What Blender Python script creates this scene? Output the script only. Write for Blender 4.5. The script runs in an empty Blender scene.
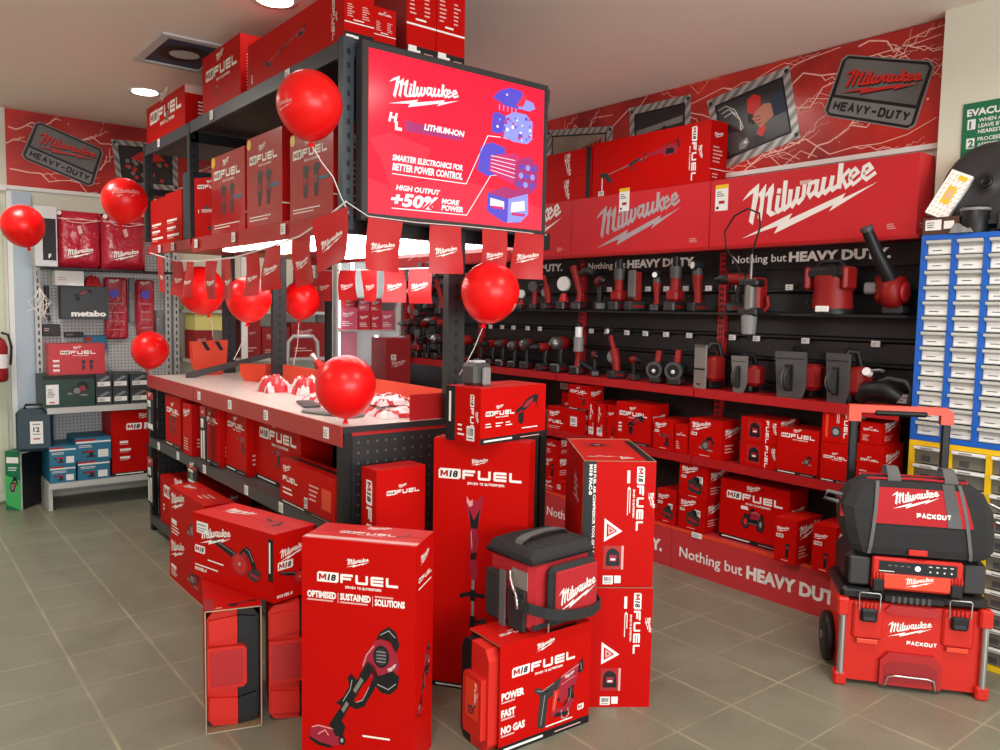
import bpy, math, random
from mathutils import Vector, Matrix
R = math.radians
rnd = random.Random(7)
scene = bpy.context.scene
COL = scene.collection

# ------------------------------------------------------------------ materials
MATS = {}
def mat(name, rgb, rough=.5, metal=0., emit=0., noise=0., nscale=8., spec=.5, coat=0., trans=0., alpha=1., emit_rgb=None, bump=0., bscale=60.):
    m = bpy.data.materials.new(name); m.use_nodes = True
    nt = m.node_tree; b = nt.nodes['Principled BSDF']
    b.inputs['Base Color'].default_value = (*rgb, 1)
    b.inputs['Roughness'].default_value = rough
    b.inputs['Metallic'].default_value = metal
    b.inputs['Specular IOR Level'].default_value = spec
    b.inputs['Coat Weight'].default_value = coat
    b.inputs['Transmission Weight'].default_value = trans
    b.inputs['Alpha'].default_value = alpha
    if emit:
        b.inputs['Emission Color'].default_value = (*(emit_rgb or rgb), 1)
        b.inputs['Emission Strength'].default_value = emit
    if noise or bump:
        tc = nt.nodes.new('ShaderNodeTexCoord')
        n = nt.nodes.new('ShaderNodeTexNoise'); n.inputs['Scale'].default_value = nscale; n.inputs['Detail'].default_value = 3
        nt.links.new(tc.outputs['Object'], n.inputs['Vector'])
        if noise:
            mx = nt.nodes.new('ShaderNodeMix'); mx.data_type = 'RGBA'
            mx.inputs[6].default_value = (*[c*(1-noise) for c in rgb], 1)
            mx.inputs[7].default_value = (*[min(1, c*(1+noise)) for c in rgb], 1)
            nt.links.new(n.outputs['Fac'], mx.inputs[0]); nt.links.new(mx.outputs[2], b.inputs['Base Color'])
        if bump:
            n2 = nt.nodes.new('ShaderNodeTexNoise'); n2.inputs['Scale'].default_value = bscale
            nt.links.new(tc.outputs['Object'], n2.inputs['Vector'])
            bp = nt.nodes.new('ShaderNodeBump'); bp.inputs['Strength'].default_value = bump; bp.inputs['Distance'].default_value = .01
            nt.links.new(n2.outputs['Fac'], bp.inputs['Height']); nt.links.new(bp.outputs['Normal'], b.inputs['Normal'])
    MATS[name] = m
    return m
mat('picred', (.33,.012,.035), .4)
mat('pichi', (.78,.30,.28), .4)
mat('picgrey', (.34,.33,.33), .4)
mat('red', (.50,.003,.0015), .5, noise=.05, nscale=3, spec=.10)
mat('redfilm', (.44,.008,.010), .25, spec=.4, coat=.35, bump=.05, bscale=9)
mat('hdrred', (.60,.026,.034), .4, spec=.3)
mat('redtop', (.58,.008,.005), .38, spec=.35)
mat('redmetal', (.42,.012,.014), .35)
mat('plinthred', (.56,.035,.042), .3)
mat('redplastic', (.60,.022,.014), .42, spec=.3)
mat('toolred', (.25,.008,.007), .45, spec=.3)
mat('redorange', (.75,.06,.02), .4)
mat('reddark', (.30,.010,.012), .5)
mat('redcloth', (.42,.010,.016), .85, bump=.3, bscale=200)
mat('redflag', (.50,.012,.016), .45)
mat('redballoon', (.86,.006,.006), .30, spec=.35)
mat('redline', (.40,.006,.006), .5)
mat('ink', (.90,.87,.83), .5)
mat('inkdim', (.72,.42,.40), .5)
mat('black', (.009,.009,.010), .45, spec=.35)
mat('blackmetal', (.018,.020,.024), .4)
mat('bluegrey', (.035,.048,.062), .42)
mat('dark', (.028,.027,.028), .55)
mat('darkgrey', (.06,.06,.062), .5)
mat('cloth', (.022,.022,.024), .9, bump=.5, bscale=220)
mat('strap', (.12,.12,.122), .85)
mat('grey', (.22,.22,.22), .5)
mat('silver', (.55,.55,.56), .28, metal=.9)
mat('greyplate', (.30,.29,.27), .4, metal=.3)
mat('lightgrey', (.55,.56,.57), .5)
mat('white', (.80,.80,.78), .5)
mat('paper', (.86,.86,.84), .5)
mat('card', (.30,.19,.10), .8)
mat('yellow', (.85,.52,.01), .45)
mat('paleyellow', (.75,.68,.22), .6)
mat('green', (.006,.16,.07), .5)
mat('greendark', (.010,.045,.032), .45)
mat('greenplate', (.05,.45,.12), .5)
mat('teal', (.012,.17,.30), .5)
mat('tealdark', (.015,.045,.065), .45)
mat('bluecab', (.010,.12,.55), .35)
mat('blueink', (.12,.10,.75), .5)
mat('brown', (.08,.035,.02), .6)
mat('drawer', (.52,.53,.49), .4)
mat('drawerclear', (.16,.15,.12), .3)
mat('pegwhite', (.55,.56,.55), .5)
mat('wallpaint', (.70,.69,.57), .7, noise=.04)
mat('ceilpaint', (.84,.77,.68), .8, noise=.03, nscale=1.5)
mat('doorblue', (.42,.50,.58), .4)
mat('doorcream', (.62,.66,.50), .6)
mat('batt', (.02,.02,.022), .4)
mat('lens', (.75,.75,.72), .15)
mat('plasticwrap', (.80,.72,.72), .12, coat=.5, bump=1.0, bscale=35)
mat('redwrap', (.60,.03,.04), .15, coat=.6, bump=1.0, bscale=30)
mat('lamp', (1,.97,.92), .5, emit=14)
mat('led', (1,.97,.95), .5, emit=10)
mat('ledpanel', (.90,.95,1), .5, emit=5.0)
mat('pinkback', (.66,.20,.26), .5)
mat('glass', (.9,.95,1), .03, trans=.95)
# lit screen (an LCD sign: it really emits)
mat('scr_red', (.03,.01,.015), .15, emit=.90, emit_rgb=(1,.006,.040), spec=.3)
mat('scr_lite', (.03,.01,.015), .15, emit=.90, emit_rgb=(1,.028,.065), spec=.3)
mat('scr_white', (.03,.01,.015), .2, emit=.95, emit_rgb=(1,.93,.93))
mat('scr_blue', (.03,.01,.015), .2, emit=.9, emit_rgb=(.08,.07,.62))
mat('scr_blue2', (.03,.01,.015), .2, emit=.9, emit_rgb=(.30,.34,.95))
mat('scr_magenta', (.03,.01,.015), .2, emit=.9, emit_rgb=(.65,.02,.17))
mat('scr_purple', (.03,.01,.015), .2, emit=.9, emit_rgb=(.42,.02,.17))
mat('blueled', (.3,.5,1), .3, emit=3, emit_rgb=(.35,.55,1))

mat('toolgrey', (.17,.165,.155), .45, metal=.3)
mat('toolsilver', (.22,.22,.22), .35, metal=.8)
mat('vent', (.03,.05,.10), .6)
mat('boltpink', (.88,.50,.42), .4)
mat('platebg', (.14,.14,.135), .35, noise=.5, nscale=3)
mat('plateband', (.20,.20,.20), .4)
mat('redink', (.62,.02,.015), .4)
mat('picdark', (.022,.022,.024), .3)
mat('skin', (.55,.25,.16), .6)
mat('denim', (.03,.05,.09), .7)
mat('silverink', (.42,.38,.40), .45)
mat('paleedge', (.36,.30,.20), .8)
mat('bagred', (.46,.014,.034), .25, coat=.4, bump=.9, bscale=25)
mat('metabogrey', (.035,.042,.045), .5)
mat('redlit', (.56,.03,.04), .45)
mat('ribbon', (.75,.70,.66), .4)
mat('yelgreen', (.40,.55,.05), .5)
mat('pinkpack', (.62,.10,.16), .5)
mat('alu', (.55,.54,.52), .4, metal=.4)
mat('balloonink', (.80,.30,.28), .4)
mat('ribbonwhite', (.85,.80,.78), .4)
mat('patt', (.70,.45,.28), .6)

def node_mat(name, rough=.5, spec=.5):
    m = bpy.data.materials.new(name); m.use_nodes = True; MATS[name] = m
    nt = m.node_tree; b = nt.nodes['Principled BSDF']; b.inputs['Roughness'].default_value = rough
    b.inputs['Specular IOR Level'].default_value = spec
    return m, nt, b
def N(nt, t, **kw):
    n = nt.nodes.new(t)
    for k, v in kw.items(): setattr(n, k, v)
    return n
def mth(nt, op, a, b=None, clamp=False):
    n = nt.nodes.new('ShaderNodeMath'); n.operation = op; n.use_clamp = clamp
    for i, x in enumerate((a, b)):
        if x is None: continue
        if isinstance(x, (int, float)): n.inputs[i].default_value = x
        else: nt.links.new(x, n.inputs[i])
    return n.outputs[0]
def mixc(nt, fac, a, b):
    n = nt.nodes.new('ShaderNodeMix'); n.data_type = 'RGBA'
    if isinstance(fac, (int, float)): n.inputs[0].default_value = fac
    else: nt.links.new(fac, n.inputs[0])
    for i, x in ((6, a), (7, b)):
        if isinstance(x, tuple): n.inputs[i].default_value = (*x, 1)
        else: nt.links.new(x, n.inputs[i])
    return n.outputs[2]
# floor: square stone-look tiles with pale grout
m, nt, b = node_mat('floortile', .42)
g = N(nt, 'ShaderNodeNewGeometry'); sx = N(nt, 'ShaderNodeSeparateXYZ'); nt.links.new(g.outputs['Position'], sx.inputs[0])
T = .3235
def grout(sock, off, w):
    q = mth(nt, 'DIVIDE', mth(nt, 'SUBTRACT', sock, off), T)
    fr = mth(nt, 'FRACT', mth(nt, 'ADD', q, 100.5))
    return mth(nt, 'LESS_THAN', mth(nt, 'ABSOLUTE', mth(nt, 'SUBTRACT', fr, .5)), w)
gm = mth(nt, 'MAXIMUM', grout(sx.outputs[0], 3.532, .018), grout(sx.outputs[1], 2.724, .012))
no = N(nt, 'ShaderNodeTexNoise'); no.inputs['Scale'].default_value = 3.4; no.inputs['Detail'].default_value = 6; no.inputs['Roughness'].default_value = .65
nt.links.new(g.outputs['Position'], no.inputs['Vector'])
no2 = N(nt, 'ShaderNodeTexNoise'); no2.inputs['Scale'].default_value = 90; nt.links.new(g.outputs['Position'], no2.inputs['Vector'])
base = mixc(nt, no.outputs['Fac'], (.145,.148,.108), (.325,.322,.240))
base = mixc(nt, mth(nt, 'MULTIPLY', no2.outputs['Fac'], .42), base, (.085,.085,.06))
no3 = N(nt, 'ShaderNodeTexNoise'); no3.inputs['Scale'].default_value = 3.1; nt.links.new(g.outputs['Position'], no3.inputs['Vector'])
gm = mth(nt, 'MULTIPLY', gm, mth(nt, 'ADD', mth(nt, 'MULTIPLY', no3.outputs['Fac'], 2.6), -.72), True)
nt.links.new(mixc(nt, gm, base, (.37,.33,.225)), b.inputs['Base Color'])
nt.links.new(mth(nt, 'ADD', mth(nt, 'MULTIPLY', no.outputs['Fac'], .25), .25), b.inputs['Roughness'])
bp = N(nt, 'ShaderNodeBump'); bp.inputs['Strength'].default_value = .25; bp.inputs['Distance'].default_value = .004
nt.links.new(no.outputs['Fac'], bp.inputs['Height']); nt.links.new(bp.outputs['Normal'], b.inputs['Normal'])
# perforated panels (object coords; a, b = axes; pitch)
def peg(name, basec, holec, a, bb, pitch, rad, rough=.5, off=0.):
    m, nt, b = node_mat(name, rough)
    tc = N(nt, 'ShaderNodeTexCoord'); s = N(nt, 'ShaderNodeSeparateXYZ'); nt.links.new(tc.outputs['Object'], s.inputs[0])
    d = []
    for ax, p in ((a, pitch[0]), (bb, pitch[1])):
        f = mth(nt, 'FRACT', mth(nt, 'ADD', mth(nt, 'DIVIDE', s.outputs[ax], p), 100.5))
        f = mth(nt, 'MULTIPLY', mth(nt, 'SUBTRACT', f, .5), p)
        d.append(mth(nt, 'MULTIPLY', f, f))
    r2 = mth(nt, 'ADD', d[0], d[1])
    nt.links.new(mixc(nt, mth(nt, 'LESS_THAN', r2, rad*rad), basec, holec), b.inputs['Base Color'])
peg('pegblack', (.016,.016,.018), (.10,.085,.075), 0, 2, (.042,.042), .0055)
peg('pegdark', (.007,.007,.0075), (.028,.026,.025), 1, 2, (.03,.03), .003)
peg('pegdark_side', (.016,.016,.018), (.07,.06,.06), 1, 2, (.045,.045), .006)
peg('peglight', (.50,.51,.51), (.16,.16,.16), 0, 2, (.025,.025), .0055)
# aluminium checker plate for the pictured frames
m, nt, b = node_mat('checker', .3); b.inputs['Metallic'].default_value = .2
tc = N(nt, 'ShaderNodeTexCoord'); w = N(nt, 'ShaderNodeTexWave'); w.inputs['Scale'].default_value = 9; w.inputs['Distortion'].default_value = 2
w.bands_direction = 'DIAGONAL'; nt.links.new(tc.outputs['Object'], w.inputs['Vector'])
nt.links.new(mixc(nt, w.outputs['Fac'], (.16,.16,.155), (.50,.50,.48)), b.inputs['Base Color'])
# storm-red banner print: mottled red with bright sparks; bolts are printed shapes
m, nt, b = node_mat('banner', .25)
tc = N(nt, 'ShaderNodeTexCoord'); n1 = N(nt, 'ShaderNodeTexNoise'); n1.inputs['Scale'].default_value = 2.2; n1.inputs['Detail'].default_value = 5
nt.links.new(tc.outputs['Object'], n1.inputs['Vector'])
vo = N(nt, 'ShaderNodeTexVoronoi'); vo.inputs['Scale'].default_value = 11; nt.links.new(tc.outputs['Object'], vo.inputs['Vector'])
rc = N(nt, 'ShaderNodeValToRGB'); rc.color_ramp.elements[0].position = .30; rc.color_ramp.elements[0].color = (.20,.010,.010,1)
rc.color_ramp.elements[1].position = .72; rc.color_ramp.elements[1].color = (.72,.040,.028,1)
nt.links.new(n1.outputs['Fac'], rc.inputs[0])
nt.links.new(mixc(nt, mth(nt, 'LESS_THAN', vo.outputs['Distance'], .055), rc.outputs[0], (.9,.62,.5)), b.inputs['Base Color'])
# weathered board picture
m, nt, b = node_mat('woodpic', .4)
tc = N(nt, 'ShaderNodeTexCoord'); w = N(nt, 'ShaderNodeTexNoise'); w.inputs['Scale'].default_value = 6; nt.links.new(tc.outputs['Object'], w.inputs['Vector'])
nt.links.new(mixc(nt, w.outputs['Fac'], (.16,.13,.10), (.42,.36,.28)), b.inputs['Base Color'])
# tabletop liner, white with faint print
m, nt, b = node_mat('tabletop', .3)
tc = N(nt, 'ShaderNodeTexCoord'); bk = N(nt, 'ShaderNodeTexBrick'); bk.inputs['Scale'].default_value = 14
bk.inputs['Color1'].default_value = (.86,.84,.79,1); bk.inputs['Color2'].default_value = (.74,.71,.66,1); bk.inputs['Mortar'].default_value = (.50,.44,.39,1)
bk.inputs['Mortar Size'].default_value = .03
nt.links.new(tc.outputs['Object'], bk.inputs['Vector']); nt.links.new(bk.outputs['Color'], b.inputs['Base Color'])

# ------------------------------------------------------------------ mesh builder
class B:
    def __init__(s): s.v = []; s.f = []; s.m = []; s.sm = []; s.slots = []
    def slot(s, m):
        if m not in s.slots: s.slots.append(m)
        return s.slots.index(m)
    def face(s, pts, m, smooth=False):
        n = len(s.v); s.v.extend([tuple(p) for p in pts]); s.f.append(tuple(range(n, n+len(pts)))); s.m.append(s.slot(m)); s.sm.append(smooth)
    def raw(s, vs, fs, m, smooth=False):
        n = len(s.v); s.v.extend([tuple(p) for p in vs]); k = s.slot(m)
        for f in fs: s.f.append(tuple(n+i for i in f)); s.m.append(k); s.sm.append(smooth)
    def box(s, x0, x1, y0, y1, z0, z1, m, top=None):
        vs = [(x0,y0,z0),(x1,y0,z0),(x1,y1,z0),(x0,y1,z0),(x0,y0,z1),(x1,y0,z1),(x1,y1,z1),(x0,y1,z1)]
        s.raw(vs, [(0,3,2,1),(0,1,5,4),(1,2,6,5),(2,3,7,6),(3,0,4,7)], m)
        s.raw(vs, [(4,5,6,7)], top or m)
        return s
    def cbox(s, x0, x1, y0, y1, z0, z1, m, c=.01):
        # chamfered box
        c = min(c, (x1-x0)*.45, (y1-y0)*.45, (z1-z0)*.45)
        X = (x0, x0+c, x1-c, x1); Y = (y0, y0+c, y1-c, y1); Z = (z0, z0+c, z1-c, z1)
        vs = []; idx = {}
        for ix in (0,1):
            for iy in (0,1):
                for iz in (0,1):
                    a = (0,3)[ix], (1,2)[ix]; b_ = (0,3)[iy], (1,2)[iy]; g_ = (0,3)[iz], (1,2)[iz]
                    for k, p in enumerate(((a[0],b_[1],g_[1]), (a[1],b_[0],g_[1]), (a[1],b_[1],g_[0]))):
                        idx[ix,iy,iz,k] = len(vs); vs.append((X[p[0]], Y[p[1]], Z[p[2]]))
        F = []
        def q(*t): F.append(tuple(idx[i] for i in t))
        for i in (0,1):
            q((i,0,0,0),(i,1,0,0),(i,1,1,0),(i,0,1,0)); q((0,i,0,1),(1,i,0,1),(1,i,1,1),(0,i,1,1)); q((0,0,i,2),(1,0,i,2),(1,1,i,2),(0,1,i,2))
        for i in (0,1):
            for j in (0,1):
                q((i,j,0,0),(i,j,1,0),(i,j,1,1),(i,j,0,1)); q((i,0,j,0),(i,1,j,0),(i,1,j,2),(i,0,j,2)); q((0,i,j,1),(1,i,j,1),(1,i,j,2),(0,i,j,2))
        for i in (0,1):
            for j in (0,1):
                for k in (0,1): q((i,j,k,0),(i,j,k,1),(i,j,k,2))
        s.raw(vs, F, m); s._fix = True
        return s
    def prism(s, pts, axis, t0, t1, m, cap=None):
        # pts: 2D outline; axis: 'x','y','z' extrusion axis
        def P(p, t): return {'x': (t, p[0], p[1]), 'y': (p[0], t, p[1]), 'z': (p[0], p[1], t)}[axis]
        n = len(pts); vs = [P(p, t0) for p in pts]+[P(p, t1) for p in pts]
        s.raw(vs, [(i, (i+1)%n, n+(i+1)%n, n+i) for i in range(n)], m)
        s.raw(vs, [tuple(range(n))[::-1], tuple(range(n, 2*n))], cap or m); s._fix = True
        return s
    def lathe(s, prof, o, d, m, n=20, smooth=True):
        # prof: (radius, along) ; o origin ; d direction
        d = Vector(d).normalized(); a = d.orthogonal().normalized(); b_ = d.cross(a); o = Vector(o)
        vs = []
        for r, t in prof:
            for i in range(n):
                an = 2*math.pi*i/n; vs.append(o+d*t+(a*math.cos(an)+b_*math.sin(an))*max(r, 1e-5))
        F = [(k*n+i, k*n+(i+1)%n, (k+1)*n+(i+1)%n, (k+1)*n+i) for k in range(len(prof)-1) for i in range(n)]
        s.raw(vs, F, m, smooth)
        for k in (0, len(prof)-1):
            if prof[k][0] > 1e-4: s.raw([vs[k*n+i] for i in range(n)], [tuple(range(n))], m)
        return s
    def cyl(s, p0, p1, r, m, n=16, r1=None):
        p0 = Vector(p0); p1 = Vector(p1)
        return s.lathe([(r, 0), (r if r1 is None else r1, (p1-p0).length)], p0, p1-p0, m, n)
    def tube(s, pts, r, m, n=8):
        pts = [Vector(p) for p in pts]; vs = []; up = None
        for i, p in enumerate(pts):
            t = (pts[min(i+1, len(pts)-1)]-pts[max(i-1, 0)]).normalized()
            if up is None: up = t.orthogonal().normalized()
            up = (up-t*up.dot(t)).normalized(); w = t.cross(up)
            rr = r[i] if isinstance(r, (list, tuple)) else r
            for k in range(n):
                an = 2*math.pi*k/n; vs.append(p+(up*math.cos(an)+w*math.sin(an))*rr)
        L = len(pts)
        s.raw(vs, [(k*n+i, k*n+(i+1)%n, (k+1)*n+(i+1)%n, (k+1)*n+i) for k in range(L-1) for i in range(n)], m, True)
        s.raw(vs[:n], [tuple(range(n))], m); s.raw(vs[-n:], [tuple(range(n))], m)
        return s
    def ball(s, c, r, m, n=16, k=10):
        prof = [(math.sin(math.pi*i/k), -math.cos(math.pi*i/k)) for i in range(k+1)]
        rx, ry, rz = r if isinstance(r, tuple) else (r, r, r)
        vs = [(c[0]+rx*p*math.cos(2*math.pi*i/n), c[1]+ry*p*math.sin(2*math.pi*i/n), c[2]+rz*t) for p, t in prof for i in range(n)]
        s.raw(vs, [(q*n+i, q*n+(i+1)%n, (q+1)*n+(i+1)%n, (q+1)*n+i) for q in range(k) for i in range(n)], m, True)
        return s
    def mesh(s, name):
        me = bpy.data.meshes.new(name); me.from_pydata(s.v, [], s.f)
        for k in s.slots: me.materials.append(MATS[k])
        me.polygons.foreach_set('material_index', s.m); me.polygons.foreach_set('use_smooth', s.sm)
        if getattr(s, '_fix', False):
            import bmesh
            bm = bmesh.new(); bm.from_mesh(me); bmesh.ops.recalc_face_normals(bm, faces=bm.faces); bm.to_mesh(me); bm.free()
        me.update(); return me
    def xf(s, M):
        s.v = [tuple(M @ Vector(p)) for p in s.v]; return s

def props(o, label=None, cat=None, group=None, kind=None):
    if label: o['label'] = label
    if cat: o['category'] = cat
    if group: o['group'] = group
    if kind: o['kind'] = kind
    return o
def put(name, b_, parent=None, loc=(0,0,0), rz=0, label=None, cat=None, group=None, kind=None, rot=None):
    me = b_ if isinstance(b_, bpy.types.Mesh) else b_.mesh(name)
    o = bpy.data.objects.new(name, me); COL.objects.link(o)
    o.location = loc; o.rotation_euler = rot or (0, 0, rz)
    if parent: o.parent = parent
    return props(o, label, cat, group, kind)
def empty(name, label, cat, loc=(0,0,0), rz=0, group=None, rot=None, scale=1):
    o = bpy.data.objects.new(name, None); COL.objects.link(o); o.location = loc; o.rotation_euler = rot or (0, 0, rz); o.scale = (scale,)*3
    o.empty_display_size = .05
    return props(o, label, cat, group)

# ------------------------------------------------------------------ 2D print on faces
class F:
    """a printed face: 2D frame lying on a surface of builder b"""
    def __init__(s, b_, o, u, v, w=1, h=1, lift=.0006, lvl=0):
        s.b = b_; s.o = Vector(o); s.u = Vector(u); s.v = Vector(v); s.w = w; s.h = h; s.n = s.u.cross(s.v).normalized(); s.lift = lift
    def p(s, x, y, l=0): return s.o+s.u*x+s.v*y+s.n*(s.lift+l*.00025)
    def poly(s, pts, m, l=0):
        if 'x' in m: pass
        s.b.face([s.p(x, y, l) for x, y in pts], m)
    def rect(s, x, y, w, h, m, l=0): s.poly([(x,y),(x+w,y),(x+w,y+h),(x,y+h)], m, l)
    def sub(s, x, y, ang=0, sx=1, sy=None, lift=None):
        sy = sx if sy is None else sy
        a = R(ang); u = s.u*math.cos(a)+s.v*math.sin(a); v = s.v*math.cos(a)-s.u*math.sin(a)
        f = F(s.b, s.o+s.u*x+s.v*y, u*sx, v*sy, lift=s.lift if lift is None else lift); f.n = s.n; return f
    def line(s, pts, w, m, l=0, closed=False):
        P = [Vector(p) for p in pts]; P = [q for i, q in enumerate(P) if i == 0 or (q-P[i-1]).length > 1e-9]
        n = len(P)
        if n < 2: return
        D = [(P[(i+1) % n]-P[i]).normalized() if (i+1 < n or closed) else None for i in range(n)]
        L_, R_ = [], []
        for i in range(n):
            a = D[i-1] if (i or closed) else None; b_ = D[i]
            if a is None: a = b_; e = P[i]-b_*w*.12
            elif b_ is None: b_ = a; e = P[i]+a*w*.12
            else: e = P[i]
            na, nb = Vector((-a.y, a.x)), Vector((-b_.y, b_.x)); mt = na+nb
            mt = mt.normalized() if mt.length > 1e-4 else na
            k = min(w/2/max(mt.dot(na), .45), w*1.1); L_.append(e+mt*k); R_.append(e-mt*k)
        vs = [s.p(q.x, q.y, l) for q in L_]+[s.p(q.x, q.y, l) for q in R_]
        s.b.raw(vs, [(n+i, n+(i+1) % n, (i+1) % n, i) for i in range(n if closed else n-1)], m)
    def disc(s, x, y, r, m, l=0, n=16, ry=None):
        ry = ry or r
        s.poly([(x+r*math.cos(2*math.pi*i/n), y+ry*math.sin(2*math.pi*i/n)) for i in range(n)], m, l)
TXT = {}
def glyphs(s, bold, shear):
    k = (s, bold, shear)
    if k not in TXT:
        c = bpy.data.curves.new('t', 'FONT'); c.body = s; c.size = 1; c.offset = bold; c.shear = shear; c.resolution_u = 2
        o = bpy.data.objects.new('t', c)
        me = o.to_mesh(); vs = [(v.co.x, v.co.y) for v in me.vertices]; fs = [tuple(p.vertices) for p in me.polygons]
        o.to_mesh_clear(); bpy.data.objects.remove(o); bpy.data.curves.remove(c)
        TXT[k] = (vs, fs)
    return TXT[k]
def text(f, s, x, y, h, m, bold=.02, shear=0, w=None, align='l', l=1, sx=1.0):
    """cap height h, lower left at x, y"""
    vs, fs = glyphs(s, bold, shear)
    if not vs: return 0
    k = h/.73; x0 = min(v[0] for v in vs); x1 = max(v[0] for v in vs)
    kx = (w/(x1-x0)) if w else k*sx; W = (x1-x0)*kx
    ox = x-(x0*kx) - (W/2 if align == 'c' else W if align == 'r' else 0)
    f.b.raw([f.p(ox+v[0]*kx, y+v[1]*k, l) for v in vs], fs, m)
    return W
LP = [[(-0.009,0.275),(0.047,0.338),(0.128,0.391),(0.122,0.349),(0.063,0.315)],[(0.085,0.342),(0.129,0.38),(0.125,0.289),(0.102,0.173),(0.09,0.093),(0.054,0.12),(0.071,0.219)],[(0.14,0.331),(0.187,0.379),(0.185,0.326),(0.174,0.253),(0.161,0.118),(0.126,0.141),(0.142,0.245)],[(0.205,0.34),(0.248,0.378),(0.251,0.32),(0.239,0.257),(0.235,0.184),(0.258,0.176),(0.283,0.159),(0.233,0.141),(0.198,0.171),(0.205,0.261)],[(0.124,0.311),(0.184,0.379),(0.18,0.343),(0.134,0.289)],[(0.182,0.305),(0.243,0.377),(0.238,0.337),(0.189,0.283)],[(0.0,0.0),(0.242,0.093),(0.405,0.154),(0.38,0.111),(0.788,0.253),(0.767,0.217),(1.0,0.303),(0.678,0.142),(0.708,0.185),(0.267,0.019),(0.297,0.073)]]
LS = [([(0.295,0.331),(0.291,0.303)],.0309),([(0.288,0.284),(0.279,0.191),(0.292,0.174),(0.321,0.189)],.0309),([(0.342,0.381),(0.331,0.212),(0.344,0.19),(0.373,0.209)],.0331),([(0.385,0.316),(0.378,0.224),(0.402,0.206),(0.426,0.24)],.0331),([(0.441,0.329),(0.431,0.24),(0.45,0.223),(0.479,0.251)],.0309),([(0.489,0.338),(0.483,0.255)],.0287),([(0.569,0.353),(0.53,0.344),(0.517,0.283),(0.535,0.255),(0.567,0.288)],.0265),([(0.582,0.362),(0.573,0.272),(0.596,0.257),(0.622,0.282)],.0309),([(0.633,0.371),(0.621,0.287),(0.644,0.27),(0.675,0.297)],.0309),([(0.692,0.374),(0.68,0.301),(0.697,0.285),(0.724,0.303)],.0309),([(0.747,0.448),(0.739,0.29)],.0353),([(0.808,0.404),(0.759,0.357),(0.79,0.293),(0.82,0.316)],.0243),([(0.819,0.342),(0.867,0.378),(0.845,0.405),(0.816,0.384),(0.812,0.336),(0.838,0.304),(0.885,0.338)],.0221),([(0.908,0.359),(0.956,0.393),(0.935,0.421),(0.906,0.407),(0.896,0.351),(0.925,0.326),(0.982,0.362)],.0243)]
CF = {}
def _cf():
    S = "A0000 5099 9900;1836 8236|B0000 0099 8099 9586 9564 8053 0053;8053 9940 9912 8500 0000|C9980 8599 1599 0085 0015 1500 8500 9920|D0000 0099 7599 9975 9925 7500 0000|E9999 0099 0000 9900;0052 8552|F9999 0099 0000;0050 8550|G9980 8599 1599 0085 0015 1500 8500 9915 9948 5548|H0000 0099;9900 9999;0050 9950|I5000 5099|J9999 9915 8500 1500 0020|K0000 0099;9999 1550 9900|L0099 0000 9900|M0000 0099 5030 9999 9900|N0000 0099 9900 9999|O1500 0015 0085 1599 8599 9985 9915 8500 1500|P0000 0099 8599 9985 9960 8545 0045|Q1500 0015 0085 1599 8599 9985 9915 8500 1500;6030 9900|R0000 0099 8599 9985 9960 8546 0046;5046 9900|S9982 8599 1599 0085 0066 1554 8546 9934 9915 8500 1500 0018|T5000 5099;0099 9999|U0099 0015 1500 8500 9915 9999|V0099 5000 9999|W0099 2500 5070 7500 9999|X0000 9999;0099 9900|Y0099 5045 9999;5045 5000|Z0099 9999 0000 9900|01500 0015 0085 1599 8599 9985 9915 8500 1500|12072 5599 5500|20080 1599 8599 9985 9960 0000 9900|30085 1599 8599 9985 9960 8052 3552;8052 9940 9915 8500 1500 0015|59999 0099 0055 8555 9940 9915 8500 0005|85052 1062 1088 2599 7599 9088 9062 5052;5052 0038 0014 1500 8500 9914 9938 5052|-1045 9045|.5000 5004|+5010 5080;0545 9545|%1005 9095;1075 1095 3095 3075 1075;7005 7025 9025 9005 7005"
    for it in S.split('|'): CF[it[0]] = [[(int(q[:2])/99, int(q[2:])/99) for q in pl.split()] for pl in it[1:].split(';')]
def caps(f, s, x, y, h, m, w=None, t=.22, shear=0, l=1, a=.60, gap=.11):
    gap += t
    """block capitals built from mitred strokes: height h, total width w"""
    if not CF: _cf()
    W = [(0 if c == ' ' else .25 if c in 'I.' else 1.25 if c in 'MW' else 1)*a+(.45*a if c == ' ' else 0) for c in s]
    tot = sum(W)+gap*(len(s)-1)+t; k = (w/(tot*h)) if w else 1; hh = h*(1-t)
    g_ = f.sub(x, y, 0, k, 1); xx = t*h/2
    for c, cw in zip(s, W):
        for i, pl in enumerate(CF.get(c, [])):
            pts = []
            for px, py in pl:
                if c in 'I.': px = .5
                Y = t*h/2+py*hh; pts.append((xx+px*cw*h+Y*shear/k, Y))
            cl = len(pts) > 3 and pts[0] == pts[-1]
            g_.line(pts[:-1] if cl else pts, t*h, m, l+.3*i, cl)
        xx += (cw+gap)*h
    return tot*h*k
def logo(f, x, y, w, m='ink', l=1, k=1.0, turn=0):
    """the slanted script word with the lightning bolt beneath; w wide, lower left at x, y"""
    g_ = f.sub(x, y, turn, w, w*k)
    for i, q in enumerate(LP): g_.poly(q, m, l+.1*i)
    for i, (q, t) in enumerate(LS): g_.line(q, t, m, l+1+.1*i)
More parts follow.
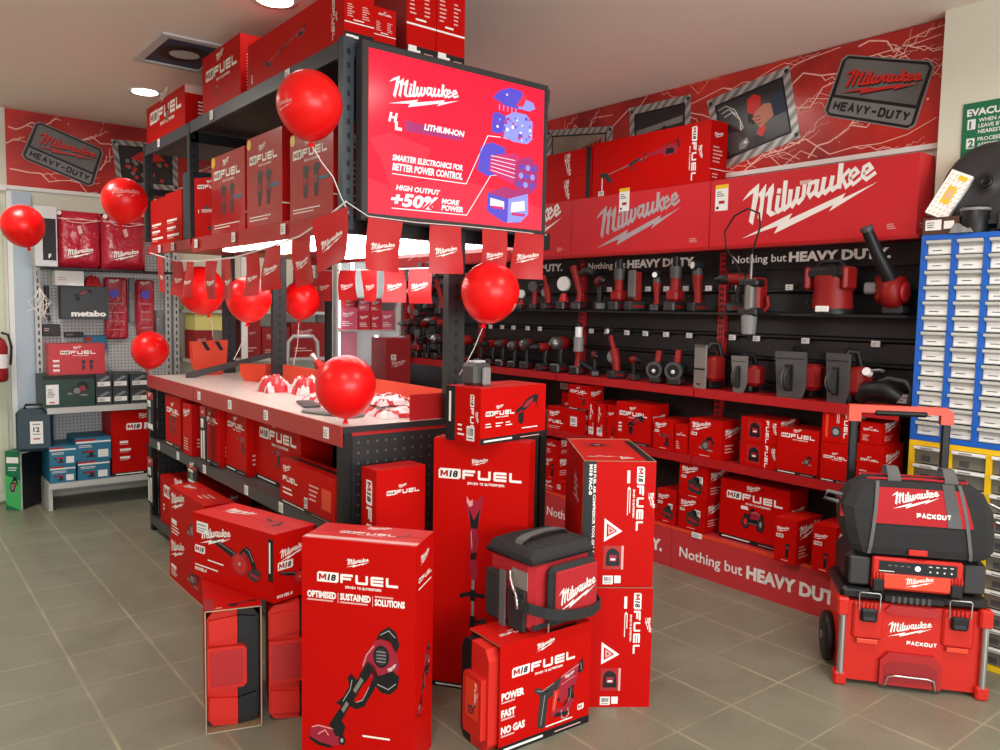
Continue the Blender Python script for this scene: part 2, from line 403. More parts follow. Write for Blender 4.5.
def fuelword(f, x, y, h, m='ink', l=1):
    """FUEL in wide letters of height h; returns width"""
    t = .27*h; W = 1.42*h; gp = .30*h
    def L(i): return x+i*(W+gp)
    a = L(0); f.poly([(a,y),(a+t,y),(a+t,y+.36*h),(a+W*.86,y+.36*h),(a+W*.86,y+.62*h),(a+t,y+.62*h),(a+t,y+h-t),(a+W,y+h-t),(a+W,y+h),(a+.12*h,y+h),(a,y+.88*h)], m, l)
    a = L(1); f.poly([(a,y+.14*h),(a+.14*h,y),(a+W-.14*h,y),(a+W,y+.14*h),(a+W,y+h),(a+W-t,y+h),(a+W-t,y+t),(a+t,y+t),(a+t,y+h),(a,y+h)], m, l)
    a = L(2); f.poly([(a,y+.12*h),(a+.12*h,y),(a+W,y),(a+W,y+t),(a+t,y+t),(a+t,y+.38*h),(a+W,y+.38*h),(a+W,y+.62*h),(a+t,y+.62*h),(a+t,y+h-t),(a+W,y+h-t),(a+W,y+h),(a+.12*h,y+h),(a,y+.88*h)], m, l)
    a = L(3); f.poly([(a,y+.12*h),(a+.12*h,y),(a+W*.95,y),(a+W*.95,y+t),(a+t,y+t),(a+t,y+h),(a,y+h)], m, l)
    return 4*W+3*gp
def m18(f, x, y, h, l=1, s='18', w=2.25):
    c = .18*h; W = w*h
    f.poly([(x,y),(x+W-c,y),(x+W,y+c),(x+W,y+h),(x+c,y+h),(x,y+h-c)], 'ink', l)
    M = [(0,0),(0,1),(.26,1),(.5,.5),(.74,1),(1,1),(1,0),(.76,0),(.76,.52),(.58,.16),(.42,.16),(.24,.52),(.24,0)]
    f.poly([(x+.17*h+px*.80*h, y+.2*h+py*.6*h) for px, py in M], 'redline', l+1)
    if s: text(f, s, x+1.08*h, y+.2*h, .62*h, 'black', .045, .16, w=(w-1.34)*h, l=l+1)
    return W
def fuel(f, x, y, w, l=1, badge=True, lg=True, tag=True, s='18'):
    """badge + FUEL lockup, total width w; lower left x, y; small logo above"""
    tot = (2.25+.22 if badge else 0)+4*1.42+.9; h = w/tot; xx = x
    if badge: xx += m18(f, x, y-.05*h, h*1.1, l, s)+.2*h
    fuelword(f, xx, y, h, 'ink', l)
    if lg: logo(f, x+w*.36, y+1.35*h, w*.26, 'ink', l)
    if tag: caps(f, 'DRIVEN TO OUTPERFORM.', x+w*.36, y-.56*h, .28*h, 'ink', w=w*.46, t=.24, l=l)
    return h
def blurb(f, x, y, w, h, n=3, m='inkdim', r=None):
    """rows of small print too small to read in the photograph"""
    r = r or random.Random(int(x*1000+y*777)+n); dh = h/n
    for i in range(n):
        f.rect(x, y+h-(i+1)*dh+dh*.35, w*(.55+.45*r.random()), dh*.38, m, 1)
def block(f, words, x, y, h, gap=1.9, m='ink'):
    """short captions too small to read: a thick bar over a thin one"""
    for i, wd in enumerate(words):
        yy = y-i*h*gap; f.rect(x, yy, h*(1.6+.25*len(wd)), h*.72, m, 1); f.rect(x, yy-h*.45, h*2.4, h*.18, 'inkdim', 1)
def barcode(f, x, y, w, h):
    f.rect(x, y, w, h, 'paper', 1)
    xx = x+w*.12
    while xx < x+w*.82:
        t = w*rnd.choice((.03,.05,.08)); f.rect(xx, y+h*.35, t, h*.5, 'black', 2); xx += t+w*.05
    f.rect(x+w*.12, y+h*.12, w*.7, h*.08, 'darkgrey', 2)
def strip(f, hh, words='', m='black'):
    f.rect(0, 0, f.w, hh, m, 0)
    f.rect(f.w*.05, hh*.35, f.w*.42, hh*.3, 'ink', 2)
    f.rect(f.w*.6, hh*.35, f.w*.3, hh*.14, 'inkdim', 2)

# product pictures printed on cartons (unit square, x right, y up)
def pic(f, kind, x, y, w, h=None, ang=0):
    g_ = f.sub(x, y, ang, w, h or w)
    D, K, RR, G = 'dark', 'black', 'picred', 'picgrey'
    if kind == 'drill':
        g_.poly([(.08,.62),(.30,.60),(.30,.80),(.08,.78)], D, 1); g_.poly([(.28,.56),(.80,.58),(.86,.66),(.84,.84),(.34,.86),(.28,.80)], RR, 1)
        g_.poly([(.55,.60),(.78,.60),(.74,.26),(.56,.26)], K, 2); g_.poly([(.38,.06),(.86,.06),(.88,.26),(.42,.28)], K, 1); g_.poly([(.44,.16),(.84,.16),(.84,.2),(.44,.2)], RR, 2)
        g_.rect(.0,.67,.09,.05, G, 1)
    elif kind == 'blower':
        g_.poly([(0,.80),(.02,.90),(.10,.90),(.30,.80),(.52,.70),(.54,.52),(.44,.52),(.24,.64)], K, 1); g_.line([(.04,.86),(.26,.77),(.48,.66)], .014, 'picgrey', 2); g_.disc(.585,.42,.165, RR, 2, ry=.30); g_.disc(.585,.42,.125, 'redink', 3, ry=.23)
        for k in range(10): g_.line([(.585+.03*math.cos(k*.628), .42+.05*math.sin(k*.628)), (.585+.11*math.cos(k*.628), .42+.20*math.sin(k*.628))], .012, RR, 4)
        g_.disc(.585,.42,.03, 'picgrey', 5, ry=.05); g_.poly([(.58,.70),(.64,.84),(.72,.94),(.80,.90),(.88,.62),(.94,.38),(.86,.32),(.80,.52),(.74,.72),(.66,.66)], K, 3); g_.line([(.70,.88),(.78,.84),(.86,.58)], .012, 'picgrey', 4)
        g_.poly([(.74,.14),(.90,.06),(1,.22),(.99,.40),(.84,.40),(.76,.30)], D, 5); g_.poly([(.80,.20),(.96,.16),(.97,.24),(.81,.28)], RR, 6); g_.poly([(.60,.66),(.68,.80),(.73,.70),(.68,.58)], RR, 5)
    elif kind == 'vacuum':
        g_.line([(.28,.17),(.69,.69)], .070, K, 1); g_.line([(.33,.235),(.67,.665)], .036, 'silver', 1.5); g_.line([(.26,.15),(.37,.28)], .080, K, 2); g_.line([(.44,.37),(.50,.45)], .078, K, 2); g_.line([(.60,.575),(.68,.675)], .09, K, 2)
        g_.line([(.45,.37),(.52,.345),(.60,.37),(.70,.50),(.74,.60),(.70,.68)], .052, K, 1); g_.line([(.53,.375),(.60,.40),(.67,.51)], .008, 'picgrey', 3)
        g_.poly([(.30,.35),(.36,.33),(.44,.37),(.50,.47),(.54,.55),(.47,.60),(.43,.56),(.45,.50),(.39,.41)], K, 1); g_.line([(.38,.37),(.46,.47),(.48,.55)], .008, 'picgrey', 3)
        g_.poly([(.58,.66),(.62,.76),(.70,.84),(.76,.90),(.86,.88),(.97,.80),(1,.70),(.94,.60),(.82,.56),(.70,.58)], RR, 1); g_.line([(.60,.67),(.64,.76),(.72,.84)], .010, 'pichi', 2)
        g_.poly([(.74,.88),(.78,.95),(.88,1.0),(.96,.96),(1,.86),(.96,.80),(.90,.88),(.80,.90)], K, 2); g_.line([(.79,.93),(.88,.97),(.95,.92)], .008, 'picgrey', 3)
        g_.disc(.80,.76,.088, K, 3); g_.disc(.80,.76,.066, D, 4); 
        for k in range(4): g_.line([(.75,.72+.026*k),(.85,.72+.026*k)], .006, 'picgrey', 5)
        g_.poly([(.74,.60),(.72,.54),(.80,.48),(.90,.47),(.98,.53),(1,.62),(.92,.66),(.82,.62)], K, 4); g_.line([(.76,.54),(.88,.51),(.96,.56)], .008, 'picgrey', 5); logo(g_.sub(0,0), .88, .64, .11, 'ink', 6, .8, 25)
        g_.poly([(0,.055),(.02,.13),(.10,.16),(.30,.145),(.38,.09),(.40,.03),(.26,.0),(.12,.015)], RR, 2); g_.line([(.03,.13),(.10,.15),(.28,.135)], .010, 'pichi', 3); g_.line([(.10,.08),(.18,.12),(.22,.08)], .010, 'pichi', 3)
        g_.disc(.37,.055,.040, K, 3); g_.disc(.37,.055,.018, 'picgrey', 4); g_.poly([(.25,.145),(.27,.21),(.35,.23),(.41,.17),(.38,.09),(.30,.08)], K, 3); g_.poly([(.0,.055),(.12,.015),(.26,.0),(.25,-.02),(.10,-.01),(.0,.03)], K, 4)
    elif kind == 'trimmer':
        g_.line([(.5,0),(.5,.76)], .10, 'grey', 1); g_.line([(.52,0),(.52,.56)], .03, 'picgrey', 1.5); g_.poly([(.16,.99),(.30,.955),(.44,.97),(.60,.965),(.84,1.0),(.80,.93),(.70,.86),(.34,.86),(.22,.90)], RR, 2)
        g_.line([(.22,.97),(.32,.945),(.44,.955)], .03, 'pichi', 3); g_.poly([(.30,.925),(.50,.86),(.72,.925),(.64,.80),(.40,.80)], K, 3); g_.poly([(.36,.82),(.62,.82),(.70,.76),(.64,.70),(.38,.69),(.34,.76)], RR, 4); g_.line([(.40,.80),(.44,.72)], .03, 'pichi', 5); g_.poly([(.38,.71),(.62,.71),(.58,.60),(.42,.60)], K, 3)
        g_.poly([(.34,.65),(.60,.66),(.70,.60),(.60,.55),(.42,.555)], RR, 4); g_.line([(.0,.46),(.35,.475),(.95,.47)], .022, K, 3); g_.poly([(.40,.50),(.60,.50),(.60,.44),(.40,.44)], K, 4); g_.line([(.40,.33),(.98,.335)], .018, K, 3); g_.poly([(.40,.36),(.62,.36),(.62,.29),(.40,.29)], K, 4); g_.poly([(.78,.345),(1,.36),(1,.325),(.78,.32)], D, 4)
    elif kind == 'longtrimmer':
        g_.line([(.08,.22),(.80,.70)], .022, 'grey', 1); g_.poly([(0,.24),(.04,.34),(.12,.30),(.20,.02),(.14,0),(.08,.16)], D, 2); g_.poly([(.40,.38),(.54,.52),(.52,.60),(.40,.48)], D, 2)
        g_.line([(.44,.44),(.44,.28),(.50,.30)], .018, D, 2); g_.line([(.57,.44),(.60,.72)], .02, D, 2); g_.poly([(.62,.56),(.80,.62),(.84,.50),(.98,.54),(1,.78),(.86,.82),(.78,.74),(.64,.66)], RR, 2)
        g_.poly([(.84,.56),(.94,.56),(.94,.70),(.86,.72)], K, 3); g_.line([(.84,.8),(.98,.9),(1,.7)], .02, K, 3)
    elif kind == 'nailer':
        g_.poly([(.46,.76),(.56,.84),(.74,.92),(.98,1.0),(1,.88),(.90,.80),(.86,.62),(.74,.56),(.66,.40),(.56,.36),(.46,.50)], RR, 1); g_.line([(.50,.78),(.60,.84),(.92,.95)], .014, 'pichi', 2); g_.line([(.56,.68),(.72,.74),(.84,.76)], .010, 'pichi', 2)
        g_.poly([(.92,.98),(1,1.04),(1.02,.84),(.95,.78),(.90,.82)], K, 3); g_.line([(.955,.97),(.97,.83)], .010, 'picgrey', 4); logo(g_.sub(0,0), .62, .76, .22, 'ink', 4, .8, 10)
        g_.poly([(.70,.58),(.82,.62),(.80,.50),(.84,.40),(.74,.28),(.62,.26),(.60,.32),(.70,.40)], K, 2); g_.line([(.76,.58),(.75,.44),(.70,.36)], .010, 'picgrey', 3)
        g_.poly([(.08,.08),(.20,.02),(.24,.06),(.30,.62),(.18,.68),(.12,.60)], D, 2); g_.line([(.15,.10),(.22,.60)], .012, 'picgrey', 3); g_.line([(.20,.06),(.28,.58)], .008, K, 3)
        g_.poly([(.0,.72),(.12,.62),(.26,.70),(.42,.78),(.56,.84),(.50,.66),(.40,.54),(.30,.52),(.24,.66),(.06,.78)], D, 3); g_.line([(.06,.72),(.16,.68),(.40,.76)], .012, 'picgrey', 4)
        g_.poly([(.36,.28),(.44,.24),(.52,.62),(.40,.62)], 'redink', 4); g_.line([(.40,.30),(.45,.58)], .012, 'pichi', 5); g_.poly([(.34,.20),(.46,.14),(.72,.20),(.84,.34),(.76,.40),(.60,.28),(.40,.30)], RR, 3); g_.poly([(.40,.16),(.66,.12),(.74,.18),(.46,.22)], K, 4)
        g_.line([(.56,.24),(.58,.10),(.66,.06),(.72,.12),(.70,.24)], .022, 'picgrey', 4); g_.disc(.50,.44,.03, K, 5)
    elif kind == 'saw':
        g_.poly([(0,.25),(.85,.12),(.95,.20),(.10,.34)], 'grey', 1); g_.disc(.45,.42,.26, D, 2, ry=.26); g_.disc(.45,.42,.16, 'grey', 3); g_.poly([(.40,.66),(.60,.92),(.84,.88),(.98,.60),(.90,.46),(.78,.72),(.62,.72)], K, 3)
        g_.poly([(.56,.40),(.80,.42),(.80,.66),(.58,.64)], RR, 3)
    elif kind == 'bandsaw':
        g_.poly([(0,.34),(.04,.16),(.16,.08),(.30,.14),(.34,.30),(.62,.30),(.68,.12),(.84,.06),(.96,.16),(1,.40),(.94,.74),(.80,.80),(.56,.72),(.52,.94),(.38,.92),(.32,.68),(.10,.66)], K, 1)
        g_.poly([(.34,.50),(.78,.52),(.82,.76),(.60,.84),(.42,.80)], RR, 2); g_.line([(.40,.74),(.60,.79),(.76,.72)], .018, 'pichi', 3); g_.disc(.17,.36,.13, D, 2, ry=.22); g_.disc(.17,.36,.07, 'redink', 3, ry=.12); g_.disc(.82,.38,.12, D, 2, ry=.24); g_.disc(.82,.38,.05, 'picgrey', 3, ry=.1); g_.line([(.30,.34),(.68,.34)], .02, 'picgrey', 2); g_.poly([(-.05,.95),(.25,.95),(.27,.82),(-.05,.82)], 'ink', 2)
    elif kind == 'battery':
        g_.poly([(.06,.18),(.80,.02),(.98,.22),(.94,.62),(.30,.86),(.04,.70)], D, 1); g_.poly([(.14,.38),(.78,.22),(.80,.36),(.14,.54)], 'redline', 2); g_.poly([(.40,.80),(.80,.66),(.72,.96),(.44,.98)], K, 2)
    elif kind == 'recip':
        g_.poly([(0,.42),(.10,.52),(.26,.58),(.50,.80),(.86,.92),(1,.84),(.94,.66),(.72,.66),(.56,.52),(.34,.40),(.22,.44),(.06,.34)], K, 1); g_.poly([(.30,.52),(.50,.72),(.76,.80),(.72,.68),(.48,.52)], RR, 2)
        g_.poly([(.10,.34),(.34,.40),(.36,.10),(.26,.0),(.12,.08)], K, 2); g_.line([(.84,.80),(.98,.50)], .05, K, 2)
    elif kind == 'wrench':
        for o_ in (0,.5):
            g_.disc(.22+o_,.84,.16, D, 1, ry=.12); g_.poly([(.12+o_,.82),(.30+o_,.82),(.32+o_,.40),(.26+o_,.05),(.14+o_,.05),(.10+o_,.40)], D, 2); g_.rect(.14+o_,.42,.15,.2, RR, 3)
    elif kind == 'vtool':
        g_.poly([(.35,0),(.60,0),(.62,.55),(.72,.70),(.68,1),(.36,1),(.30,.70),(.38,.50)], K, 1); g_.poly([(.36,.60),(.66,.66),(.64,.85),(.40,.84)], RR, 2)
    elif kind == 'radio':
        g_.poly([(.05,.05),(.95,.05),(1,.20),(.92,.80),(.60,1),(.30,.98),(.06,.78),(0,.2)], K, 1); g_.poly([(.26,.30),(.74,.30),(.78,.62),(.26,.66)], RR, 2); g_.rect(.34,.36,.34,.1, 'ink', 3)
    elif kind == 'triangle':
        g_.line([(.08,.0),(1,.45),(.08,1)], .15, 'ink', 1, True); g_.line([(.30,.32),(.62,.46),(.30,.66)], .09, 'inkdim', 1, True)

# ------------------------------------------------------------------ cartons
def carton(name, label, loc, rz, w, d, h, front=None, left=None, right=None, top=None, m='red', group=None, cat='box', tilt=None, tape=True, edge=None):
    b_ = B()
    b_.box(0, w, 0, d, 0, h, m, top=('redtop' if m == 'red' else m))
    if tape and min(w, d) > .08:   # flap seam along the top
        b_.box(0.004, w-.004, d/2-.0012, d/2+.0012, h, h+.0005, 'redline' if m == 'red' else 'dark')
    if edge:
        for (x0, x1, y0, y1) in ((0, w, 0, .004), (0, w, d-.004, d), (0, .004, .004, d-.004), (w-.004, w, .004, d-.004)): b_.box(x0, x1, y0, y1, h, h+.002, edge)
    if front: front(F(b_, (0,0,0), (1,0,0), (0,0,1), w, h))
    if left: left(F(b_, (0,d,0), (0,-1,0), (0,0,1), d, h))
    if right: right(F(b_, (w,0,0), (0,1,0), (0,0,1), d, h))
    if top: top(F(b_, (0,0,h), (1,0,0), (0,1,0), w, d))
    return put(name, b_, None, loc, rz, label, cat, group, rot=tilt)
def wcarton(name, label, x, y0, y1, z0, z1, depth, **kw):
    """carton whose printed front faces -X (y0 = far end, y1 = near end)"""
    return carton(name, label, (x, y0, z0), -math.pi/2, y0-y1, depth, z1-z0, **kw)
# standard fronts
def fr_fuel(kind='drill', words=('POWER','SPEED','SIZE'), st='BARE TOOL', s='18', px=.55, py=.12, ps=.34, fy=.68, wb=True):
    def g_(f):
        w, h = f.w, f.h
        fuel(f, w*.10, h*fy, w*.80, s=s, tag=w > .12)
        if kind: 
            k = min(w*ps*1.2, h*ps*1.2); pic(f, kind, w*px, h*py+ (h*.08 if st else 0), k)
        if wb: block(f, words, w*.08, h*(fy-.22), min(h*.045, w*.06))
        if st: strip(f, h*.07, st)
    return g_
def fr_logo(kind='battery', label=True, big=.62, ps=.4, badge=True):
    def g_(f):
        w, h = f.w, f.h
        logo(f, w*.08, h*.97-w*big*.45-.0, w*big)
        if badge: m18(f, w*.08, h*.52, min(h*.09, w*.08))
        if kind: pic(f, kind, w*.36, h*.12, min(w, h)*ps)
        blurb(f, w*.07, h*.08, w*.25, h*.25, 3)
        if label: barcode(f, w*.60, h*.52, min(w, h)*.2, min(w, h)*.2)
    return g_
def fr_small(f):
    w, h = f.w, f.h; fuel(f, w*.14, h*.62, w*.7, tag=False); blurb(f, w*.12, h*.12, w*.35, h*.3, 4)
def side_small(f):
    w, h = f.w, f.h; logo(f, w*.2, h*.72, w*.55); blurb(f, w*.15, h*.30, w*.6, h*.3, 5); f.rect(0, h*.2, w, h*.012, 'ink', 1); blurb(f, w*.15, h*.05, w*.4, h*.1, 2)
def side_vert(f):
    w, h = f.w, f.h; g_ = f.sub(w*.30, h*.92, -90); g_.w, g_.h = h, w; k = min(h*.7, w*3); fuel(g_, 0, 0, k, tag=False); barcode(f, w*.2, h*.08, w*.5, w*.5)
def side_blank(f): blurb(f, f.w*.15, f.h*.15, f.w*.5, f.h*.2, 3)

# ================================================================== THE ROOM
CE = 2.90
def struct(name, b_, **k): return put(name, b_, kind='structure', **k)
struct('floor', B().box(-3.2, 4.2, -3.6, 7.2, -.08, 0, 'floortile'))
b_ = B(); b_.box(-3.2, 4.2, -3.6, 7.2, CE, CE+.08, 'ceilpaint'); struct('ceiling', b_)
struct('wall_right', B().box(4.0, 4.12, -3.6, 7.0, 0, CE, 'wallpaint'))
struct('wall_back', B().box(-3.2, 4.0, 6.9, 7.0, 0, CE, 'wallpaint'))
struct('wall_left', B().box(-3.12, -3.0, -3.6, 6.9, 0, CE, 'wallpaint'))
b_ = B(); b_.box(-3.0, 4.0, -3.6, -3.5, 0, .5, 'wallpaint'); b_.box(-3.0, 4.0, -3.6, -3.5, 2.7, CE, 'wallpaint')
for x0, x1 in ((-3, -2.7), (-.4, -.3), (1.9, 2.0), (3.8, 4.0)): b_.box(x0, x1, -3.6, -3.5, .5, 2.7, 'wallpaint')
struct('wall_front', b_)
# pillar beside the tool wall
struct('trim_1', B().box(3.91, 4.0, .2, 1.705, 0, CE, 'wallpaint'))
# painted door jamb and cream door at the far left
b_ = B(); b_.box(.865, .985, 6.84, 6.9, 0, 2.30, 'doorblue'); b_.box(.83, .865, 6.86, 6.9, 0, 2.30, 'white'); struct('trim_2', b_)
b_ = B(); b_.box(-.02, .80, 6.86, 6.9, .02, 2.22, 'doorcream'); b_.box(.02, .76, 6.850, 6.86, .1, 1.0, 'doorcream'); struct('door_1', b_)
b_ = B(); b_.box(-.3, .83, 6.845, 6.9, 2.30, 2.34, 'white'); struct('trim_3', b_)

# printed storm banners round the top of the walls
def bolt(f, x0, y0, x1, y1, seed, w=.012, depth=0):
    r = random.Random(seed); pts = [(x0, y0)]; n = 9
    for i in range(1, n):
        t = i/n; a = (x1-x0, y1-y0); L = math.hypot(*a)
        o = (r.random()-.5)*L*.14; pts.append((x0+a[0]*t-a[1]/L*o, y0+a[1]*t+a[0]/L*o))
    pts.append((x1, y1))
    for i in range(n): f.line(pts[i:i+2], w*(1-i/n*.6), 'boltpink', 1+depth*.3)
    if depth < 2:
        for i in (3, 6):
            a = r.uniform(-.9, .9); dx, dy = x1-x0, y1-y0; k = .35
            ex = pts[i][0]+(dx*math.cos(a)-dy*math.sin(a))*k; ey = pts[i][1]+(dx*math.sin(a)+dy*math.cos(a))*k
            ey = max(.01, min(f.h-.01, ey)); ex = max(.01, min(f.w-.01, ex)); bolt(f, *pts[i], ex, ey, seed*3+i, w*.6, depth+1)

def plate(f, pts):
    """HEAVY-DUTY badge printed at the corners given (tl, tr, br, bl)"""
    tl, tr, br, bl = [Vector(p) for p in pts]
    def q(u, v): return tuple((bl*(1-u)+br*u)*(1-v)+(tl*(1-u)+tr*u)*v)
    def ring(a, c): 
        return [q(a+c,a),q(1-a-c,a),q(1-a,a+c*1.5),q(1-a,1-a-c*1.5),q(1-a-c,1-a),q(a+c,1-a),q(a,1-a-c*1.5),q(a,a+c*1.5)]
    f.poly(ring(0,.05), 'grey', 3); f.poly(ring(.018,.05), 'black', 4); f.poly([q(.06,.36),q(.94,.36),q(.95,.90),q(.92,.94),q(.08,.94),q(.05,.90)], 'platebg', 5)
    f.poly([q(.05,.09),q(.08,.06),q(.92,.06),q(.95,.09),q(.95,.31),q(.05,.31)], 'plateband', 5)
    O = bl; U = (br-bl); g_ = F(f.b, f.p(O.x, O.y, 0), (f.u*U.x+f.v*U.y), (f.u*(tl-bl).x+f.v*(tl-bl).y), lift=f.lift); g_.n = f.n
    W = U.length; H = (tl-bl).length
    g2 = g_.sub(.10, .40, 0, .80, .80*W/H*.78); g2.lift = f.lift
    for dd, mm, ll in (((.012,-.022), 'black', 7), ((0, 0), 'redink', 10)):
        g3 = g2.sub(*dd, 0, 1, 1)
        for i, p in enumerate(LP): g3.poly(p, mm, ll+.1*i)
        for i, (p, t) in enumerate(LS): g3.line(p, t*1.1, mm, ll+1+.1*i)
    caps(g_, 'HEAVY-DUTY', .09, .115, .15, 'black', w=.82, t=.24, l=8)


def picframe(f, pts, what):
    tl, tr, br, bl = [Vector(p) for p in pts]
    def q(u, v): return tuple((bl*(1-u)+br*u)*(1-v)+(tl*(1-u)+tr*u)*v)
    f.poly([q(0,0),q(1,0),q(1,1),q(0,1)], 'checker', 3); f.poly([q(.085,.11),q(.915,.11),q(.915,.89),q(.085,.89)], 'black', 4)
    f.poly([q(.105,.14),q(.895,.14),q(.895,.86),q(.105,.86)], 'woodpic' if what == 'wood' else 'picdark', 5)
    for u in (.04,.96):
        for v in (.06,.94): f.disc(*q(u, v), .012, 'black', 5)
    if what == 'drill':
        f.poly([q(.36,.28),q(.30,.42),q(.16,.46),q(.12,.30),q(.16,.16),q(.30,.14)], 'darkgrey', 6); f.poly([q(.30,.26),q(.40,.30),q(.42,.22),q(.36,.16),q(.28,.17)], 'grey', 7); f.poly([q(.34,.24),q(.39,.27),q(.39,.21)], 'lens', 8)
        f.poly([q(.46,.62),q(.48,.78),q(.56,.82),q(.64,.76),q(.62,.60),q(.52,.54)], 'redink', 7); f.poly([q(.47,.60),q(.44,.50),q(.50,.42),q(.56,.52)], 'dark', 8); f.poly([q(.56,.54),q(.62,.54),q(.64,.30),q(.58,.22),q(.52,.28),q(.57,.38)], 'redink', 8); f.poly([q(.50,.28),q(.60,.20),q(.56,.12),q(.46,.20)], 'dark', 9)
        f.poly([q(.50,.50),q(.55,.58),q(.66,.64),q(.76,.60),q(.76,.44),q(.66,.38),q(.58,.34),q(.54,.42)], 'skin', 9)
        for k in range(3): f.line([q(.50+.015*k,.52-.05*k),q(.60,.50-.05*k)], .006, 'picred', 10)
        f.poly([q(.74,.64),q(.89,.74),q(.89,.42),q(.75,.42)], 'denim', 10)
        for k in range(3): f.line([q(.12+.03*k,.80-.06*k),q(.22+.03*k,.82-.06*k),q(.32+.02*k,.72-.08*k),q(.36+.01*k,.56-.06*k),q(.34,.42)], .004, 'lens', 11+k)
    elif what == 'dark':
        f.poly([q(.12,.62),q(.88,.70),q(.88,.60),q(.12,.54)], 'grey', 6); f.rect(*q(.55,.3), .03, .12, 'black', 7); f.poly([q(.2,.2),q(.8,.2),q(.85,.4),q(.2,.45)], 'darkgrey', 6)
    elif what == 'wood':
        for k in range(6): f.poly([q(.48+.06*k,.22),q(.53+.06*k,.22),q(.55+.06*k,.60+.04*k),q(.50+.06*k,.60+.03*k)], 'reddark' if k > 2 else 'dark', 6)
    else:
        rr = random.Random(4)
        for k in range(22): f.disc(*q(rr.uniform(.16,.84), rr.uniform(.18,.6)), .016, rr.choice(('woodpic','redink','grey')), 6+k*.05, 8)
        f.poly([q(.25,.62),q(.42,.78),q(.70,.76),q(.80,.62),q(.5,.56)], 'redink', 8)
# right wall banner: x=3.995, u runs toward -Y from y=6.85
b_ = B(); bw = 6.85-1.71; b_.box(3.985, 3.998, 1.71, 6.85, 2.325, 2.895, 'banner')
f = F(b_, (3.985, 6.85, 2.325), (0,-1,0), (0,0,1), bw, .57)
def ry(y, z): return (6.85-y, z-2.325)
picframe(f, [ry(4.52,2.83), ry(3.84,2.75), ry(3.87,2.40), ry(4.5,2.45)], 'wood')
picframe(f, [ry(3.70,2.84), ry(3.20,2.835), ry(3.19,2.45), ry(3.68,2.42)], 'dark')
picframe(f, [ry(3.08,2.77), ry(2.54,2.86), ry(2.45,2.46), ry(2.96,2.345)], 'drill')
picframe(f, [ry(5.6,2.80), ry(5.0,2.83), ry(5.02,2.42), ry(5.6,2.45)], 'gear')
plate(f, [ry(2.23,2.845), ry(1.765,2.705), ry(1.85,2.40), ry(2.33,2.555)])
for i, (a, c, d, e) in enumerate(((2.45,.30,4.6,.56),(3.2,.05,4.6,.30),(3.9,.02,5.1,.12),(4.35,.30,5.12,.54),(2.2,.36,3.0,.50),(3.5,.33,4.4,.02),(4.6,.10,5.12,.38),(4.2,.44,5.1,.5),(3.3,.5,4.3,.2),(4.45,.02,5.0,.25),(2.9,.05,3.6,.4),(1.3,.5,2.2,.42),(4.7,.54,5.12,.44),(3.6,.12,4.5,.02))): bolt(f, a, c, d, e, 11+i, .008)
b_.box(3.975, 3.999, 1.71, 6.85, 2.300, 2.325, 'white')
put('wall_banner', b_, label='red storm-print banner with pictured frames above the tool wall', cat='banner')
b_ = B(); b_.box(.842, 3.98, 6.885, 6.898, 2.345, 2.895, 'banner')
f = F(b_, (.842, 6.885, 2.345), (1,0,0), (0,0,1), 3.13, .55)
def rx(x, z): return (x-.842, z-2.345)
plate(f, [rx(1.04,2.84), rx(1.50,2.685), rx(1.41,2.385), rx(.93,2.555)])
picframe(f, [rx(1.55,2.775), rx(2.05,2.80), rx(2.05,2.43), rx(1.59,2.42)], 'gear')
picframe(f, [rx(2.5,2.80), rx(3.1,2.78), rx(3.1,2.43), rx(2.5,2.42)], 'dark')
for i, (a, c, d, e) in enumerate(((.02,.42,.36,.52),(.30,.44,.90,.34),(.02,.12,.6,.01),(.0,.30,.12,.36),(.62,.18,.75,.33),(1.2,.1,1.9,.5),(2.3,.1,3.0,.5))): bolt(f, a, c, d, e, 31+i, .010)
b_.box(.83, 3.99, 6.88, 6.898, 2.318, 2.345, 'white')
put('wall_banner', b_, label='red storm-print banner on the far wall with a tilted grey badge at its left', cat='banner')

# ceiling: downlights and the air vent
def downlight(x, y, lab):
    e = empty('downlight', lab, 'ceiling light', (x, y, CE))
    put('trim_ring', B().lathe([(.075,-.001),(.105,-.001),(.105,-.008),(.075,-.004)], (0,0,0), (0,0,1), 'white', 28), e)
    put('lamp', B().lathe([(.078,-.0088),(.001,-.0098)], (0,0,0), (0,0,1), 'lamp', 24), e)
downlight(1.50, 5.72, 'round recessed white ceiling downlight beside the vent, nearest the left banner')
downlight(1.52, 3.62, 'round white ceiling downlight over the overhead cartons, cut by the top edge')
e = empty('air_vent', 'square ceiling air vent with a dark cone and light centre', 'vent', (1.45, 4.72, CE))
b_ = B()
for (x0,x1,y0,y1) in ((-.20,.20,-.30,-.25),(-.20,.20,.25,.30),(-.20,-.155,-.25,.25),(.155,.20,-.25,.25)): b_.box(x0,x1,y0,y1,-.012,0,'lightgrey')
put('frame', b_, e)
put('cone', B().box(-.155,.155,-.25,.25,-.004,0,'vent'), e)
b_ = B()
for k, (r, mm) in enumerate(((.15,'black'),(.08,'lightgrey'))): b_.lathe([(r,-.006-.002*k),(.001,-.007-.002*k)], (0,0,0), (0,0,1), mm, 24)
put('diffuser', b_, e)

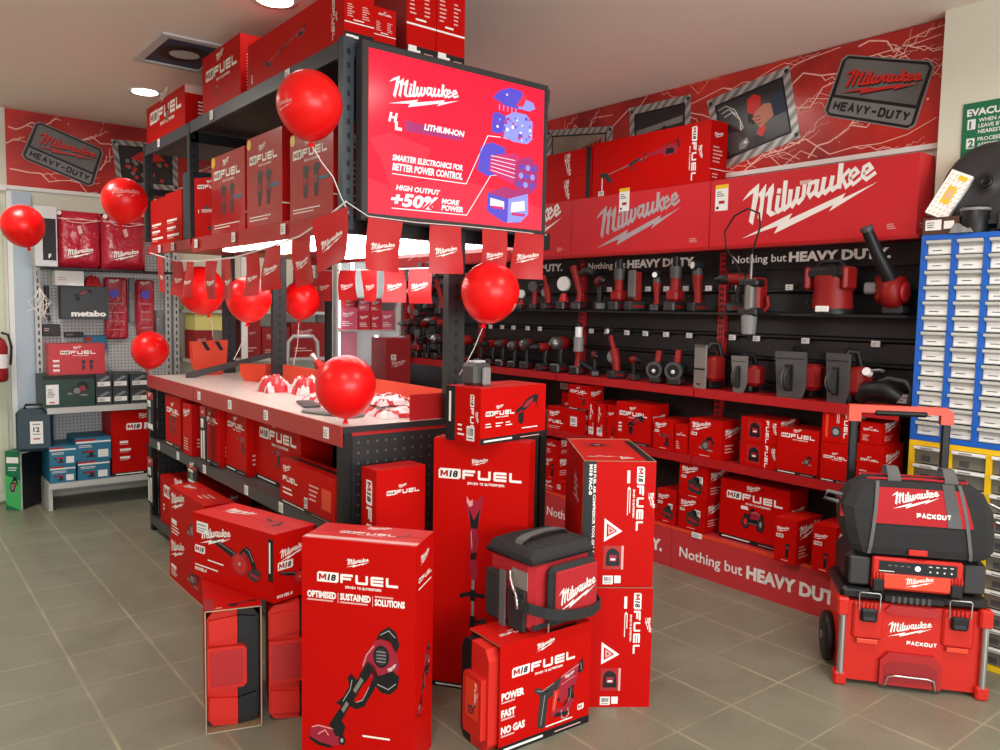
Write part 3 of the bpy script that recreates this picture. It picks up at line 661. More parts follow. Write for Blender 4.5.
# ================================================================== GONDOLA
XL, XR, YF, YM, YE, TZ, DZ, MZ = 1.445, 2.515, 2.80, 4.65, 5.55, 1.03, 2.50, 1.87
gon = empty('display_gondola', 'black steel double-sided shelving island with a red-edged table level and overhead decks', 'shelving', (1.98, 2.8, 0))
def gp(name, b_, label=None, kind=None):
    b_.v = [(x-1.98, y-2.8, z) for x, y, z in b_.v]; return put(name, b_, gon, label=label, kind=kind)
def slotted(b_, x0, x1, y0, y1, z0, z1, m, sides='yx'):
    b_.box(x0, x1, y0, y1, z0, z1, m)
    z = z0+.03
    while z < z1-.04:
        b_.box((x0+x1)/2-.007, (x0+x1)/2+.007, y0-.0008, y0, z, z+.022, 'black')
        z += .052
for (x, y, z0, z1, m, w) in ((1.465, 2.80, 1.80, 2.52, 'bluegrey', .045), (2.455, 2.80, 1.80, 2.50, 'bluegrey', .03), (1.465, 4.62, 1.87, 2.50, 'blackmetal', .05), (1.465, 5.52, 1.90, 2.52, 'blackmetal', .05), (2.495, 5.52, 1.90, 2.52, 'blackmetal', .05),
                           (1.98, 2.80, 0, 2.48, 'blackmetal', .085), (1.98, 4.66, 0, 1.80, 'blackmetal', .085), (1.98, 5.52, 0, 1.86, 'blackmetal', .08), (2.47, 4.98, 1.03, 1.80, 'black', .035)):
    b_ = B(); slotted(b_, x-w/2, x+w/2, y, y+.04, z0, z1, m); gp('upright', b_)
for (x, y) in ((1.465, 2.80), (2.495, 2.80), (1.465, 5.50), (2.495, 5.50)):
    b_ = B(); slotted(b_, x-.02, x+.02, y, y+.05, 0, TZ-.005, 'black'); gp('post', b_)
# table
b_ = B(); b_.box(XL+.004, XR-.004, YF+.004, YE-.004, TZ-.035, TZ, 'redmetal', top='tabletop'); gp('tabletop', b_, 'white covered tabletop')
b_ = B()
for y0, y1 in ((YF, 4.60), (4.61, YE)): b_.box(XL-.006, XL+.004, y0, y1, TZ-.075, TZ+.006, 'redmetal')
b_.box(XR-.004, XR+.006, YF, YE, TZ-.075, TZ+.006, 'redmetal'); gp('red_rail', b_, 'red shelf edge rail')
b_ = B(); b_.box(XL, XR, YF-.004, YF+.004, TZ-.02, TZ+.004, 'blackmetal'); gp('end_rail', b_)
# red upstand along the back of the near table bay, with a folded end
b_ = B(); b_.box(1.972, 1.978, 2.84, 4.60, TZ, TZ+.12, 'redorange'); b_.box(1.78, 1.972, 2.845, 2.85, TZ, TZ+.11, 'redmetal'); gp('upstand', b_, 'red shelf upstand')
b_ = B(); b_.prism([(1.60,TZ+.001),(1.65,TZ+.001),(2.22,TZ+.135),(2.22,TZ+.165),(1.60,TZ+.032)], 'y', 5.24, 5.265, 'darkgrey'); gp('divider', b_, 'dark grey leaning shelf divider')
# side panels, perforated
gp('end_panel', B().box(XL+.045, XR-.045, YF+.006, YF+.016, .05, TZ-.02, 'pegblack'), 'black perforated end panel')
gp('far_panel', B().box(XL+.045, XR-.045, YE-.05, YE-.04, .05, TZ-.02, 'pegblack'))
gp('back_panel', B().box(1.972, 1.988, YF+.03, YE-.06, .05, TZ-.04, 'pegdark_side'), 'perforated black back panel')
for nm, z, x0 in (('middle_shelf', .62, XL), ('bottom_shelf', .10, XL)):
    b_ = B(); b_.box(x0+.004, XR-.004, YF+.02, YE-.02, z-.02, z, 'darkgrey'); b_.box(x0-.004, x0+.004, YF+.02, YE-.02, z-.055, z+.002, 'darkgrey'); b_.box(XR-.004, XR+.004, YF+.02, YE-.02, z-.055, z+.002, 'darkgrey')
    gp(nm, b_)
# overhead: lower deck with lamps beneath, upper deck
b_ = B()
for y0, y1 in ((YF+.01, 4.62), (4.66, YE-.01)):
    for x0, x1 in ((XL+.03, 1.93), (2.03, XR-.03)): b_.box(x0, x1, y0, y1, MZ-.03, MZ-.004, 'redmetal')
gp('lower_deck', b_)
b_ = B(); b_.box(XL+.004, XL+.03, YF+.045, 4.62, MZ-.075, MZ, 'redmetal'); b_.box(XL+.004, XL+.03, 4.66, YE-.01, MZ-.055, MZ, 'redmetal'); b_.box(XR-.03, XR-.004, YF+.045, YE-.01, MZ-.075, MZ, 'redmetal')
b_.box(XL+.004, XR-.004, YF+.005, YF+.04, MZ-.085, MZ-.01, 'black'); gp('deck_beam', b_)
for z in (MZ-.04,):
    for x in (1.61, 1.87, 2.33):
        b_ = B(); b_.box(x-.03, x+.03, 3.0, 4.50, z-.03, z+.008, 'led'); o = gp('strip_light', b_, 'white strip light under the overhead deck')
b_ = B(); b_.box(XL+.01, XR-.01, YF+.04, 4.63, DZ-.03, DZ, 'dark'); b_.box(XL+.01, XR-.01, 4.65, YE, DZ-.03, DZ, 'dark'); gp('upper_deck', b_)
b_ = B()
for y0, y1 in ((YF+.045, 4.63), (4.66, YE)):
    b_.box(XL-.002, XL+.012, y0, y1, DZ-.055, DZ+.008, 'bluegrey'); b_.box(XR-.012, XR+.002, y0, y1, DZ-.055, DZ+.008, 'bluegrey')
b_.box(XL+.03, XR-.03, YF+.002, YF+.04, DZ-.05, DZ+.01, 'bluegrey'); gp('upper_beam', b_)
gp('centre_panel', B().box(1.97, 1.99, YF+.05, 4.60, MZ, DZ-.03, 'black'))
gp('tie_bar', B().box(1.45, 2.50, 5.50, 5.54, 2.20, 2.24, 'black')); gp('tie_bar', B().box(1.45, 2.50, 4.62, 4.65, 2.40, 2.46, 'black'))
# price labels clipped to the shelf rails
for (y, z, k) in ((4.5,TZ-.035,0),(4.02,TZ-.035,0),(3.55,TZ-.035,0),(2.93,TZ-.035,1),(5.30,.595,0),(4.90,.595,0),(4.42,.595,0),(3.80,.595,0),(3.38,.595,0),(5.22,MZ-.03,0),(4.95,MZ-.03,0),(4.52,MZ-.035,0),(3.95,MZ-.035,0),(3.35,MZ-.035,0),(3.30,DZ-.022,0),(4.25,DZ-.022,0),(5.2,DZ-.022,0)):
    w = .045; b_ = B(); b_.box(XL-.0085, XL-.006, y-w/2, y+w/2, z-.022, z+.024, 'paper'); f = F(b_, (XL-.0085, y+w/2, z-.022), (0,-1,0), (0,0,1), w, .046); blurb(f, .006, .006, .033, .03, 3, 'grey')
    gp('price_label', b_)
b_ = B(); b_.box(2.075, 2.135, YF-.006, YF-.004, DZ-.045, DZ+.015, 'paper'); gp('price_label', b_)

# ---- lit advertising screen on the gondola front
sc = empty('advertising_screen', 'large lit red advertising screen with white lettering and purple battery exploded view', 'screen', (1.957, YF-.03, 2.169))
SX0, SX1, SZ0, SZ1 = -.440, .440, -.307, .307
b_ = B(); t = .027
b_.cbox(SX0-t, SX1+t, -.03, .022, SZ0-t, SZ1+t, 'dark', .004)
put('bezel', b_, sc)
b_ = B(); b_.box(SX0, SX1, -.0315, -.0300, SZ0, SZ1, 'scr_red'); W_, H_ = .93, .66
f = F(b_, (SX0, -.0315, SZ0), (.88/.93,0,0), (0,0,.614/.66), W_, H_, lift=.0004)
f.poly([(0,0),(W_,0),(W_,.10),(.70,.16),(.40,.19),(.10,.12),(0,.14)], 'scr_lite', .2)
f.poly([(0,.30),(.06,.22),(.10,.12),(.24,.16),(.30,.30),(.10,.34)], 'scr_lite', .3)
logo(f, .090, .455, .345, 'scr_white', 1, .92, -4)
text(f, 'H', .09, .385, .036, 'scr_white', .05, .2, sx=1.1); f.poly([(.122,.388),(.135,.388),(.135,.365),(.155,.365),(.155,.352),(.122,.352)], 'scr_white', 2)
f.poly([(.17,.355),(.46,.355),(.46,.378),(.17,.400)], 'scr_purple', .6)
text(f, 'LITHIUM-ION', .262, .375, .025, 'scr_white', .045, .2, w=.21, l=3)
text(f, 'SMARTER ELECTRONICS FOR', .11, .228, .024, 'scr_white', .045, .2, w=.355, l=3)
text(f, 'BETTER POWER CONTROL', .11, .188, .029, 'scr_white', .045, .2, w=.355, l=3)
text(f, 'HIGH OUTPUT', .128, .108, .021, 'scr_white', .045, .2, w=.22, l=3)
text(f, '+50%', .105, .044, .052, 'scr_white', .045, .2, w=.235, l=3)
text(f, 'MORE', .355, .074, .021, 'scr_white', .045, .2, w=.095, l=3); text(f, 'POWER', .355, .045, .023, 'scr_white', .045, .2, w=.115, l=3)
f.line([(.11,.172),(.485,.172),(.60,.40),(.70,.405),(.715,.425)], .004, 'scr_white', 1)
f.line([(.11,.030),(.49,.034),(.62,.225),(.68,.235)], .004, 'scr_white', 1)
g_ = f
# battery cap
g_.poly([(.625,.575),(.66,.61),(.72,.635),(.79,.632),(.81,.60),(.86,.59),(.875,.565),(.84,.548),(.70,.548)], 'scr_blue', 1); g_.poly([(.77,.55),(.80,.60),(.86,.59),(.875,.565),(.84,.548)], 'scr_blue2', 2); g_.poly([(.76,.56),(.80,.615),(.825,.61),(.80,.56)], 'scr_lite', 3)
text(g_, 'M', .70, .595, .012, 'scr_white')
for k in range(5): g_.rect(.66+.012*k*2, .525, .006, .025, 'scr_blue2', 1)
# cell holder
g_.poly([(.62,.42),(.625,.505),(.66,.515),(.70,.50),(.70,.42)], 'scr_blue', 1); g_.poly([(.68,.42),(.70,.505),(.75,.53),(.82,.53),(.86,.50),(.86,.42),(.83,.395),(.74,.395)], 'scr_blue2', 1)
rr = random.Random(3)
for k in range(44): g_.disc(rr.uniform(.65,.85), rr.uniform(.405,.51), rr.uniform(.004,.011), rr.choice(('scr_white','scr_blue','scr_magenta','scr_blue2')), 2+k*.04, 8)
# pack core
g_.poly([(.545,.24),(.56,.345),(.62,.375),(.70,.36),(.70,.24),(.60,.22)], 'scr_blue', 1); g_.poly([(.61,.245),(.62,.315),(.76,.345),(.82,.30),(.80,.22),(.74,.20)], 'scr_magenta', 2)
g_.poly([(.75,.20),(.77,.31),(.84,.34),(.905,.30),(.90,.20),(.86,.165),(.79,.165)], 'scr_purple', 3)
for i in range(3):
    for j in range(3): g_.disc(.79+.035*i+.006*j, .205+.04*j, .014, 'scr_blue2' if (i+j) % 2 else 'scr_blue', 4+.1*i+.3*j, 10)
for k in range(5): g_.line([(.62,.25+.016*k),(.76,.23+.02*k)], .003, 'scr_white', 3)
# pack body
g_.poly([(.60,.065),(.605,.145),(.70,.185),(.84,.165),(.845,.07),(.79,.025),(.70,.02)], 'scr_blue', 1); g_.poly([(.72,.02),(.725,.13),(.84,.165),(.845,.07),(.80,.03)], 'scr_blue2', 2); g_.poly([(.605,.145),(.70,.185),(.84,.165),(.725,.13)], 'scr_purple', 2)
g_.poly([(.62,.09),(.62,.125),(.70,.115),(.70,.08)], 'scr_white', 3); g_.poly([(.74,.07),(.745,.115),(.82,.13),(.825,.085)], 'scr_white', 3); g_.rect(.625,.078,.07,.012,'scr_magenta',4); g_.rect(.745,.056,.08,.014,'scr_magenta',4)
put('display', b_, sc, label='glowing red display')

# ================================================================== RIGHT TOOL DISPLAY (faces -X)
BY = [1.705, 2.87, 4.04, 5.21, 6.38]          # bay joints, metres from the camera wall
tw = empty('tool_display', 'long black slatwall tool display with red uprights, red shelves and red plinth', 'shelving', (3.97, 4.0, 0))
def tp(name, b_, label=None, kind=None):
    b_.v = [(x-3.97, y-4.0, z) for x, y, z in b_.v]; return put(name, b_, tw, label=label, kind=kind)
for k in range(4):
    y0, y1 = BY[k]+.03, BY[k+1]-.02
    if k == 0: y0 = BY[0]+.005
    b_ = B(); b_.box(3.955, 3.98, y0, y1, .28, 1.86, 'pegdark')
    z = 1.12
    while z < 1.74:
        b_.prism([(3.955, z), (3.930, z+.012), (3.930, z+.022), (3.955, z+.030)], 'y', y0, y1, 'black'); z += .125
    tp('slat_panel', b_)
# (prism axis 'y' takes (x, z) outlines)
for k in range(5):
    y = BY[k]
    if k == 0: continue
    b_ = B(); b_.box(3.925, 3.978, y-.024, y+.024, .28, 1.86, 'redmetal')
    z = .45
    while z < 1.84:
        b_.box(3.9242, 3.925, y-.013, y-.003, z, z+.02, 'black'); b_.box(3.9242, 3.925, y+.003, y+.013, z, z+.02, 'black'); z += .033
    tp('upright', b_, 'red slotted upright')
for k in range(4):
    y0, y1 = BY[k]+.028, BY[k+1]-.028
    b_ = B(); b_.box(3.915, 3.955, y0, y1, 1.755, 1.865, 'black'); f = F(b_, (3.915, y1, 1.755), (0,-1,0), (0,0,1), y1-y0, .11)
    W = text(f, 'Nothing but', .04, .040, .043, 'ink', .012, 0, w=.345)
    text(f, 'HEAVY DUTY.', .40, .038, .050, 'ink', .05, 0, w=.55)
    tp('slogan_sign', b_, 'black sign strip with white slogan')
b_ = B(); b_.box(3.80, 3.98, BY[0]+.01, 6.38, 1.868, 1.885, 'redmetal'); tp('header_shelf', b_)
b_ = B(); b_.box(3.755, 3.955, BY[0]+.02, 5.20, 1.50, 1.512, 'black'); tp('ledge', b_, 'narrow black tool ledge')
for nm, z, xf in (('tool_shelf', 1.075, 3.70), ('carton_shelf', .685, 3.70)):
    for k in range(4):
        b_ = B(); b_.box(xf, 3.955, BY[k]+.004, BY[k+1]-.004, z-.02, z, 'redmetal'); b_.box(xf-.006, xf, BY[k]+.004, BY[k+1]-.004, z-.045, z+.004, 'redmetal'); tp(nm, b_, 'red metal shelf')
PY = [1.705, 2.985, 4.15, 5.27, 6.38]
for k in range(4):
    y0, y1 = PY[k]+.002, PY[k+1]-.002
    b_ = B(); b_.prism([(3.955,0),(3.69,0),(3.69,.235),(3.70,.245),(3.955,.245)], 'y', y0, y1, 'plinthred')
    b_.box(3.688, 3.70, y0, y1, .232, .248, 'redorange')
    f = F(b_, (3.69, y1, 0), (0,-1,0), (0,0,1), y1-y0, .23)
    text(f, 'Nothing but', .06, .085, .062, 'ink', .014, 0, w=.43)
    text(f, 'HEAVY DUTY.', .515, .083, .068, 'ink', .05, 0, w=.58)
    tp('plinth', b_, 'red plinth board with white slogan')
def tag_at(x, y, z, w=.045, h=.03):
    b_ = B(); b_.box(x-.003, x, y-w/2, y+w/2, z-h/2, z+h/2, 'paper'); f = F(b_, (x-.003, y+w/2, z-h/2), (0,-1,0), (0,0,1), w, h); blurb(f, w*.1, h*.15, w*.7, h*.6, 2, 'grey'); tp('price_tag', b_, 'small white price tag')
for y in (5.08,4.93,4.79,4.62,4.48,3.94,3.79,3.61,3.45,3.28,3.10,2.79,2.63,2.33,1.95): tag_at(3.93, y, 1.37)
for y in (3.78,3.44,3.29,3.14,2.97,2.76,2.44,1.83): tag_at(3.93, y, 1.655)
for y, z in ((4.2,.965),(3.92,.985),(1.80,1.11)): tag_at(3.93, y, z, .08, .045)
tag_at(3.686, 2.80, .238, .07, .03)

# header light boxes with the big word
def header(y0, y1, lab, ink='ink', sticker=None, lx=.18, lw=.76):
    b_ = B(); b_.box(3.82, 3.975, y1+.003, y0-.003, 1.887, 2.262, 'hdrred'); w = y0-y1
    f = F(b_, (3.82, y0, 1.887), (0,-1,0), (0,0,1), w, .375)
    logo(f, lx, .035, lw, ink, 1)
    blurb(f, w-.14, .03, .06, .03, 3, 'inkdim')
    if ink == 'ink': f.rect(.56, .29, .065, .022, 'inkdim', .5)
    f2 = F(b_, (3.82, y1+.003, 1.887), (1,0,0), (0,0,1), .155, .375); blurb(f2, .03, .03, .09, .03, 2)
    o = put('header_box', b_, None, label=lab, cat='sign box', group='red header boxes over the tool wall')
    if sticker:
        for (u, v, s) in sticker:
            b2 = B(); b2.box(3.8185, 3.8195, y0-u-s, y0-u, 1.887+v, 1.887+v+s*1.7, 'paper'); f3 = F(b2, (3.8185, y0-u, 1.887+v), (0,-1,0), (0,0,1), s, s*1.7)
            f3.rect(0, s*1.45, s, s*.25, 'yellow', 1); blurb(f3, s*.12, s*.9, s*.6, s*.4, 3, 'black'); f3.rect(s*.3, s*.45, s*.45, s*.2, 'redline', 1); f3.disc(s*.2, s*.2, s*.1, 'black', 1)
            put('leaflet', b2, o, label='white leaflet stuck on the red box')
header(2.90, 1.735, 'red header box with cream lettering at the near end of the tool wall', 'ink', [(.035,.20,.085)], .222, .748)
header(4.05, 2.90, 'middle red header box with silver grey lettering and a white leaflet', 'silverink', [(.44,.26,.085)], .24, .70)
header(5.21, 4.05, 'red header box partly hidden behind the lit screen', 'ink', None, .30, .76)
header(6.38, 5.21, 'farthest red header box above the hanging tools', 'ink', None, .2, .76)


# cartons on top of the headers
def long_front(f):
    pic(f, 'longtrimmer', f.w*.06, f.h*.22, f.w*.70, f.h*.62)
    g_ = f.sub(f.w*.86, f.h*.94, -90); fuel(g_, 0, 0, f.h*.88, tag=True); f.rect(f.w*.09, f.h*.02, .008, f.h*.3, 'ink', 1); barcode(f, f.w*.06, -.0, .05, .03)
wcarton('carton', 'long red trimmer carton lying on top of the middle header box', 3.822, 3.86, 2.915, 2.264, 2.610, .155, front=long_front, right=side_small, cat='box')
for z0, z1, lab in ((2.264, 2.42, 'long red carton behind the screen edge, lower of two'), (2.422, 2.60, 'long red carton behind the screen edge, upper of two')):
    def fr(f):
        g_ = f.sub(f.w*.70, f.h*.95, -90); logo(g_, 0, 0, f.h*.9); f.rect(f.w*.35, f.h*.4, .06, .008, 'inkdim', 1); f.rect(f.w*.94, 0, f.w*.05, f.h, 'black', 1)
    wcarton('carton', lab, 3.83, 4.78, 3.88, z0, z1, .15, front=fr)
wcarton('carton', 'long red carton at the far end of the header boxes', 3.83, 6.0, 4.9, 2.264, 2.42, .15, front=fr_small)

# ---- cartons on the carton shelf (front edge x = 3.71) and on the plinth
def fr_flat(f):
    w, h = f.w, f.h; logo(f, w*.06, h*.55, w*.3); fuelword(f, w*.06, h*.3, h*.14); barcode(f, w*.66, h*.3, h*.4, h*.4); blurb(f, w*.06, h*.05, w*.4, h*.14, 2)
def fr_wide(f):
    w, h = f.w, f.h; f.rect(w*.22, h*.12, w*.36, h*.76, 'redmetal', .3); pic(f, 'radio', w*.27, h*.2, w*.28, h*.6); g_ = f.sub(w*.70, h*.94, -90); fuel(g_, 0, 0, h*.9, badge=False, lg=False, tag=False); g2 = f.sub(w*.86, h*.9, -90); logo(g2, 0, 0, h*.5); f.rect(0, 0, w*.04, h, 'black', 1)
def fr_side(f):
    w, h = f.w, f.h; g_ = f.sub(w*.78, h*.92, -90); fuel(g_, 0, 0, h*.75, badge=False, lg=False, tag=False); f.disc(w*.50, h*.34, w*.19, 'dark', 1); f.disc(w*.50, h*.34, w*.11, 'picgrey', 2); f.rect(w*.12, h*.15, w*.10, h*.7, 'redorange', 1); g2 = f.sub(w*.5, h*.9, -90); blurb(g2, 0, 0, h*.3, w*.12, 2, 'ink')
def fr_slim(f):
    w, h = f.w, f.h; g_ = f.sub(w*.30, h*.92, -90); fuel(g_, 0, 0, h*.45, tag=False); barcode(f, w*.15, h*.06, w*.7, w*.8); g2 = f.sub(w*.6, h*.4, -90); blurb(g2, 0, 0, h*.2, w*.3, 2)
def fr_pic(kind, s=.55):
    def g_(f):
        w, h = f.w, f.h; logo(f, w*.07, h*.68, w*.6); m18(f, w*.07, h*.56, h*.08) if w > .12 else None
        pic(f, kind, w*.3, h*.12, min(w, h)*s); barcode(f, w*.62, h*.45, min(w,h)*.22, min(w,h)*.22) if kind == 'battery' else None; f.rect(w*.35, h*.05, w*.3, h*.02, 'inkdim', 1)
    return g_
def sd_txt(f): 
    g_ = f.sub(f.w*.5, f.h*.12, 0); logo(f, f.w*.12, f.h*.55, f.w*.7); blurb(f, f.w*.15, f.h*.15, f.w*.5, f.h*.25, 3)
X3, ZS, ZP = 3.717, .6875, .2495
A = [
 ('red carton with small white logo at the shelf left end, behind a flat box', 4.16, 3.93, ZS, .93, .05, fr_small, .155),
 ('flat wide red carton with barcode lying under a cube carton', 4.13, 3.77, ZS, .845, .155, fr_flat, -.01),
 ('small cube red carton standing on the flat wide carton', 3.93, 3.735, .847, 1.015, .14, fr_fuel('drill', wb=False, st='TOOL'), .0),
 ('slim upright red carton, left of the pair with vertical lettering', 3.735, 3.675, ZS, .915, .2, fr_slim, 0),
 ('slim upright red carton, right of the pair with vertical lettering', 3.66, 3.595, ZS, .905, .2, fr_slim, 0),
 ('narrow red carton with pale print beside the slim upright pair', 3.58, 3.49, ZS, .91, .2, fr_pic('vtool', .5), .02),
 ('broad red carton with a long tool picture and black foot strip', 3.475, 3.195, ZS, .945, .17, fr_fuel('recip', ('M18','SAWZ','KIT'), 'RECIPROCATING SAW', px=.34, py=.15, ps=.45), -.01),
 ('low red carton with drill picture right of the broad carton', 3.175, 3.02, ZS, .87, .2, fr_pic('drill', .6), 0),
 ('small red carton with round mark beside the low drill carton', 3.01, 2.915, ZS, .855, .2, fr_small, 0),
 ('large red carton with white script and grey tool picture', 2.90, 2.675, ZS, .905, .2, fr_pic('saw', .5), -.008),
 ('wide short red carton, lower of the pair beside the script carton', 2.57, 2.34, ZS, .818, .2, fr_wide, .005),
 ('wide short red carton, upper of the pair beside the script carton', 2.57, 2.34, .8195, .952, .2, fr_wide, .005),
 ('tall red carton with saw-blade picture and black foot on the carton shelf', 2.33, 2.10, ZS, .925, .2, fr_fuel('saw', (), 'CIRCULAR SAW', px=.62, py=.14, ps=.22, fy=.80, wb=False), -.01),
 ('tall narrow red carton at the near end, lower of two', 2.085, 1.935, ZS, .882, .2, fr_fuel(None, (), 'GRINDER', fy=.6, wb=False), -.01),
 ('narrow red carton with sideways lettering stacked at the near end of the shelf', 2.085, 1.94, .884, 1.045, .2, fr_side, -.01),
 ('red carton under the saw guard behind the trolley handle', 1.905, 1.78, ZS, .90, .2, fr_small, 0),
 ('small red carton topmost behind the trolley handle', 1.895, 1.79, .902, 1.005, .18, fr_small, 0),
]
for lab, y0, y1, z0, z1, d, fn, dx in A: wcarton('carton', lab, X3+dx, y0, y1, z0, z1, d, front=fn, right=sd_txt, group='cartons on the carton shelf of the tool wall')
P_ = [
 ('small red carton low behind the compressor box, topmost of three', 4.15, 4.02, .50, .61, .2, fr_small, 0),
 ('red carton with a black tool picture behind the compressor box, middle of three', 4.15, 4.03, .335, .498, .2, fr_pic('vtool', .7), 0),
 ('wide low red carton behind the compressor box, lowest of three', 4.15, 3.95, ZP, .333, .2, fr_flat, 0),
 ('red battery carton with white label standing alone on the plinth', 3.13, 2.985, ZP, .45, .2, fr_pic('battery', .6), .0),
 ('red battery carton with white label, lower of the plinth pair', 2.965, 2.775, ZP, .435, .2, fr_pic('battery', .55), 0),
 ('red battery carton with white label, upper of the plinth pair', 2.965, 2.765, .437, .635, .2, fr_pic('battery', .55), 0),
 ('large wide red carton with band saw picture and black foot on the plinth', 2.70, 2.27, ZP, .585, .18, fr_fuel('bandsaw', (), 'DEEP CUT BAND SAW', px=.34, py=.12, ps=.36, fy=.70, wb=False), .035),
 ('upright red carton with a spike picture in front of the band saw carton', 2.262, 2.14, ZP, .475, .24, fr_pic('vtool', .6), -.10),
 ('upright red carton with spike picture nearest the trolley wheel', 2.06, 1.94, ZP, .485, .24, fr_pic('vtool', .6), -.09),
 ('red carton on the plinth hidden mostly behind the trolley', 1.93, 1.76, ZP, .46, .2, fr_small, 0),
]
for lab, y0, y1, z0, z1, d, fn, dx in P_: wcarton('carton', lab, X3+dx, y0, y1, z0, z1, d, front=fn, right=(lambda f: (logo(f, f.w*.08, f.h*.55, f.w*.8), pic(f, 'vtool', f.w*.55, f.h*.1, f.w*.3), blurb(f, f.w*.1, f.h*.12, f.w*.4, f.h*.3, 4))) if 'upright' in lab else sd_txt, group='cartons on the red plinth')
for i in range(5):   # beyond the compressor box
    wcarton('carton', ['red carton on the plinth seen through the gap beyond the island','second red carton deep behind the island','dark red carton in the far display corner','small red carton on the shelf beyond the island','last red carton on the far carton shelf'][i], 3.72, [4.6,4.95,5.4,4.7,5.1][i], [4.3,4.7,5.1,4.45,4.85][i], [ZP,ZP,ZP,ZS,ZS][i], [.5,.45,.55,.92,.90][i], .2, front=fr_small)

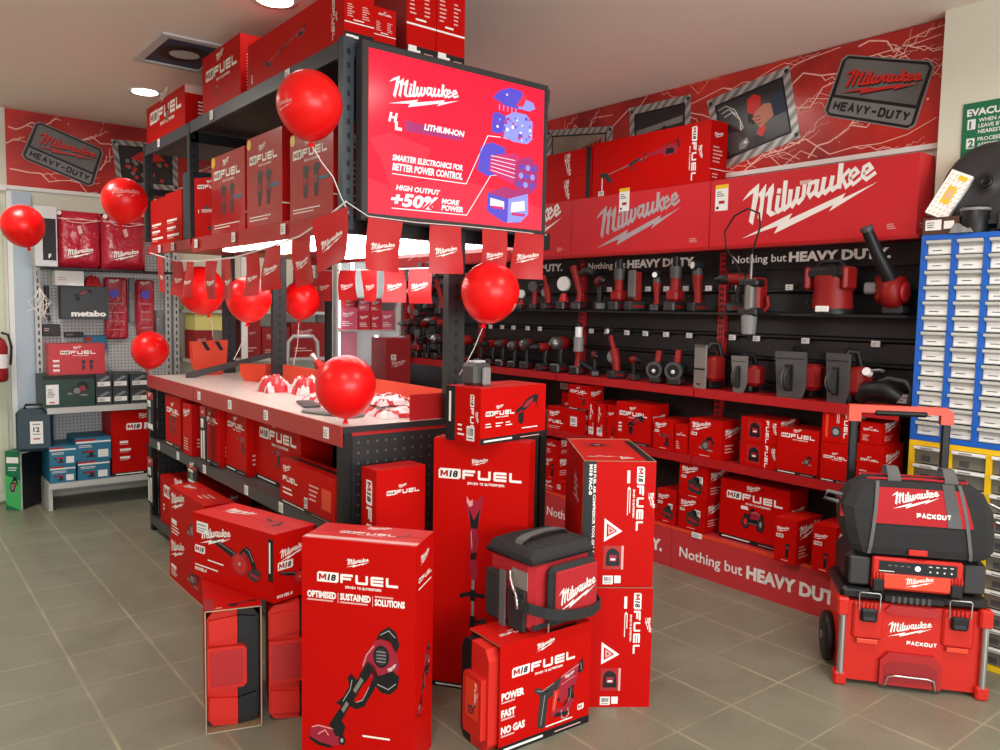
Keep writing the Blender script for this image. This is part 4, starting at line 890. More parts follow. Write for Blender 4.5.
# ================================================================== TOOLS
MC = {}
def cached(key, fn):
    if key not in MC: MC[key] = fn().mesh(key.split('|')[1])
    return MC[key]
def T_batt(w=.075, d=.12, h=.055):
    b_ = B(); b_.cbox(-w/2, w/2, -d/2, d/2, 0, h, 'batt', .01); b_.box(-w/2-.001, w/2+.001, -d/2+.02, d/2-.02, h*.35, h*.6, 'toolred'); return b_
def T_parts(kind):
    """(part name, builder) list; tool stands on z = 0 and points to -Y"""
    P = []
    if kind in ('drill', 'impact', 'hammer'):
        L = {'drill': .10, 'impact': .075, 'hammer': .12}[kind]
        P.append(('battery', T_batt()))
        P.append(('handle', B().tube([(0,.015,.05),(0,.005,.10),(0,.02,.16)], [.021,.018,.023], 'black', 10)))
        b_ = B().lathe([(.02,0),(.032,.015),(.034,.06),(.030,L+.02),(.022,L+.035)], (0,.075,.185), (0,-1,0), 'toolred', 16); b_.lathe([(.0345,.03),(.0345,.045)], (0,.075,.185), (0,-1,0), 'black', 16); P.append(('body', b_))
        P.append(('chuck', B().lathe([(.028,0),(.028,.02),(.022,.045),(.012,.06),(.008,.075)], (0,.075-L-.03,.185), (0,-1,0), 'toolsilver' if kind == 'impact' else 'black', 14)))
    elif kind == 'wrench':
        P.append(('battery', T_batt(.08,.13,.06)))
        P.append(('handle', B().tube([(0,.02,.055),(0,.01,.11),(0,.02,.16)], [.023,.02,.025], 'black', 10)))
        P.append(('body', B().lathe([(.025,0),(.042,.02),(.045,.06),(.040,.11)], (0,.09,.195), (0,-1,0), 'toolred', 16)))
        P.append(('nose', B().lathe([(.042,0),(.045,.03),(.030,.06),(.014,.07),(.012,.09)], (0,-.02,.195), (0,-1,0), 'toolsilver', 16)))
    elif kind == 'grinder':
        P.append(('battery', T_batt(.08,.12,.06)))
        P.append(('body', B().tube([(0,0,.055),(0,.0,.14),(0,-.005,.23)], [.032,.027,.034], 'toolred', 12)))
        P.append(('head', B().tube([(0,.02,.24),(0,-.02,.25),(0,-.05,.25)], [.03,.034,.028], 'toolsilver', 12)))
        P.append(('disc', B().cyl((0,-.055,.25), (0,-.060,.25), .055, 'darkgrey', 24)))
        P.append(('side_handle', B().tube([(.03,-.01,.25),(.12,-.02,.26)], [.012,.017], 'black', 8)))
    elif kind == 'angle':
        P.append(('battery', T_batt(.08,.12,.06)))
        P.append(('body', B().tube([(0,0,.055),(0,.0,.10),(0,-.01,.18),(0,-.01,.24)], [.03,.024,.03,.036], 'toolred', 12)))
        b_ = B().tube([(0,-.01,.24),(0,-.02,.30)], [.036,.028], 'darkgrey', 12); b_.cyl((0,.01,.30),(0,-.05,.30),.034,'black',16); P.append(('head', b_))
        P.append(('lens', B().cyl((0,-.052,.30),(0,-.056,.30),.022,'lens',16)))
    elif kind == 'tower':
        P.append(('battery', T_batt(.085,.13,.06)))
        b_ = B(); b_.cbox(-.045,.045,-.045,.045,.06,.13,'toolred',.015); b_.tube([(0,0,.12),(0,0,.20)], .03, 'toolred', 12); P.append(('body', b_))
        b_ = B(); b_.cyl((0,0,.20),(0,0,.27),.036,'darkgrey',14); b_.cyl((0,0,.27),(0,0,.33),.022,'black',12); P.append(('nozzle', b_))
    elif kind == 'vlight':
        P.append(('battery', T_batt(.085,.12,.06)))
        b_ = B(); b_.cbox(-.035,.035,-.02,.03,.06,.24,'toolred',.01); P.append(('body', b_))
        b_ = B(); b_.cbox(-.042,.042,-.032,-.018,.08,.25,'toolgrey',.006); P.append(('panel', b_))
    elif kind == 'lantern':
        P.append(('battery', T_batt(.075,.11,.05)))
        b_ = B(); b_.tube([(0,.07,.09),(0,.0,.085),(0,-.05,.08)], [.035,.044,.050], 'batt', 16); b_.cyl((0,0,.12),(0,.02,.19),.02,'toolred',10); P.append(('body', b_))
        b_ = B(); b_.cyl((0,-.05,.08),(0,-.062,.08),.05,'darkgrey',20); b_.cyl((0,-.062,.08),(0,-.064,.08),.034,'black',20); b_.ball((0,-.066,.075),.012,'lens',10,6); P.append(('lens', b_))
    elif kind == 'fan':
        P.append(('battery', T_batt(.08,.12,.06)))
        b_ = B(); b_.tube([(0,0,.055),(0,.0,.12)], [.04,.02], 'redmetal', 12); P.append(('body', b_))
        b_ = B().lathe([(.05,0),(.055,.01),(.055,.03),(.03,.05),(.001,.052)], (0,-.02,.19), (0,1,0), 'lens', 20); P.append(('head', b_))
    elif kind == 'arm':
        P.append(('battery', T_batt(.08,.12,.06)))
        b_ = B(); b_.tube([(0,0,.055),(.01,0,.12),(-.02,0,.22),(-.05,-.01,.32)], [.03,.022,.026,.028], 'toolred', 10); P.append(('body', b_))
        b_ = B(); b_.tube([(-.03,0,.26),(.06,0,.29),(.12,0,.27)], [.02,.022,.03], 'dark', 10); P.append(('head', b_))
    elif kind == 'worklight':
        P.append(('battery', T_batt(.08,.12,.06)))
        b_ = B(); b_.tube([(0,0,.055),(.0,0,.12),(0,0,.16)], [.03,.02,.028], 'toolred', 10); b_.tube([(0,0,.10),(.07,0,.06),(.13,0,.04)], [.016,.02,.02], 'black', 8); P.append(('body', b_))
        b_ = B(); b_.cyl((0,0,.16),(0,0,.26),.035,'grey',16); b_.cyl((0,0,.26),(0,0,.33),.026,'lens',16); b_.ball((0,0,.34),.022,'black',12,6); P.append(('head', b_))
    elif kind == 'multitool':
        P.append(('battery', T_batt(.08,.12,.055)))
        b_ = B(); b_.tube([(0,0,.055),(-.01,0,.13),(-.04,0,.20)], [.028,.03,.034], 'toolred', 12); P.append(('body', b_))
        b_ = B(); b_.lathe([(.05,0),(.052,.03),(.03,.05)], (-.05,.02,.15), (0,-1,0), 'grey', 18); P.append(('guard', b_))
        b_ = B(); b_.tube([(-.04,0,.20),(-.07,0,.26),(-.08,-.01,.32)], [.02,.018,.022], 'toolred', 10); b_.cyl((-.08,-.0,.33),(-.08,-.03,.33),.034,'black',16); b_.cyl((-.08,-.03,.33),(-.08,-.034,.33),.018,'lens',12); P.append(('head', b_))
    return P
def tool(kind, name, label, loc, rz, group=None, s=1.0, cat='power tool'):
    e = empty(name, label, cat, loc, rz, group, scale=s)
    k = f'{kind}|'
    if k not in MC: MC[k] = [(n, b_.mesh(n)) for n, b_ in T_parts(kind)]
    for n, me in MC[k]: put(n, me, e)
    return e
W90 = -math.pi/2
G1 = 'tools on the ledge of the tool wall'; G2 = 'tools on the long red shelf of the tool wall'
ZA, ZB = 1.513, 1.0755
up = [('fan','work_light','silver-headed lamp on a red base, leftmost on the ledge right of the big balloon',4.57,.62,.1),
 ('grinder','angle_grinder','small red grinder beside the silver lamp on the upper ledge',4.42,.7,.4),
 ('multitool','disc_saw','dark round-guard cutter under the slogan ending at the left bay',4.27,.85,-.2),
 ('fan','jobsite_fan','white-topped orange fan below the words at the left bay',4.11,1.0,.2),
 ('arm','pruning_saw','tall red jointed tool leaning in front of the first red upright',3.96,.98,.3),
 ('hammer','rotary_hammer','red hooked drill right of the first red upright on the ledge',3.76,1.1,.9),
 ('tower','pipe_expander','tall red and dark tool with round top covering the slogan letters',3.59,1.05,0),
 ('vlight','flood_light','tall grey panelled light on a red battery on the ledge',3.45,1.08,-.3),
 ('angle','angle_drill','slim angled tool with round white face on the ledge',3.27,.78,.2),
 ('tower','rivet_tool','tall tower tool with a pointed black top over the slogan',3.13,1.05,0),
 ('angle','polisher','black round-headed red tool hanging left of the second upright',2.96,.95,-.3)]
for k, n, lab, y, s, r in up: tool(k, n, lab, (3.82, y, ZA), W90+r, G1, s*.95)
lowr = [('impact','impact_driver',5.04,.85,.3,'dark impact driver at the left end of the long red shelf'),
 ('drill','drill',4.89,.9,.1,'second driver from the left on the long red shelf'),
 ('impact','impact_driver',4.76,.95,.3,'third driver from the left on the long red shelf, with grey nose'),
 ('wrench','impact_wrench',4.62,.85,.4,'fourth driver from the left on the red shelf, silver nose'),
 ('wrench','impact_wrench',4.48,.92,.5,'fifth driver from the left, red body and big silver nose'),
 ('drill','drill',4.28,.92,-.2,'black drill standing apart, sixth from the left on the red shelf'),
 ('wrench','impact_wrench',4.12,1.05,.2,'large grey-nosed wrench left of the tall lamp on the red shelf'),
 ('worklight','area_light',3.93,.98,.2,'tall red and silver area light in front of the red upright'),
 ('hammer','rotary_hammer',3.77,.75,.9,'small red tool lying low beside the tall area light'),
 ('multitool','cut_off_tool',3.57,.92,-.2,'round grey-guard cutter with raised red arm on the red shelf'),
 ('lantern','spot_light',3.23,1.02,.35,'round black spotlight, left one of two on the red shelf'),
 ('lantern','spot_light',3.08,1.08,.35,'round black spotlight, right one of two on the red shelf')]
for k, n, y, s, r, lab in lowr: tool(k, n, lab, (3.80, y, ZB), W90+r, G2, s)
tool('drill', 'low_drill', 'red drill lying near the round spotlights on the red shelf', (3.80, 3.42, ZB), W90+1.2, G2, .7)
tool('drill', 'drill', 'red drill with a grey nose pointing down right beside the second upright', (3.83, 2.70, ZA), W90-.9, G1, 1.0)
# big individual tools --------------------------------------------------
# grease/knockout tool with a looped hose
e = empty('grease_gun', 'red and grey grease gun with looped black hose hanging over the slogan', 'power tool', (3.705, 2.51, 1.40), W90)
b_ = B(); b_.cbox(-.05,.045,-.02,.07,.12,.30,'toolred',.015); b_.tube([(.05,.02,.12),(.08,.02,.15),(.07,.02,.2)],.01,'toolred',8); put('body', b_, e)
b_ = B(); b_.cyl((0,-.03,.10),(0,-.03,.26),.030,'toolgrey',16); b_.cbox(-.06,.06,-.06,.02,.095,.14,'black',.01); b_.cbox(-.06,.06,-.06,.02,.25,.29,'black',.01); put('clamp', b_, e)
b_ = B(); b_.cyl((0,-.03,.0),(0,-.03,.10),.036,'grey',16,.042); b_.cyl((0,-.03,-.03),(0,-.03,0),.012,'black',12,.02); put('barrel', b_, e)
b_ = B(); b_.cyl((0,-.03,.29),(0,-.03,.42),.008,'toolsilver',10)
b_.tube([(0,-.03,.42),(.02,-.035,.48),(.05,-.04,.56),(.04,-.04,.63),(-.03,-.04,.66),(-.11,-.04,.63),(-.17,-.04,.55),(-.16,-.035,.46),(-.10,-.03,.38),(-.06,-.03,.31)], .005, 'black', 8); put('hose', b_, e)
# vacuum
e = empty('wet_dry_vacuum', 'red bucket vacuum with black top on the ledge under the word HEAVY', 'vacuum', (3.815, 2.125, ZA), W90)
b_ = B().lathe([(.09,0),(.098,.02),(.098,.03),(.092,.12),(.10,.19)], (0,0,0), (0,0,1), 'toolred', 24); b_.lathe([(.1,.0),(.102,.02),(.095,.035)], (0,0,0), (0,0,1), 'black', 24); b_.cbox(-.035,.035,-.103,-.09,.01,.04,'white',.004); put('tank', b_, e)
b_ = B(); b_.cbox(-.11,.11,-.085,.085,.17,.235,'black',.02); b_.cbox(-.115,-.085,-.09,.02,.12,.235,'toolred',.012); b_.cbox(.085,.115,-.09,.02,.12,.235,'toolred',.012); b_.cyl((.04,-.09,.21),(.04,-.07,.21),.03,'black',16); put('head', b_, e)
put('handle', B().tube([(-.07,-.03,.23),(-.05,-.03,.262),(.05,-.03,.262),(.07,-.03,.23)], .012, 'black', 8), e); put('side_handle', B().tube([(-.12,0,.09),(-.14,0,.06),(-.12,0,.03)],.008,'black',6), e)
# blower
e = empty('leaf_blower', 'red blower with long black nozzle pointing up at the near end of the wall', 'blower', (3.855, 1.83, 1.53), W90)
b_ = B().lathe([(.02,-.045),(.075,-.04),(.082,0),(.075,.04),(.02,.045)], (0,-.01,.09), (1,0,0), 'toolred', 22); b_.cbox(-.10,-.02,-.03,.05,.04,.18,'toolred',.02); b_.cbox(-.15,-.09,-.03,.04,.085,.14,'grey',.01); b_.cbox(-.05,.05,-.04,.04,-.015,.03,'dark',.01); put('housing', b_, e)
b_ = B().tube([(-.01,-.02,.13),(-.015,-.05,.17),(-.05,-.10,.27),(-.08,-.15,.38)], [.042,.036,.029,.026], 'black', 16); b_.cyl((-.079,-.148,.376),(-.083,-.156,.394),.029,'darkgrey',16); put('nozzle', b_, e)
b_ = B().lathe([(.05,0),(.052,.01),(.03,.014)], (.046,-.01,.09), (1,0,0), 'redmetal', 20); put('cover', b_, e)
# planer-like tool showing its sole
def plate_tool(name, lab, y, z0, hgt, wid, rz, sole, red, kind=0, lean=.12):
    e = empty(name, lab, 'power tool', (3.77, y, z0), W90+rz, G2)
    b_ = B()
    if kind == 0: b_.prism([(-wid/2,0),(wid/2,0),(wid/2,hgt),(-wid/2,hgt)], 'y', -.012, 0, sole); b_.box(-wid/2,wid/2,-.0135,-.012,hgt*.42,hgt*.46,'black'); b_.box(-wid*.22,wid*.1,-.0135,-.012,hgt*.07,hgt*.11,'black'); b_.box(-wid/2,wid/2,-.0145,-.012,hgt*.94,hgt,'toolsilver')
    else:
        b_.prism([(-wid/2+.02,0),(wid/2-.02,0),(wid/2,.05),(wid/2,hgt),(-wid/2,hgt)], 'y', -.010, 0, sole)
        b_.box(-wid*.18,wid*.10,-.0113,-.010,hgt*.14,hgt*.72,'black'); b_.box(-wid*.42,wid*.42,-.0113,-.010,hgt*.84,hgt*.86,'black')
    put('sole_plate', b_, e)
    b_ = B(); b_.cbox(wid*.1 if kind == 0 else wid*.3, wid/2+.06, .0, .10, hgt*.18, hgt*.75, 'toolred', .02); put('motor', b_, e)
    b_ = B(); b_.tube([(0,.04,hgt*.9),(.0,.06,hgt*1.06),(.03,.09,hgt*1.02),(.04,.11,hgt*.7)], .016, 'black', 10); put('handle', b_, e); put('battery', B().cbox(-.02,.06,.02,.12,0,.06,'black',.01), e)
    if kind == 2 or kind == 1:
        b_ = B(); b_.lathe([(.060,-.006),(.065,0),(.060,.007)], (-wid*.04,-.004,hgt*.42), (1,0,0), 'dark', 20); b_.cyl((-wid*.12,-.012,hgt*.42),(-wid*.10,-.012,hgt*.42),.058,'toolgrey',20) ; put('blade_guard', b_, e)
    return e
plate_tool('planer', 'planer standing on end showing its pale grey slotted sole', 2.88, ZB, .25, .105, -.3, 'greyplate', 1, 0)
plate_tool('jigsaw', 'jigsaw with small grey sole plate and red motor left of the circular saws', 2.62, ZB, .20, .10, .1, 'toolgrey', 1, 1)
plate_tool('circular_saw', 'circular saw with dark rectangular base plate, left one of the two saws', 2.31, ZB, .24, .17, .15, 'darkgrey', 1, 2)
plate_tool('circular_saw', 'circular saw with tilted dark base plate and chrome lever, nearest the drawer cabinet', 2.05, ZB, .245, .15, -.25, 'darkgrey', 1, 2)
e = empty('band_saw', 'black hooped band saw lying at the near end of the long red shelf', 'power tool', (3.80, 1.80, ZB), W90)
b_ = B(); b_.tube([(-.13,-.03,.03),(-.09,-.05,.08),(0,-.06,.09),(.06,-.04,.05)], [.03,.04,.04,.03], 'black', 12); put('body', b_, e)
b_ = B(); b_.tube([(-.08,-.02,.10),(.0,-.03,.14),(.08,-.03,.13),(.11,-.03,.09),(.10,-.03,.03)], .012, 'dark', 10); put('hoop', b_, e)
b_ = B(); b_.cyl((-.08,-.06,.16),(-.08,-.09,.17),.02,'lens',12); b_.tube([(-.08,-.07,.17),(-.02,-.08,.18),(0,-.08,.175)], .008, 'toolsilver', 8); put('lever', b_, e)
# dense rack of hanging tools beyond the island
ri = 0
far = [('drill',5.55,1.70),('impact',5.70,1.72),('arm',5.62,1.46),('drill',5.80,1.50),('vlight',5.92,1.68),('wrench',5.95,1.44),('hammer',5.60,1.22),('impact',5.74,1.24),('fan',6.05,1.62),('drill',5.90,1.20),('multitool',6.06,1.36),('impact',6.18,1.20),('wrench',5.66,1.0755),('drill',5.82,1.0755),('tower',5.98,1.0755),('impact',6.14,1.0755),('hammer',5.42,1.0755),('wrench',5.30,1.0755)]
ordn = ['topmost row at the near side','topmost row, second','middle, jointed arm','middle row, small drill','pale-fronted and high','middle row, silver nose','lower row at the near side','lower row, second','round pale face, high','lower row, third','round guard, middle','lower row at the far side','on the shelf, first','on the shelf, second','tower shaped, on the shelf','on the shelf, far end','on the shelf nearest the post, hooked','on the shelf, close to the big balloon']
for (k, y, z), od in zip(far, ordn):
    b0 = tool(k, 'hanging_tool', 'tool in the rack past the island: '+od, (3.815, y, z), W90+rnd.uniform(-.4,.5), 'tools on the far rack beyond the island', .9)
    if z > 1.1:
        hk = B(); hk.tube([(.0,.098,-.006),(0,-.05,-.006),(0,-.055,.004)], .004, 'black', 6); put('hook', hk, b0)

# ================================================================== CARTONS STACKED IN FRONT
def vac_front(f):
    w, h = f.w, f.h
    fuel(f, w*.14, h*.815, w*.70, lg=False); logo(f, w*.40, h*.885, w*.20)
    x = w*.05
    for wd, ww in (('OPTIMISED', .26), ('SUSTAINED', .27)):
        text(f, wd, x, h*.742, h*.028, 'ink', .05, 0, w=w*ww); f.rect(x, h*.727, w*ww*.9, h*.007, 'inkdim', 1); x += w*(ww+.035); f.rect(x-w*.02, h*.725, w*.003, h*.045, 'ink', 1)
    text(f, 'SOLUTIONS', x, h*.732, h*.028, 'ink', .05, 0, w=w*.26); f.rect(x, h*.766, w*.16, h*.007, 'inkdim', 1)
    pic(f, 'vacuum', w*.07, h*.085, w*.80, h*.56); f.rect(w*.55, h*.145, w*.24, h*.008, 'ink', 1)
def vac_right(f):
    w, h = f.w, f.h; logo(f, w*.25, h*.90, w*.45); fuel(f, w*.15, h*.83, w*.7, lg=False, tag=False); f.rect(w*.15, h*.80, w*.7, h*.006, 'ink', 1); pic(f, 'vacuum', w*.15, h*.24, w*.65, h*.28)
def vac_top(f):
    w, h = f.w, f.h; logo(f, w*.42, h*.74, w*.22); fuel(f, w*.24, h*.44, w*.5, lg=False, tag=True); pic(f, 'vacuum', w*.74, h*.4, w*.12, w*.12); f.rect(0, h*.05, w, h*.14, 'inkdim', .5)
carton('carton', 'tall red vacuum cleaner carton standing at the very front', (1.085, 2.385, 0), R(-51.1), .39, .187, .755, front=vac_front, right=vac_right, top=vac_top, group='front cartons')
def D_front(f):
    w, h = f.w, f.h; fuel(f, w*.20, h*.885, w*.66, tag=False, lg=True); blurb(f, w*.2, h*.6, w*.4, h*.06, 3)
def D_left(f):
    g_ = f.sub(f.w*.35, f.h*.95, -90); fuel(g_, 0, 0, f.h*.4, lg=False, tag=False)
carton('carton', 'narrow upright red carton standing against the perforated end panel', (1.497, 2.625, 0), R(2), .225, .11, .885, front=D_front, left=D_left, group='front cartons')
def trim_front(f):
    w, h = f.w, f.h; fuel(f, w*.055, h*.845, w*.86, lg=False); logo(f, w*.40, h*.90, w*.18)
    pic(f, 'trimmer', w*.30, h*.03, w*.28, h*.76); strip(f, h*.022, 'STRING TRIMMER')
def trim_left(f): blurb(f, f.w*.2, f.h*.1, f.w*.5, f.h*.3, 4)
carton('carton', 'tallest red carton showing a string trimmer picture, standing behind the cooler bag', (1.725, 2.578, 0), R(-53.6), .383, .10, 1.0, front=trim_front, left=trim_left, group='front cartons')
def grd_front(f):
    w, h = f.w, f.h; fuel(f, w*.07, h*.50, w*.42, tag=True); pic(f, 'recip', w*.52, h*.28, w*.36, h*.6)
    for i in range(3): blurb(f, w*(.07+i*.15), h*.28, w*.11, h*.1, 2, 'ink')
    f.rect(w*.62, h*.2, w*.25, h*.02, 'ink', 1); strip(f, h*.11, 'FUEL ANGLE GRINDER KIT')
def grd_left(f):
    w, h = f.w, f.h; f.rect(0, 0, w*.28, h, 'black', 0); g_ = f.sub(w*.72, h*.88, -90); fuel(g_, 0, 0, h*.8, tag=False); barcode(f, w*.62, h*.05, w*.22, h*.26)
    g2 = f.sub(w*.10, h*.9, -90); g2.rect(0, 0, h*.55, w*.06, 'ink', 2); blurb(f, w*.36, h*.1, w*.2, h*.25, 3, 'ink')
carton('carton', 'small red angle grinder carton balanced on top of the tallest carton', (1.763, 2.330, 1.0015), R(7.7), .366, .19, .210, front=grd_front, left=grd_left, group='front cartons')
e = empty('charger_base', 'small dark grey charger standing on the angle grinder carton', 'charger', (1.845, 2.455, 1.2125), R(10))
b_ = B(); b_.cbox(-.05,.045,-.03,.05,0,.085,'darkgrey',.012); put('body', b_, e)
b_ = B(); b_.cbox(-.02,.02,-.05,-.03,0,.07,'grey',.006); b_.cbox(-.03,.03,-.01,.03,.085,.094,'lightgrey',.003); put('terminal', b_, e)

# hard case built into a sleeve carton
def hardcase(w, d, h, name, lab, loc, rz, flip=False, group=None, cat='tool case'):
    e = empty(name, lab, cat, loc, rz, group)
    s = .58*w
    def shell(x0, x1, m, face):
        b_ = B(); c = .035
        # bevelled shell, front relief panels
        b_.prism([(x0, c*.9),(x0+.02, .006),(x1, 0),(x1, h),(x0+.02, h-.006),(x0, h-c*.9)] if not flip or True else [], 'y', .02, d, m)
        b_.prism([(x0+.006, c),(x1, c*.7),(x1, h*.24),(x0+.006, h*.27)], 'y', .008, .02, m)
        b_.prism([(x0+.006, h-c),(x1, h-c*.7),(x1, h*.76),(x0+.006, h*.73)], 'y', .008, .02, m)
        return b_
    put('red_shell', shell(0, s, 'redplastic', 0), e, label='red half of the case')
    b_ = B(); c = .035; x0, x1 = s+.002, w
    b_.prism([(x0,0),(x1-.02,.008),(x1,c),(x1,h-c),(x1-.02,h-.008),(x0,h)], 'y', .02, d, 'black'); b_.prism([(x0,c*.7),(x1-.01,c),(x1-.01,h*.27),(x0,h*.24)], 'y', .008, .02, 'black'); b_.prism([(x0,h-c*.7),(x1-.01,h-c),(x1-.01,h*.73),(x0,h*.76)], 'y', .008, .02, 'black')
    put('black_shell', b_, e, label='black half of the case')
    b_ = B(); z0, z1, xe = h*.34, h*.70, s+.030
    b_.prism([(.0,z0),(xe-.012,z0+.002),(xe,z0+.014),(xe,z1-.014),(xe-.012,z1-.002),(.0,z1)], 'y', -.004, .02, 'redplastic'); b_.prism([(.010,z0+.014),(xe-.016,z0+.014),(xe-.012,z0+.02),(xe-.012,z1-.02),(xe-.016,z1-.014),(.010,z1-.014)], 'y', -.0065, -.004, 'redmetal')
    put('handle_panel', b_, e, label='raised red handle panel')
    return e
def sleeve(w, d, h, lab, loc, rz, opening='front', top=None, front=None, right=None):
    """open-ended carton sleeve of thin card"""
    b_ = B(); t = .004
    b_.box(0, w, 0, d, 0, t, 'card'); b_.box(0, w, 0, d, h-t, h, 'card', top='red'); b_.box(0, t, 0, d, t, h-t, 'red'); b_.box(w-t, w, 0, d, t, h-t, 'red')
    if opening == 'front':
        for q in ((0,w,-.0008,0,0,t),(0,w,-.0008,0,h-t,h),(0,t,-.0008,0,0,h),(w-t,w,-.0008,0,0,h)): b_.box(*q, 'paleedge')
        b_.box(0, w, d-t, d, t, h-t, 'red')
    if top: top(F(b_, (0,0,h), (1,0,0), (0,1,0), w, d))
    return put('sleeve_carton', b_, None, loc, rz, lab, 'box', 'open sleeve cartons')

def ftop(f):
    w, h = f.w, f.h; f.rect(0, 0, w*.16, h*.30, 'reddark', 1); pic(f, 'recip', w*.38, h*.05, w*.55, h*.13); f.rect(w*.2, h*.04, w*.1, h*.01, 'ink', 1)
LF = (.882, 2.728)
sleeve(.19, .40, .443, 'open-ended red sleeve carton holding an upright case under the blower carton', (*LF, 0), R(-17), top=ftop)
a = R(-17)
hardcase(.176, .36, .428, 'tool_case', 'red and black hard tool case standing inside the brown-edged sleeve', (LF[0]+.007*math.cos(a)-.012*math.sin(a)*-1*-1, LF[1]+.012*math.cos(a)+.007*math.sin(a), .0048), a)
hardcase(.185, .36, .436, 'tool_case', 'red and black hard tool case, bare, between the sleeve and the vacuum carton', (1.088, 2.668, 0), R(-20))
b_ = B()
def blow_front(f):
    w, h = f.w, f.h; logo(f, w*.10, h*.54, w*.40, k=.9); f.rect(w*.06, h*.70, w*.15, h*.18, 'paper', 4)
    f.rect(w*.07, h*.82, w*.11, h*.02, 'grey', 6); f.rect(w*.07, h*.77, w*.12, h*.015, 'grey', 6); f.rect(w*.07, h*.73, w*.09, h*.015, 'grey', 6)
    m18(f, w*.03, h*.38, h*.12); pic(f, 'blower', w*.25, h*.18, w*.60, h*.56); g_ = f.sub(w*.955, h*.93, -90); f.rect(w*.935, h*.30, w*.055, h*.62, 'black', 1); g_.rect(h*.06, -.005, h*.45, h*.035, 'ink', 3)
    text(f, 'M18 BBL-0', w*.03, h*.10, h*.05, 'ink', .04); f.rect(w*.03, h*.175, w*.30, h*.02, 'ink', 1); f.rect(w*.2, h*.30, w*.2, h*.02, 'ink', 1)
def blow_right(f):
    w, h = f.w, f.h; logo(f, w*.12, h*.58, w*.62); m18(f, w*.08, h*.46, h*.12); pic(f, 'blower', w*.12, h*.16, w*.80, h*.30); text(f, 'M18 BBL-0', w*.06, h*.06, h*.045, 'ink', .03); f.rect(w*.93, h*.86, w*.07, h*.12, 'black', 2)
def blow_top(f):
    w, h = f.w, f.h; logo(f, w*.15, h*.4, w*.3); pic(f, 'blower', w*.6, h*.3, w*.25, h*.4); f.rect(0, h*.495, w, h*.01, 'redline', 1)
carton('carton', 'bright red blower carton with big white script lying on the upright cases', (.974, 3.141, .4445), R(-75), .502, .19, .25, front=blow_front, right=blow_right, top=blow_top, group='front cartons')
def h_front(f):
    w, h = f.w, f.h; logo(f, w*.04, h*.58, w*.42); pic(f, 'saw', w*.52, h*.2, w*.34, h*.5); f.rect(w*.05, h*.3, w*.16, h*.09, 'ink', 1); blurb(f, w*.05, h*.1, w*.25, h*.18, 3, 'ink')
wcarton('carton', 'dull red carton on the floor by the island, lower of two behind the blower carton', 1.27, 4.50, 3.92, 0, .222, .155, front=h_front, right=sd_txt, group='front cartons')
wcarton('carton', 'dull red carton, upper of the two stacked on the floor behind the blower carton', 1.275, 4.50, 3.93, .2235, .512, .15, front=h_front, right=sd_txt, top=lambda f: (logo(f, f.w*.1, f.h*.3, f.w*.2), blurb(f, f.w*.6, f.h*.2, f.w*.2, f.h*.5, 3)), group='front cartons')

# nailer carton: case shows at the open left end
def nail_front(f):
    w, h = f.w, f.h; fuel(f, w*.125, h*.685, w*.68, lg=False, tag=True); logo(f, w*.38, h*.85, w*.20)
    pic(f, 'nailer', w*.36, h*.09, w*.55, h*.55)
    for i, wd in enumerate(('POWER', 'FAST', 'NO GAS')): text(f, wd, w*.02, h*(.50-i*.155), h*.065, 'ink', .05, 0, sx=.8); f.rect(w*.02, h*(.47-i*.155), w*.14, h*.015, 'inkdim', 1)
    strip(f, h*.075, 'CORDLESS FRAMING NAILER'); m18(f, w*.86, h*.16, h*.055, s='', w=1.4); f.rect(w*.5, h*.105, w*.3, h*.012, 'ink', 1)
def nail_top(f): 
    w, h = f.w, f.h; fuel(f, w*.12, h*.35, w*.30, tag=False); f.rect(w*.5, h*.02, w*.35, h*.08, 'black', 1)
NL = (1.622, 2.012); nr = R(-2.6)
b_ = B(); w, d, h = .408, .187, .3815; t = .004
b_.box(0, w, 0, t, 0, h, 'red'); b_.box(0, w, d-t, d, 0, h, 'red'); b_.box(w-t, w, t, d-t, 0, h, 'red'); b_.box(0, w-t, t, d-t, 0, t, 'card'); b_.box(0, w-t, t, d-t, h-t, h, 'card', top='redtop')
b_.box(0, w, 0, d, h, h+.0004, 'redtop')
nail_front(F(b_, (0,0,0), (1,0,0), (0,0,1), w, h)); nail_top(F(b_, (0,0,h+.0004), (1,0,0), (0,1,0), w, d))
put('sleeve_carton', b_, None, (*NL, 0), nr, 'red nailer carton open at its left end under the cooler bag', 'box', 'open sleeve cartons')
# the case (its long handle side looks out of the left end, -X)
e = empty('tool_case', 'red and black nailer case sliding out of the left end of the nailer carton', 'tool case', (NL[0]-.035, NL[1]+.008+.008, .006), nr)
cw, ch = .165, .365
b_ = B(); b_.prism([(0,.03),(.02,.004),(cw*.62,0),(cw*.62,ch),(.02,ch-.004),(0,ch-.04)], 'x', 0, .36, 'redplastic'); put('red_shell', b_, e, label='red half of the case')
b_ = B(); b_.prism([(cw*.63,0),(cw-.02,.004),(cw,.03),(cw,ch-.04),(cw-.02,ch-.004),(cw*.63,ch)], 'x', 0, .36, 'black'); put('black_shell', b_, e, label='black half of the case')
b_ = B(); b_.prism([(.012,.05),(cw*.70,.05),(cw*.74,.07),(cw*.74,.24),(cw*.70,.26),(.012,.26)], 'x', -.022, 0, 'redplastic')
b_.prism([(.03,.11),(cw*.62,.11),(cw*.62,.245),(.03,.245)], 'x', -.0235, -.022, 'redorange')
f = F(b_, (-.0235, cw*.62, .11), (0,-1,0), (0,0,1), cw*.62-.03, .135); pic(f, 'nailer', .015, .01, .045); g_ = f.sub(.055, .13, -90); fuel(g_, 0, 0, .075, badge=False, tag=False)
put('handle_panel', b_, e, label='raised red handle panel with small picture')

